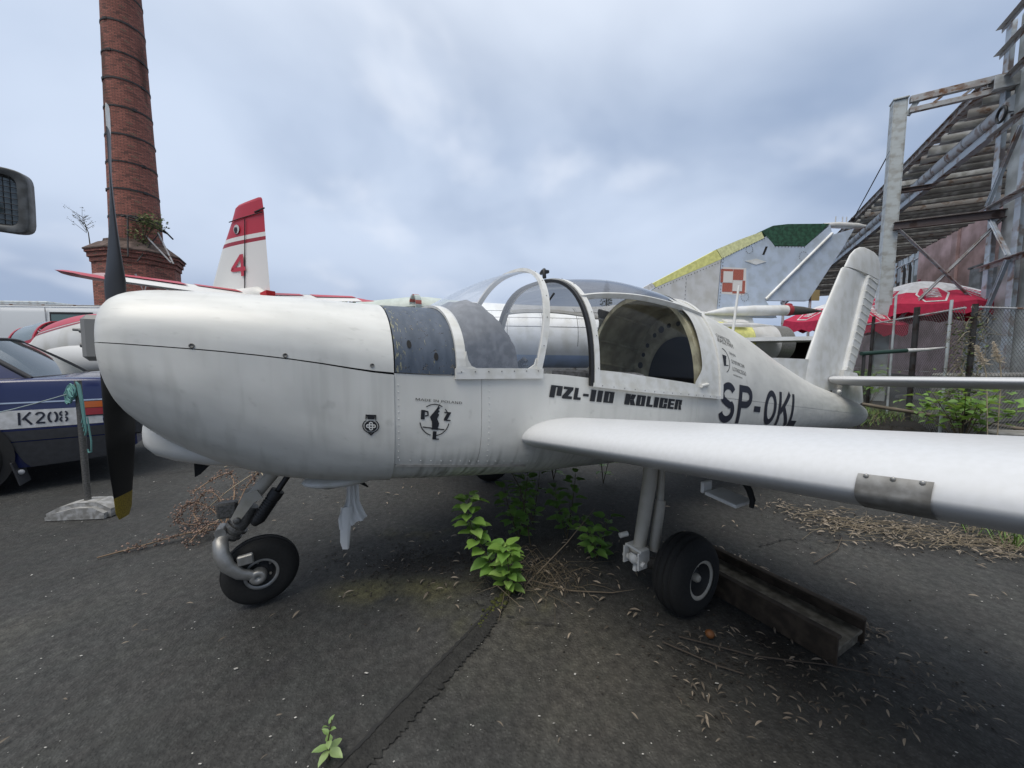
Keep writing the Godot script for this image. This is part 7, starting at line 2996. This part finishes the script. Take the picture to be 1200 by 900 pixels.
func build_gallery():
	# local x runs away along the gallery, z across it to the right
	var xf := frame(10.08, 10.30, 61.3)
	var gx := frame(14.1, 14.4, 61.3)
	var gal := thing("steel_gallery", "rusty overhead steel gallery with plank deck seen from below", "gallery", gx)
	var put := func(g: Array, parent: Node): part(g[2], g[0], g[1], parent)
	var L := 31.0
	var dk := 7.76
	# deck planks, some gaps between them
	var pk := []
	for v in 4:
		var m := MB.new()
		m.box(Vector3(0, 0, 0), Vector3(0.54 + 0.02 * v, 0.05, 4.70), Basis(), 0.008)
		m.box(Vector3(-0.26, -0.14, 0), Vector3(0.025, 0.26, 4.70), Basis(), 0.004)
		m.box(Vector3(-0.20, -0.27, 0), Vector3(0.14, 0.02, 4.70), Basis(), 0.004)
		pk.append(m.mesh(M.rust_deck if v == 2 else M.deck_steel, false))
	var x := -5.5
	var k := 0
	while x < L:
		var o := MeshInstance3D.new()
		o.name = numbered("plank", gal)
		o.mesh = pk[k % 4]
		o.transform = Transform3D(Basis(Vector3(0, 0, 1), rnd(-0.09, 0.03)) * Basis(Vector3.UP, rnd(-0.008, 0.008)), Vector3(x, dk + rnd(-0.015, 0.015), 2.38 + rnd(-0.05, 0.05)))
		gal.add_child(o)
		x += 0.64 if k % 5 != 3 else 0.70
		k += 1
	put.call(girder("edge_girder", "", "", Vector3(-5.6, dk, -0.05), Vector3(L, dk, -0.05), 0.24, 0.14, M.rust_steel), gal)
	put.call(girder("edge_girder", "", "", Vector3(-5.6, dk, 4.82), Vector3(L, dk, 4.82), 0.24, 0.14, M.rust_steel), gal)
	# pipe slung under the left edge, with collars, on an angle
	var pp := thing("gallery_pipe", "pale lagged pipe slung under the steel gallery's left edge", "pipe", gx)
	var mb := MB.new()
	var py := 7.14
	mb.tube([Vector3(-5.7, py, 0.42), Vector3(L, py, 0.42)], 0.20, 18)
	part("pipe_run", mb, M.pipe, pp)
	x = -5.6
	while x < L:
		mb = MB.new()
		mb.tube([Vector3(x, py, 0.42), Vector3(x + 0.05, py, 0.42)], 0.21, 18)
		part("pipe_collar", mb, M.rust_steel, pp)
		x += 0.86
	mb = MB.new()
	mb.box(Vector3((L - 5.7) / 2, py - 0.23, 0.47), Vector3(L + 5.7, 0.03, 0.36), Basis(), 0.004)
	mb.box(Vector3((L - 5.7) / 2, py - 0.31, 0.31), Vector3(L + 5.7, 0.19, 0.03), Basis(), 0.004)
	part("pipe_shelf", mb, M.pale_steel, pp)
	# portal: left post, top arm, two cross beams, crossed braces
	var po := thing("steel_portal", "grey steel portal frame post with top arm and crossed braces", "steel frame", xf)
	mb = MB.new()
	var h := 7.84
	mb.box(Vector3(0, h / 2, 0.10), Vector3(0.26, h, 0.018), Basis(), 0.004)
	mb.box(Vector3(0, h / 2, -0.16), Vector3(0.26, h, 0.018), Basis(), 0.004)
	mb.box(Vector3(0, h / 2, -0.03), Vector3(0.018, h, 0.24), Basis(), 0.0)
	mb.box(Vector3(-0.11, h / 2, -0.03), Vector3(0.014, h - 0.02, 0.24), Basis(), 0.0)
	part("post", mb, M.grey_steel, po)
	mb = MB.new()
	mb.box(Vector3(0, h + 0.02, -0.03), Vector3(0.31, 0.04, 0.31), Basis(), 0.008)
	mb.box(Vector3(-0.03, h - 0.25, 0.22), Vector3(0.03, 0.35, 0.12), Basis(Vector3(1, 0, 0), 0.5), 0.004)
	part("post_cap", mb, M.grey_steel, po)
	mb = MB.new()
	mb.bar(Vector3(-0.05, 7.80, 0.16), Vector3(-0.05, 7.82, 2.1), 0.16, 0.10, Vector3.UP, 0.006)
	mb.bar(Vector3(-0.05, 7.53, 0.16), Vector3(-0.05, 7.55, 2.1), 0.12, 0.10, Vector3.UP, 0.006)
	part("top_arm", mb, M.rust_steel, po)
	mb = MB.new()
	for z in [0.75, 1.25, 1.75]:
		mb.bar(Vector3(-0.05, 7.72, z), Vector3(-0.05, 7.59, z - 0.16), 0.06, 0.05, Vector3(1, 0, 0), 0.004)
	part("arm_lacing", mb, M.rust_steel, po)
	put.call(girder("cross_beam", "", "", Vector3(0.12, 5.60, 0.0), Vector3(0.12, 5.60, 0.75), 0.12, 0.10, M.dark_beam), po)
	put.call(girder("cross_beam", "", "", Vector3(-0.2, 4.62, 0.0), Vector3(-0.2, 4.62, 2.05), 0.20, 0.12, M.dark_beam), po)
	for q in [[Vector3(-0.2, 4.55, 0.1), Vector3(-0.2, 2.05, 2.0)], [Vector3(-0.14, 4.55, 1.95), Vector3(-0.14, 2.0, 0.12)]]:
		mb = MB.new()
		mb.bar(q[0], q[1], 0.09, 0.012, Vector3(1, 0, 0), 0.003)
		mb.bar(q[0] + Vector3(0.03, 0, 0), q[1] + Vector3(0.03, 0, 0), 0.012, 0.07, Vector3(1, 0, 0), 0.003)
		part("brace", mb, M.rust_steel, po)
	mb = MB.new()
	mb.tube([Vector3(-0.1, 6.6, -0.16), Vector3(3.0, 5.75, -0.14)], 0.014, 5)
	mb.ball(Vector3(2.9, 5.8, -0.14), Vector3(0.10, 0.07, 0.07), 8)
	part("stay_wire", mb, M.black_iron, po)

	# clad wall on the right: posts, girts, braces over grey sheets
	var cw := thing("clad_wall", "grey sheet metal wall with steel posts, angle girts and braces at right", "wall", xf)
	for i in 9:
		mb = MB.new()
		var x0 := -0.08 - 0.72 * i
		var P := []
		for r in [0.0, 9.1]:
			var row := PackedVector3Array()
			for j in 9:
				row.append(Vector3(x0 - 0.71 * j / 8.0, r, 1.93 + (0.018 if j % 2 == 0 else 0.0)))
			P.append(row)
		mb.grid(P)
		mb.box(Vector3(x0 - 0.36, 4.55, 1.98), Vector3(0.71, 9.1, 0.04), Basis(), 0.0)
		part("sheet", mb, M.sheet, cw)
	for t in [0.0, -0.95, -2.6, -4.3, -6.0]:
		mb = MB.new()
		mb.box(Vector3(t, 4.55, 1.86), Vector3(0.02, 9.1, 0.12), Basis(), 0.003)
		mb.box(Vector3(t, 4.55, 1.80), Vector3(0.20, 9.1, 0.02), Basis(), 0.004)
		part("wall_post", mb, M.pale_steel, cw)
	for y in [9.1, 8.5, 7.75, 6.6, 4.85, 3.45]:
		mb = MB.new()
		mb.box(Vector3(-3.0, y, 1.735), Vector3(6.5, 0.014, 0.12), Basis(), 0.003)
		mb.box(Vector3(-3.0, y - 0.05, 1.785), Vector3(6.5, 0.10, 0.014), Basis(), 0.003)
		part("girt", mb, M.rust_steel, cw)
	for q in [[0.05, 4.8, -0.95, 3.5], [0.05, 1.6, -0.95, 3.4], [-0.95, 6.3, 0.02, 4.9]]:
		mb = MB.new()
		mb.bar(Vector3(q[0], q[1], 1.725), Vector3(q[2], q[3], 1.725), 0.10, 0.012, Vector3(0, 0, 1), 0.003)
		mb.bar(Vector3(q[0], q[1], 1.70), Vector3(q[2], q[3], 1.70), 0.012, 0.08, Vector3(0, 0, 1), 0.003)
		part("brace", mb, M.pale_steel, cw)
	mb = MB.new()
	var ring := []
	for i in 17:
		var a := TAU * i / 16
		ring.append(Vector3(-0.35 + 0.17 * cos(a), 6.85 + 0.16 * sin(a), 1.66))
	mb.tube(ring, 0.03, 8, false)
	part("hose_ring", mb, M.black, cw)

	# concrete pier by the wall
	mb = MB.new()
	mb.box(Vector3(5.3, 2.15, 4.1), Vector3(0.7, 4.3, 0.75), Basis(), 0.02)
	mb.box(Vector3(5.3, 4.33, 4.1), Vector3(0.78, 0.06, 0.83), Basis(), 0.01)
	for i in mb.v.size():
		mb.v[i] = xf * mb.v[i]
		mb.n[i] = xf.basis * mb.n[i]
	solo("concrete_pier", mb, M.concrete, "pale concrete pier behind the crossed braces of the portal", "pier")
	# rendered wall beyond
	var pw := thing("pink_wall", "faded pink rendered factory wall with a broken window under the gallery", "building", gx)
	mb = MB.new()
	mb.box(Vector3(8.4, 6.0, 6.65), Vector3(18.2, 12.0, 0.4), Basis(), 0.01)
	mb.box(Vector3(26.5, 3.2, 6.65), Vector3(17.9, 6.4, 0.4), Basis(), 0.01)
	mb.box(Vector3(26.5, 10.5, 6.65), Vector3(17.9, 3.0, 0.4), Basis(), 0.01)
	part("rendered_wall", mb, M.render, pw)
	mb = MB.new()
	mb.box(Vector3(5.5, 6.0, 6.38), Vector3(0.6, 12.0, 0.14), Basis(), 0.01)
	mb.box(Vector3(12.6, 6.0, 6.38), Vector3(0.6, 12.0, 0.14), Basis(), 0.01)
	part("pilaster", mb, M.render, pw)
	var wf := group_part("window", pw)
	mb = MB.new()
	for i in 13:
		mb.box(Vector3(17.6 + i * 0.98, 7.7, 6.58), Vector3(0.11, 2.6, 0.11), Basis(), 0.01)
	for y in [6.46, 8.2, 9.0]:
		mb.box(Vector3(23.5, y, 6.58), Vector3(11.8, 0.10, 0.11), Basis(), 0.01)
	part("frame", mb, M.pale_steel, wf)
	mb = MB.new()
	mb.box(Vector3(23.5, 6.34, 6.33), Vector3(12.0, 0.14, 0.5), Basis(), 0.01)
	part("sill", mb, M.concrete, wf)
	for i in 12:
		mb = MB.new()
		var x0 := 17.66 + i * 0.98
		if i in [1, 2, 5, 8]:
			# broken pane: a jagged remnant
			mb.prism(PackedVector2Array([Vector2(x0, 8.96), Vector2(x0, 7.3 + 0.3 * (i % 3)), Vector2(x0 + 0.28, 7.9), Vector2(x0 + 0.5, 8.3), Vector2(x0 + 0.87, 7.8), Vector2(x0 + 0.87, 8.96)]), 6.58, 6.585)
			part("broken_pane", mb, plain(Color(0.30, 0.34, 0.36), 0.1), wf)
		else:
			mb.box(Vector3(x0 + 0.43, 7.7, 6.58), Vector3(0.86, 2.45, 0.008), Basis(), 0.0)
			part("pane", mb, plain(Color(0.22, 0.25, 0.26) if i % 2 == 0 else Color(0.05, 0.055, 0.06), 0.08), wf)
	mb = MB.new()
	mb.box(Vector3(22.4, 6.0, 10.5), Vector3(28.0, 12.0, 0.2), Basis(), 0.0)
	part("room_back", mb, M.dark_inside, pw)


func build_umbrella(base: Vector3, R: float, top: float, rim: float, turn: float, label: String, tilt := 0.0):
	var um := thing("parasol", label, "parasol", Transform3D(Basis(Vector3.UP, turn) * Basis(Vector3(1, 0, 0), tilt), base))
	var redm := mottled(Color(0.50, 0.018, 0.07), 0.8, 0.0, M.fine, 1.0)
	redm.cull_mode = BaseMaterial3D.CULL_DISABLED
	redm.backlight_enabled = true
	redm.backlight = Color(0.4, 0.1, 0.12)
	var whm := mottled(Color(0.70, 0.70, 0.72), 0.8, 0.0, M.fine, 1.0)
	whm.cull_mode = BaseMaterial3D.CULL_DISABLED
	whm.backlight_enabled = true
	whm.backlight = Color(0.5, 0.5, 0.5)
	var at := func(k: float, f: float, off := 0.0) -> Vector3:
		# k panel corner index, f 0 the top, 1 the rim
		var a := TAU * k / 8
		var frac := fposmod(k, 1.0)
		var chord := cos(PI / 8) / cos((frac - 0.5) * TAU / 8)
		var sag := 0.05 * sin(PI * frac) * f
		return Vector3(R * f * chord * cos(a), lerpf(top, rim, pow(f, 1.5)) - sag + off, R * f * chord * sin(a))
	for k in 8:
		for part_no in 2:
			var mb := MB.new()
			var P := []
			for i in 7:
				var f := lerpf(0.0, 0.68, i / 6.0) if part_no == 0 else lerpf(0.68, 1.0, i / 6.0)
				var row := PackedVector3Array()
				for j in 9:
					row.append(at.call(k + j / 8.0, f))
				P.append(row)
			mb.grid(P)
			part("white_panel" if part_no == 0 else "red_panel", mb, whm if part_no == 0 else redm, um)
		# hanging valance
		var vb := MB.new()
		var r0 := PackedVector3Array()
		var r1 := PackedVector3Array()
		for j in 9:
			var p: Vector3 = at.call(k + j / 8.0, 1.0)
			r0.append(p)
			r1.append(p + Vector3(p.x * 0.015, -0.26 - 0.05 * sin(j * 1.6), p.z * 0.015))
		vb.grid([r0, r1])
		part("valance", vb, redm, um)
		# printed badge: red lozenge with a white line and the name, reading along the rib
		if k % 2 == 0 or true:
			var face := func(a: float, b: float) -> Vector3:
				# a along the radius (0 inner .. 1 outer), b across (-0.5 .. 0.5)
				var f := 0.53 + 0.44 * a
				var p: Vector3 = at.call(k + 0.5 + b * 0.62 * (0.8 / f), f, 0.012)
				return p
			var hb := MB.new()
			var cell := func(poly: Array, lift: float, m: MB):
				var pts := PackedVector3Array()
				for q in poly:
					pts.append(face.call(q.x, q.y) + Vector3(0, lift, 0))
				var c := Vector3.ZERO
				for q in pts:
					c += q
				c /= pts.size()
				for j in pts.size():
					m.tri(c, pts[j], pts[(j + 1) % pts.size()])
			cell.call([Vector2(0.02, -0.30), Vector2(0.02, 0.30), Vector2(0.52, 0.48), Vector2(0.98, 0.30), Vector2(0.98, -0.30), Vector2(0.52, -0.48)], 0.0, hb)
			part("badge_border", hb, whm, um)
			hb = MB.new()
			cell.call([Vector2(0.07, -0.26), Vector2(0.07, 0.26), Vector2(0.52, 0.42), Vector2(0.93, 0.26), Vector2(0.93, -0.26), Vector2(0.52, -0.42)], 0.006, hb)
			part("badge_field", hb, redm, um)
			hb = MB.new()
			words(hb, "WARKA", 0.44, func(a, b): return face.call(0.14 + a * 0.30, b - 0.22) + Vector3(0, 0.014, 0), "Droid Sans", 1.0, true)
			part("badge_lettering", hb, whm, um)
	var mb := MB.new()
	mb.tube([Vector3(0, 0, 0), Vector3(0, top + 0.05, 0)], 0.03, 10)
	part("pole", mb, plain(Color(0.16, 0.02, 0.04), 0.5), um)
	mb = MB.new()
	for k in 8:
		mb.tube([Vector3(0, top - 0.06, 0), at.call(float(k), 0.5, -0.02), at.call(float(k), 1.0, -0.02)], 0.012, 5)
	part("ribs", mb, M.dull_steel, um)
	mb = MB.new()
	mb.lathe([Vector2(0.30, 0.0), Vector2(0.30, 0.08), Vector2(0.05, 0.14)], Vector3.ZERO, Basis(), 20)
	part("foot", mb, M.concrete, um)


func fence_panel(a: Vector3, b: Vector3, h: float, cell: float, label: String, posts: Array):
	var l := a.distance_to(b)
	var x := (b - a).normalized()
	var f := thing("chain_link_fence", label, "fence", Transform3D(Basis(x, Vector3.UP, x.cross(Vector3.UP)), a))
	var mb := MB.new()
	var n := int((l + h) / cell)
	for i in n + 1:
		for s in [0, 1]:
			var u0 := i * cell - h
			var v0 := 0.0
			var u1 := i * cell
			var v1 := h
			if u0 < 0:
				v0 = -u0
				u0 = 0
			if u1 > l:
				v1 = h - (u1 - l)
				u1 = l
			if v1 - v0 < 0.02:
				continue
			var p := Vector3(u0, v0 + 0.03, 0.002 if s == 0 else -0.002)
			var q := Vector3(u1, v1 + 0.03, 0.002 if s == 0 else -0.002)
			if s == 1:
				p.x = l - p.x
				q.x = l - q.x
			# woven wire: it waves a little to and fro
			var pts := []
			var m := maxi(2, int((v1 - v0) / 0.3))
			for k in m + 1:
				var t := float(k) / m
				pts.append(p.lerp(q, t) + Vector3(0, 0, 0.012 * sin((p.x + t * h) * 2.3)))
			mb.tube(pts, 0.0028, 3, false)
	stuff(part("wire_mesh", mb, M.wire, f))
	for q in posts:
		mb = MB.new()
		mb.tube([Vector3(q[0], 0, 0.03), Vector3(q[0], q[1], 0.03)], q[2], 10)
		part("fence_post", mb, M.black_iron if q[3] > 0 else M.grey_steel, f)
	mb = MB.new()
	mb.tube([Vector3(0, h, 0.01), Vector3(l, h, 0.01)], 0.013, 6)
	mb.tube([Vector3(0, h * 0.52, 0.01), Vector3(l, h * 0.52, 0.01)], 0.003, 4)
	part("top_rail", mb, M.rust_steel, f)
	return f


func build_yard():
	build_umbrella(W(11.6, 0, 10.9), 1.75, 3.36, 2.60, -0.22, "red and white parasol behind the chain link fence under the gallery")
	build_umbrella(W(9.6, 0, 11.4), 1.45, 2.86, 2.22, 0.5, "red and white parasol between the fighter's tail and the steel post", 0.10)
	fence_panel(W(7.6, 0, 8.4), W(6.15, 0, 5.15), 1.86, 0.062, "long chain link fence with mixed posts running away behind the tail", [[0.05, 1.95, 0.022, 0], [0.95, 2.0, 0.028, 1], [1.75, 2.3, 0.018, 0], [2.45, 2.0, 0.038, 1], [3.3, 2.0, 0.018, 0]])
	fence_panel(W(6.15, 0, 5.10), W(9.6, 0, 5.6), 1.86, 0.062, "chain link fence panel at the right edge beyond the reeds", [[0.02, 1.9, 0.03, 1], [1.9, 1.95, 0.03, 0], [3.4, 1.95, 0.03, 0]])
	# dry vine on the corner post
	var vn := thing("dry_vine", "dry tangled vine hanging on the fence corner post", "vine", Transform3D(Basis(), W(6.15, 0, 5.12)))
	var mb := MB.new()
	for k in 90:
		var y := rnd(0.35, 1.9)
		var p := Vector3(rng.randfn(-0.02, 0.09), y, rng.randfn(0.03, 0.06))
		var q := [p]
		for i in 4:
			p += Vector3(rng.randfn(0.0, 0.06), rnd(-0.12, 0.03), rng.randfn(0, 0.04))
			q.append(p)
		mb.col = Color(0.19, 0.17, 0.12) * rnd(0.4, 1.3)
		mb.tube(q, [0.006, 0.005, 0.004, 0.003, 0.002], 4, false)
	part("stems", mb, tinted(0.95), vn, true)
	mb = MB.new()
	for k in 420:
		_leaflet(mb, Vector3(rng.randfn(-0.02, 0.11), rnd(0.25, 1.75), rng.randfn(0.04, 0.07)), rnd(0.012, 0.03), [Color(0.17, 0.15, 0.09), Color(0.13, 0.17, 0.06), Color(0.09, 0.13, 0.04)][k % 3] * rnd(0.5, 1.3))
	stuff(part("leaves", mb, tinted(0.85), vn, true))
	# plinth and blocks behind the fence
	mb = MB.new()
	mb.box(W(9.6, 0.45, 7.2), Vector3(3.6, 0.9, 0.5), Basis(Vector3.UP, 0.25), 0.03)
	solo("concrete_plinth", mb, M.concrete, "long mossy concrete plinth behind the right fence panel", "plinth")
	mb = MB.new()
	mb.box(W(6.75, 0.10, 4.98), Vector3(0.62, 0.20, 0.30), Basis(Vector3.UP, -0.2), 0.02)
	solo("kerb_stone", mb, M.concrete, "grey kerb stone lying at the foot of the right fence panel", "kerb stone")
	mb = MB.new()
	mb.tube([W(5.3, 0.50, 6.6), W(6.2, 0.34, 5.75), W(7.6, 0.12, 4.9)], 0.028, 8)
	solo("leaning_rail", mb, M.wood, "weathered wooden rail leaning low before the fence", "rail")
	mb = MB.new()
	mb.tube([W(5.05, 1.235, 5.45), W(5.75, 1.285, 5.5)], 0.030, 10)
	var bp := thing("barrier_pole", "dark green pole with white tip held level before the fence", "pole")
	part("pole", mb, mottled(Color(0.015, 0.045, 0.035), 0.5, 0.0, M.fine, 1.0), bp)
	mb = MB.new()
	mb.tube([W(5.75, 1.285, 5.5), W(6.02, 1.30, 5.5), W(6.30, 1.33, 5.5)], [0.030, 0.022, 0.012], 10)
	part("white_tip", mb, M.band_white, bp)
	mb = MB.new()
	mb.tube([W(5.1, 0, 5.46), W(5.1, 1.22, 5.46)], 0.02, 8)
	part("support", mb, M.black_iron, bp)
	# dark storage shed behind the fighter's tail
	var sh := thing("storage_shed", "dark low storage shed with open bay behind the fighter's tailplane", "shed", frame(4.4, 10.6, 4.0))
	mb = MB.new()
	mb.box(Vector3(2.6, 0.85, -1.6), Vector3(5.2, 1.7, 0.12), Basis(), 0.01)
	mb.box(Vector3(0.06, 0.85, -0.8), Vector3(0.12, 1.7, 1.7), Basis(), 0.01)
	mb.box(Vector3(1.9, 0.85, -0.2), Vector3(0.9, 1.7, 1.1), Basis(), 0.01)
	mb.box(Vector3(5.14, 0.85, -0.8), Vector3(0.12, 1.7, 1.7), Basis(), 0.01)
	part("wall", mb, mottled(Color(0.075, 0.065, 0.055), 0.9, 0.0, M.coarse, 0.8), sh)
	mb = MB.new()
	mb.box(Vector3(2.6, 1.75, -0.75), Vector3(5.5, 0.10, 2.0), Basis(Vector3(1, 0, 0), 0.06), 0.01)
	part("roof", mb, M.black_iron, sh)
	var hz := thing("hazard_board", "yellow and black striped hazard board under the gallery's far end", "hazard board", frame(9.2, 13.0, 0.0))
	for i in 5:
		mb = MB.new()
		mb.box(Vector3(0.28 * i, 3.30, 0), Vector3(0.28, 0.36, 0.04), Basis(), 0.0)
		part("stripe", mb, plain(Color(0.26, 0.22, 0.10), 0.8) if i % 2 == 0 else M.black_iron, hz)
	mb = MB.new()
	for x in [0.1, 1.0]:
		mb.tube([Vector3(x, 0, -0.05), Vector3(x, 3.2, -0.05)], 0.04, 8)
	part("leg", mb, M.rust_steel, hz)
	# far trees
	for q in [[7.4, 30.0, 7.15, "tip of a distant spruce above the canopy roof"], [-10.7, 25.0, 4.75, "distant round shrub top beyond the cowling"]]:
		var spruce: bool = q[0] > 0
		var tr := thing("spruce_tree" if spruce else "far_shrub", q[3], "tree", Transform3D(Basis(), W(q[0], 0, q[1])))
		mb = MB.new()
		mb.tube([Vector3.ZERO, Vector3(0.02, q[2] * 0.6, 0), Vector3(0, q[2], 0)], [0.14, 0.09, 0.015], 7)
		part("trunk", mb, M.stem, tr)
		mb = MB.new()
		for k in 1500:
			var f := rng.randf()
			var y: float = lerpf(1.0, q[2], f)
			var r: float = (1.6 * (1.0 - f) + 0.05) * rnd(0.3, 1.0) if spruce else 1.3 * sqrt(maxf(0.0, 1.0 - pow((f - 0.6) / 0.42, 2.0))) * rnd(0.4, 1.0)
			var a := rnd(0, TAU)
			_leaflet(mb, Vector3(r * cos(a), y - r * 0.25, r * sin(a)), rnd(0.05, 0.12), Color(0.045, 0.075, 0.035) * rnd(0.5, 1.5))
		part("crown", mb, tinted(0.9), tr, true)


func _ready():
	rng.seed = 7
	make_view()
	make_materials()
	M.black_iron = mottled(Color(0.045, 0.042, 0.04), 0.7, 0.2, M.rusty, 1.5)
	M.pale_steel = mottled(Color(0.52, 0.56, 0.58), 0.6, 0.1, M.rusty, 0.5, true)
	M.sheet = mottled(Color(0.58, 0.61, 0.60), 0.7, 0.1, M.coarse, 0.35, true)
	M.rust_deck = mottled(Color(0.42, 0.40, 0.37), 0.8, 0.0, M.rusty, 0.7, true)
	M.dark_beam = mottled(Color(0.11, 0.085, 0.08), 0.8, 0.1, M.rusty, 0.8, true)
	M.deck_steel = mottled(Color(0.54, 0.57, 0.59), 0.8, 0.1, M.coarse, 0.8, true)
	M.pipe = mottled(Color(0.55, 0.56, 0.55), 0.6, 0.1, M.rusty, 0.8, true)
	M.render = mottled(Color(0.50, 0.355, 0.355), 0.95, 0.0, M.coarse, 0.22, true)
	M.lamp_grey = mottled(Color(0.13, 0.135, 0.135), 0.55, 0.2, M.coarse, 4.0)
	M.band_white = mottled(Color(0.62, 0.62, 0.62), 0.5, 0.0, M.fine, 2.0)
	M.channel_web = mottled(Color(0.17, 0.15, 0.115), 0.9, 0.0, M.coarse, 5.0)
	M.twig = plain(Color(0.07, 0.055, 0.042), 0.9)
	M.plate_grey = mottled(Color(0.30, 0.295, 0.28), 0.45, 0.2, M.coarse, 6.0)
	M.channel = mottled(Color(0.062, 0.045, 0.030), 0.85, 0.1, M.coarse, 4.0)
	M.pale_concrete = mottled(Color(0.36, 0.36, 0.355), 0.9, 0.0, M.coarse, 5.0)
	M.stem = plain(Color(0.07, 0.055, 0.03), 0.8)
	M.wire = plain(Color(0.17, 0.18, 0.18), 0.6, 0.3)
	build_ground()
	build_chimney()
	build_bus()
	build_gallery()
	build_yard()
	build_trainer()
	build_fighter()
	build_car()
	build_aircraft()
	build_near_objects()
	build_plants()
	build_litter()
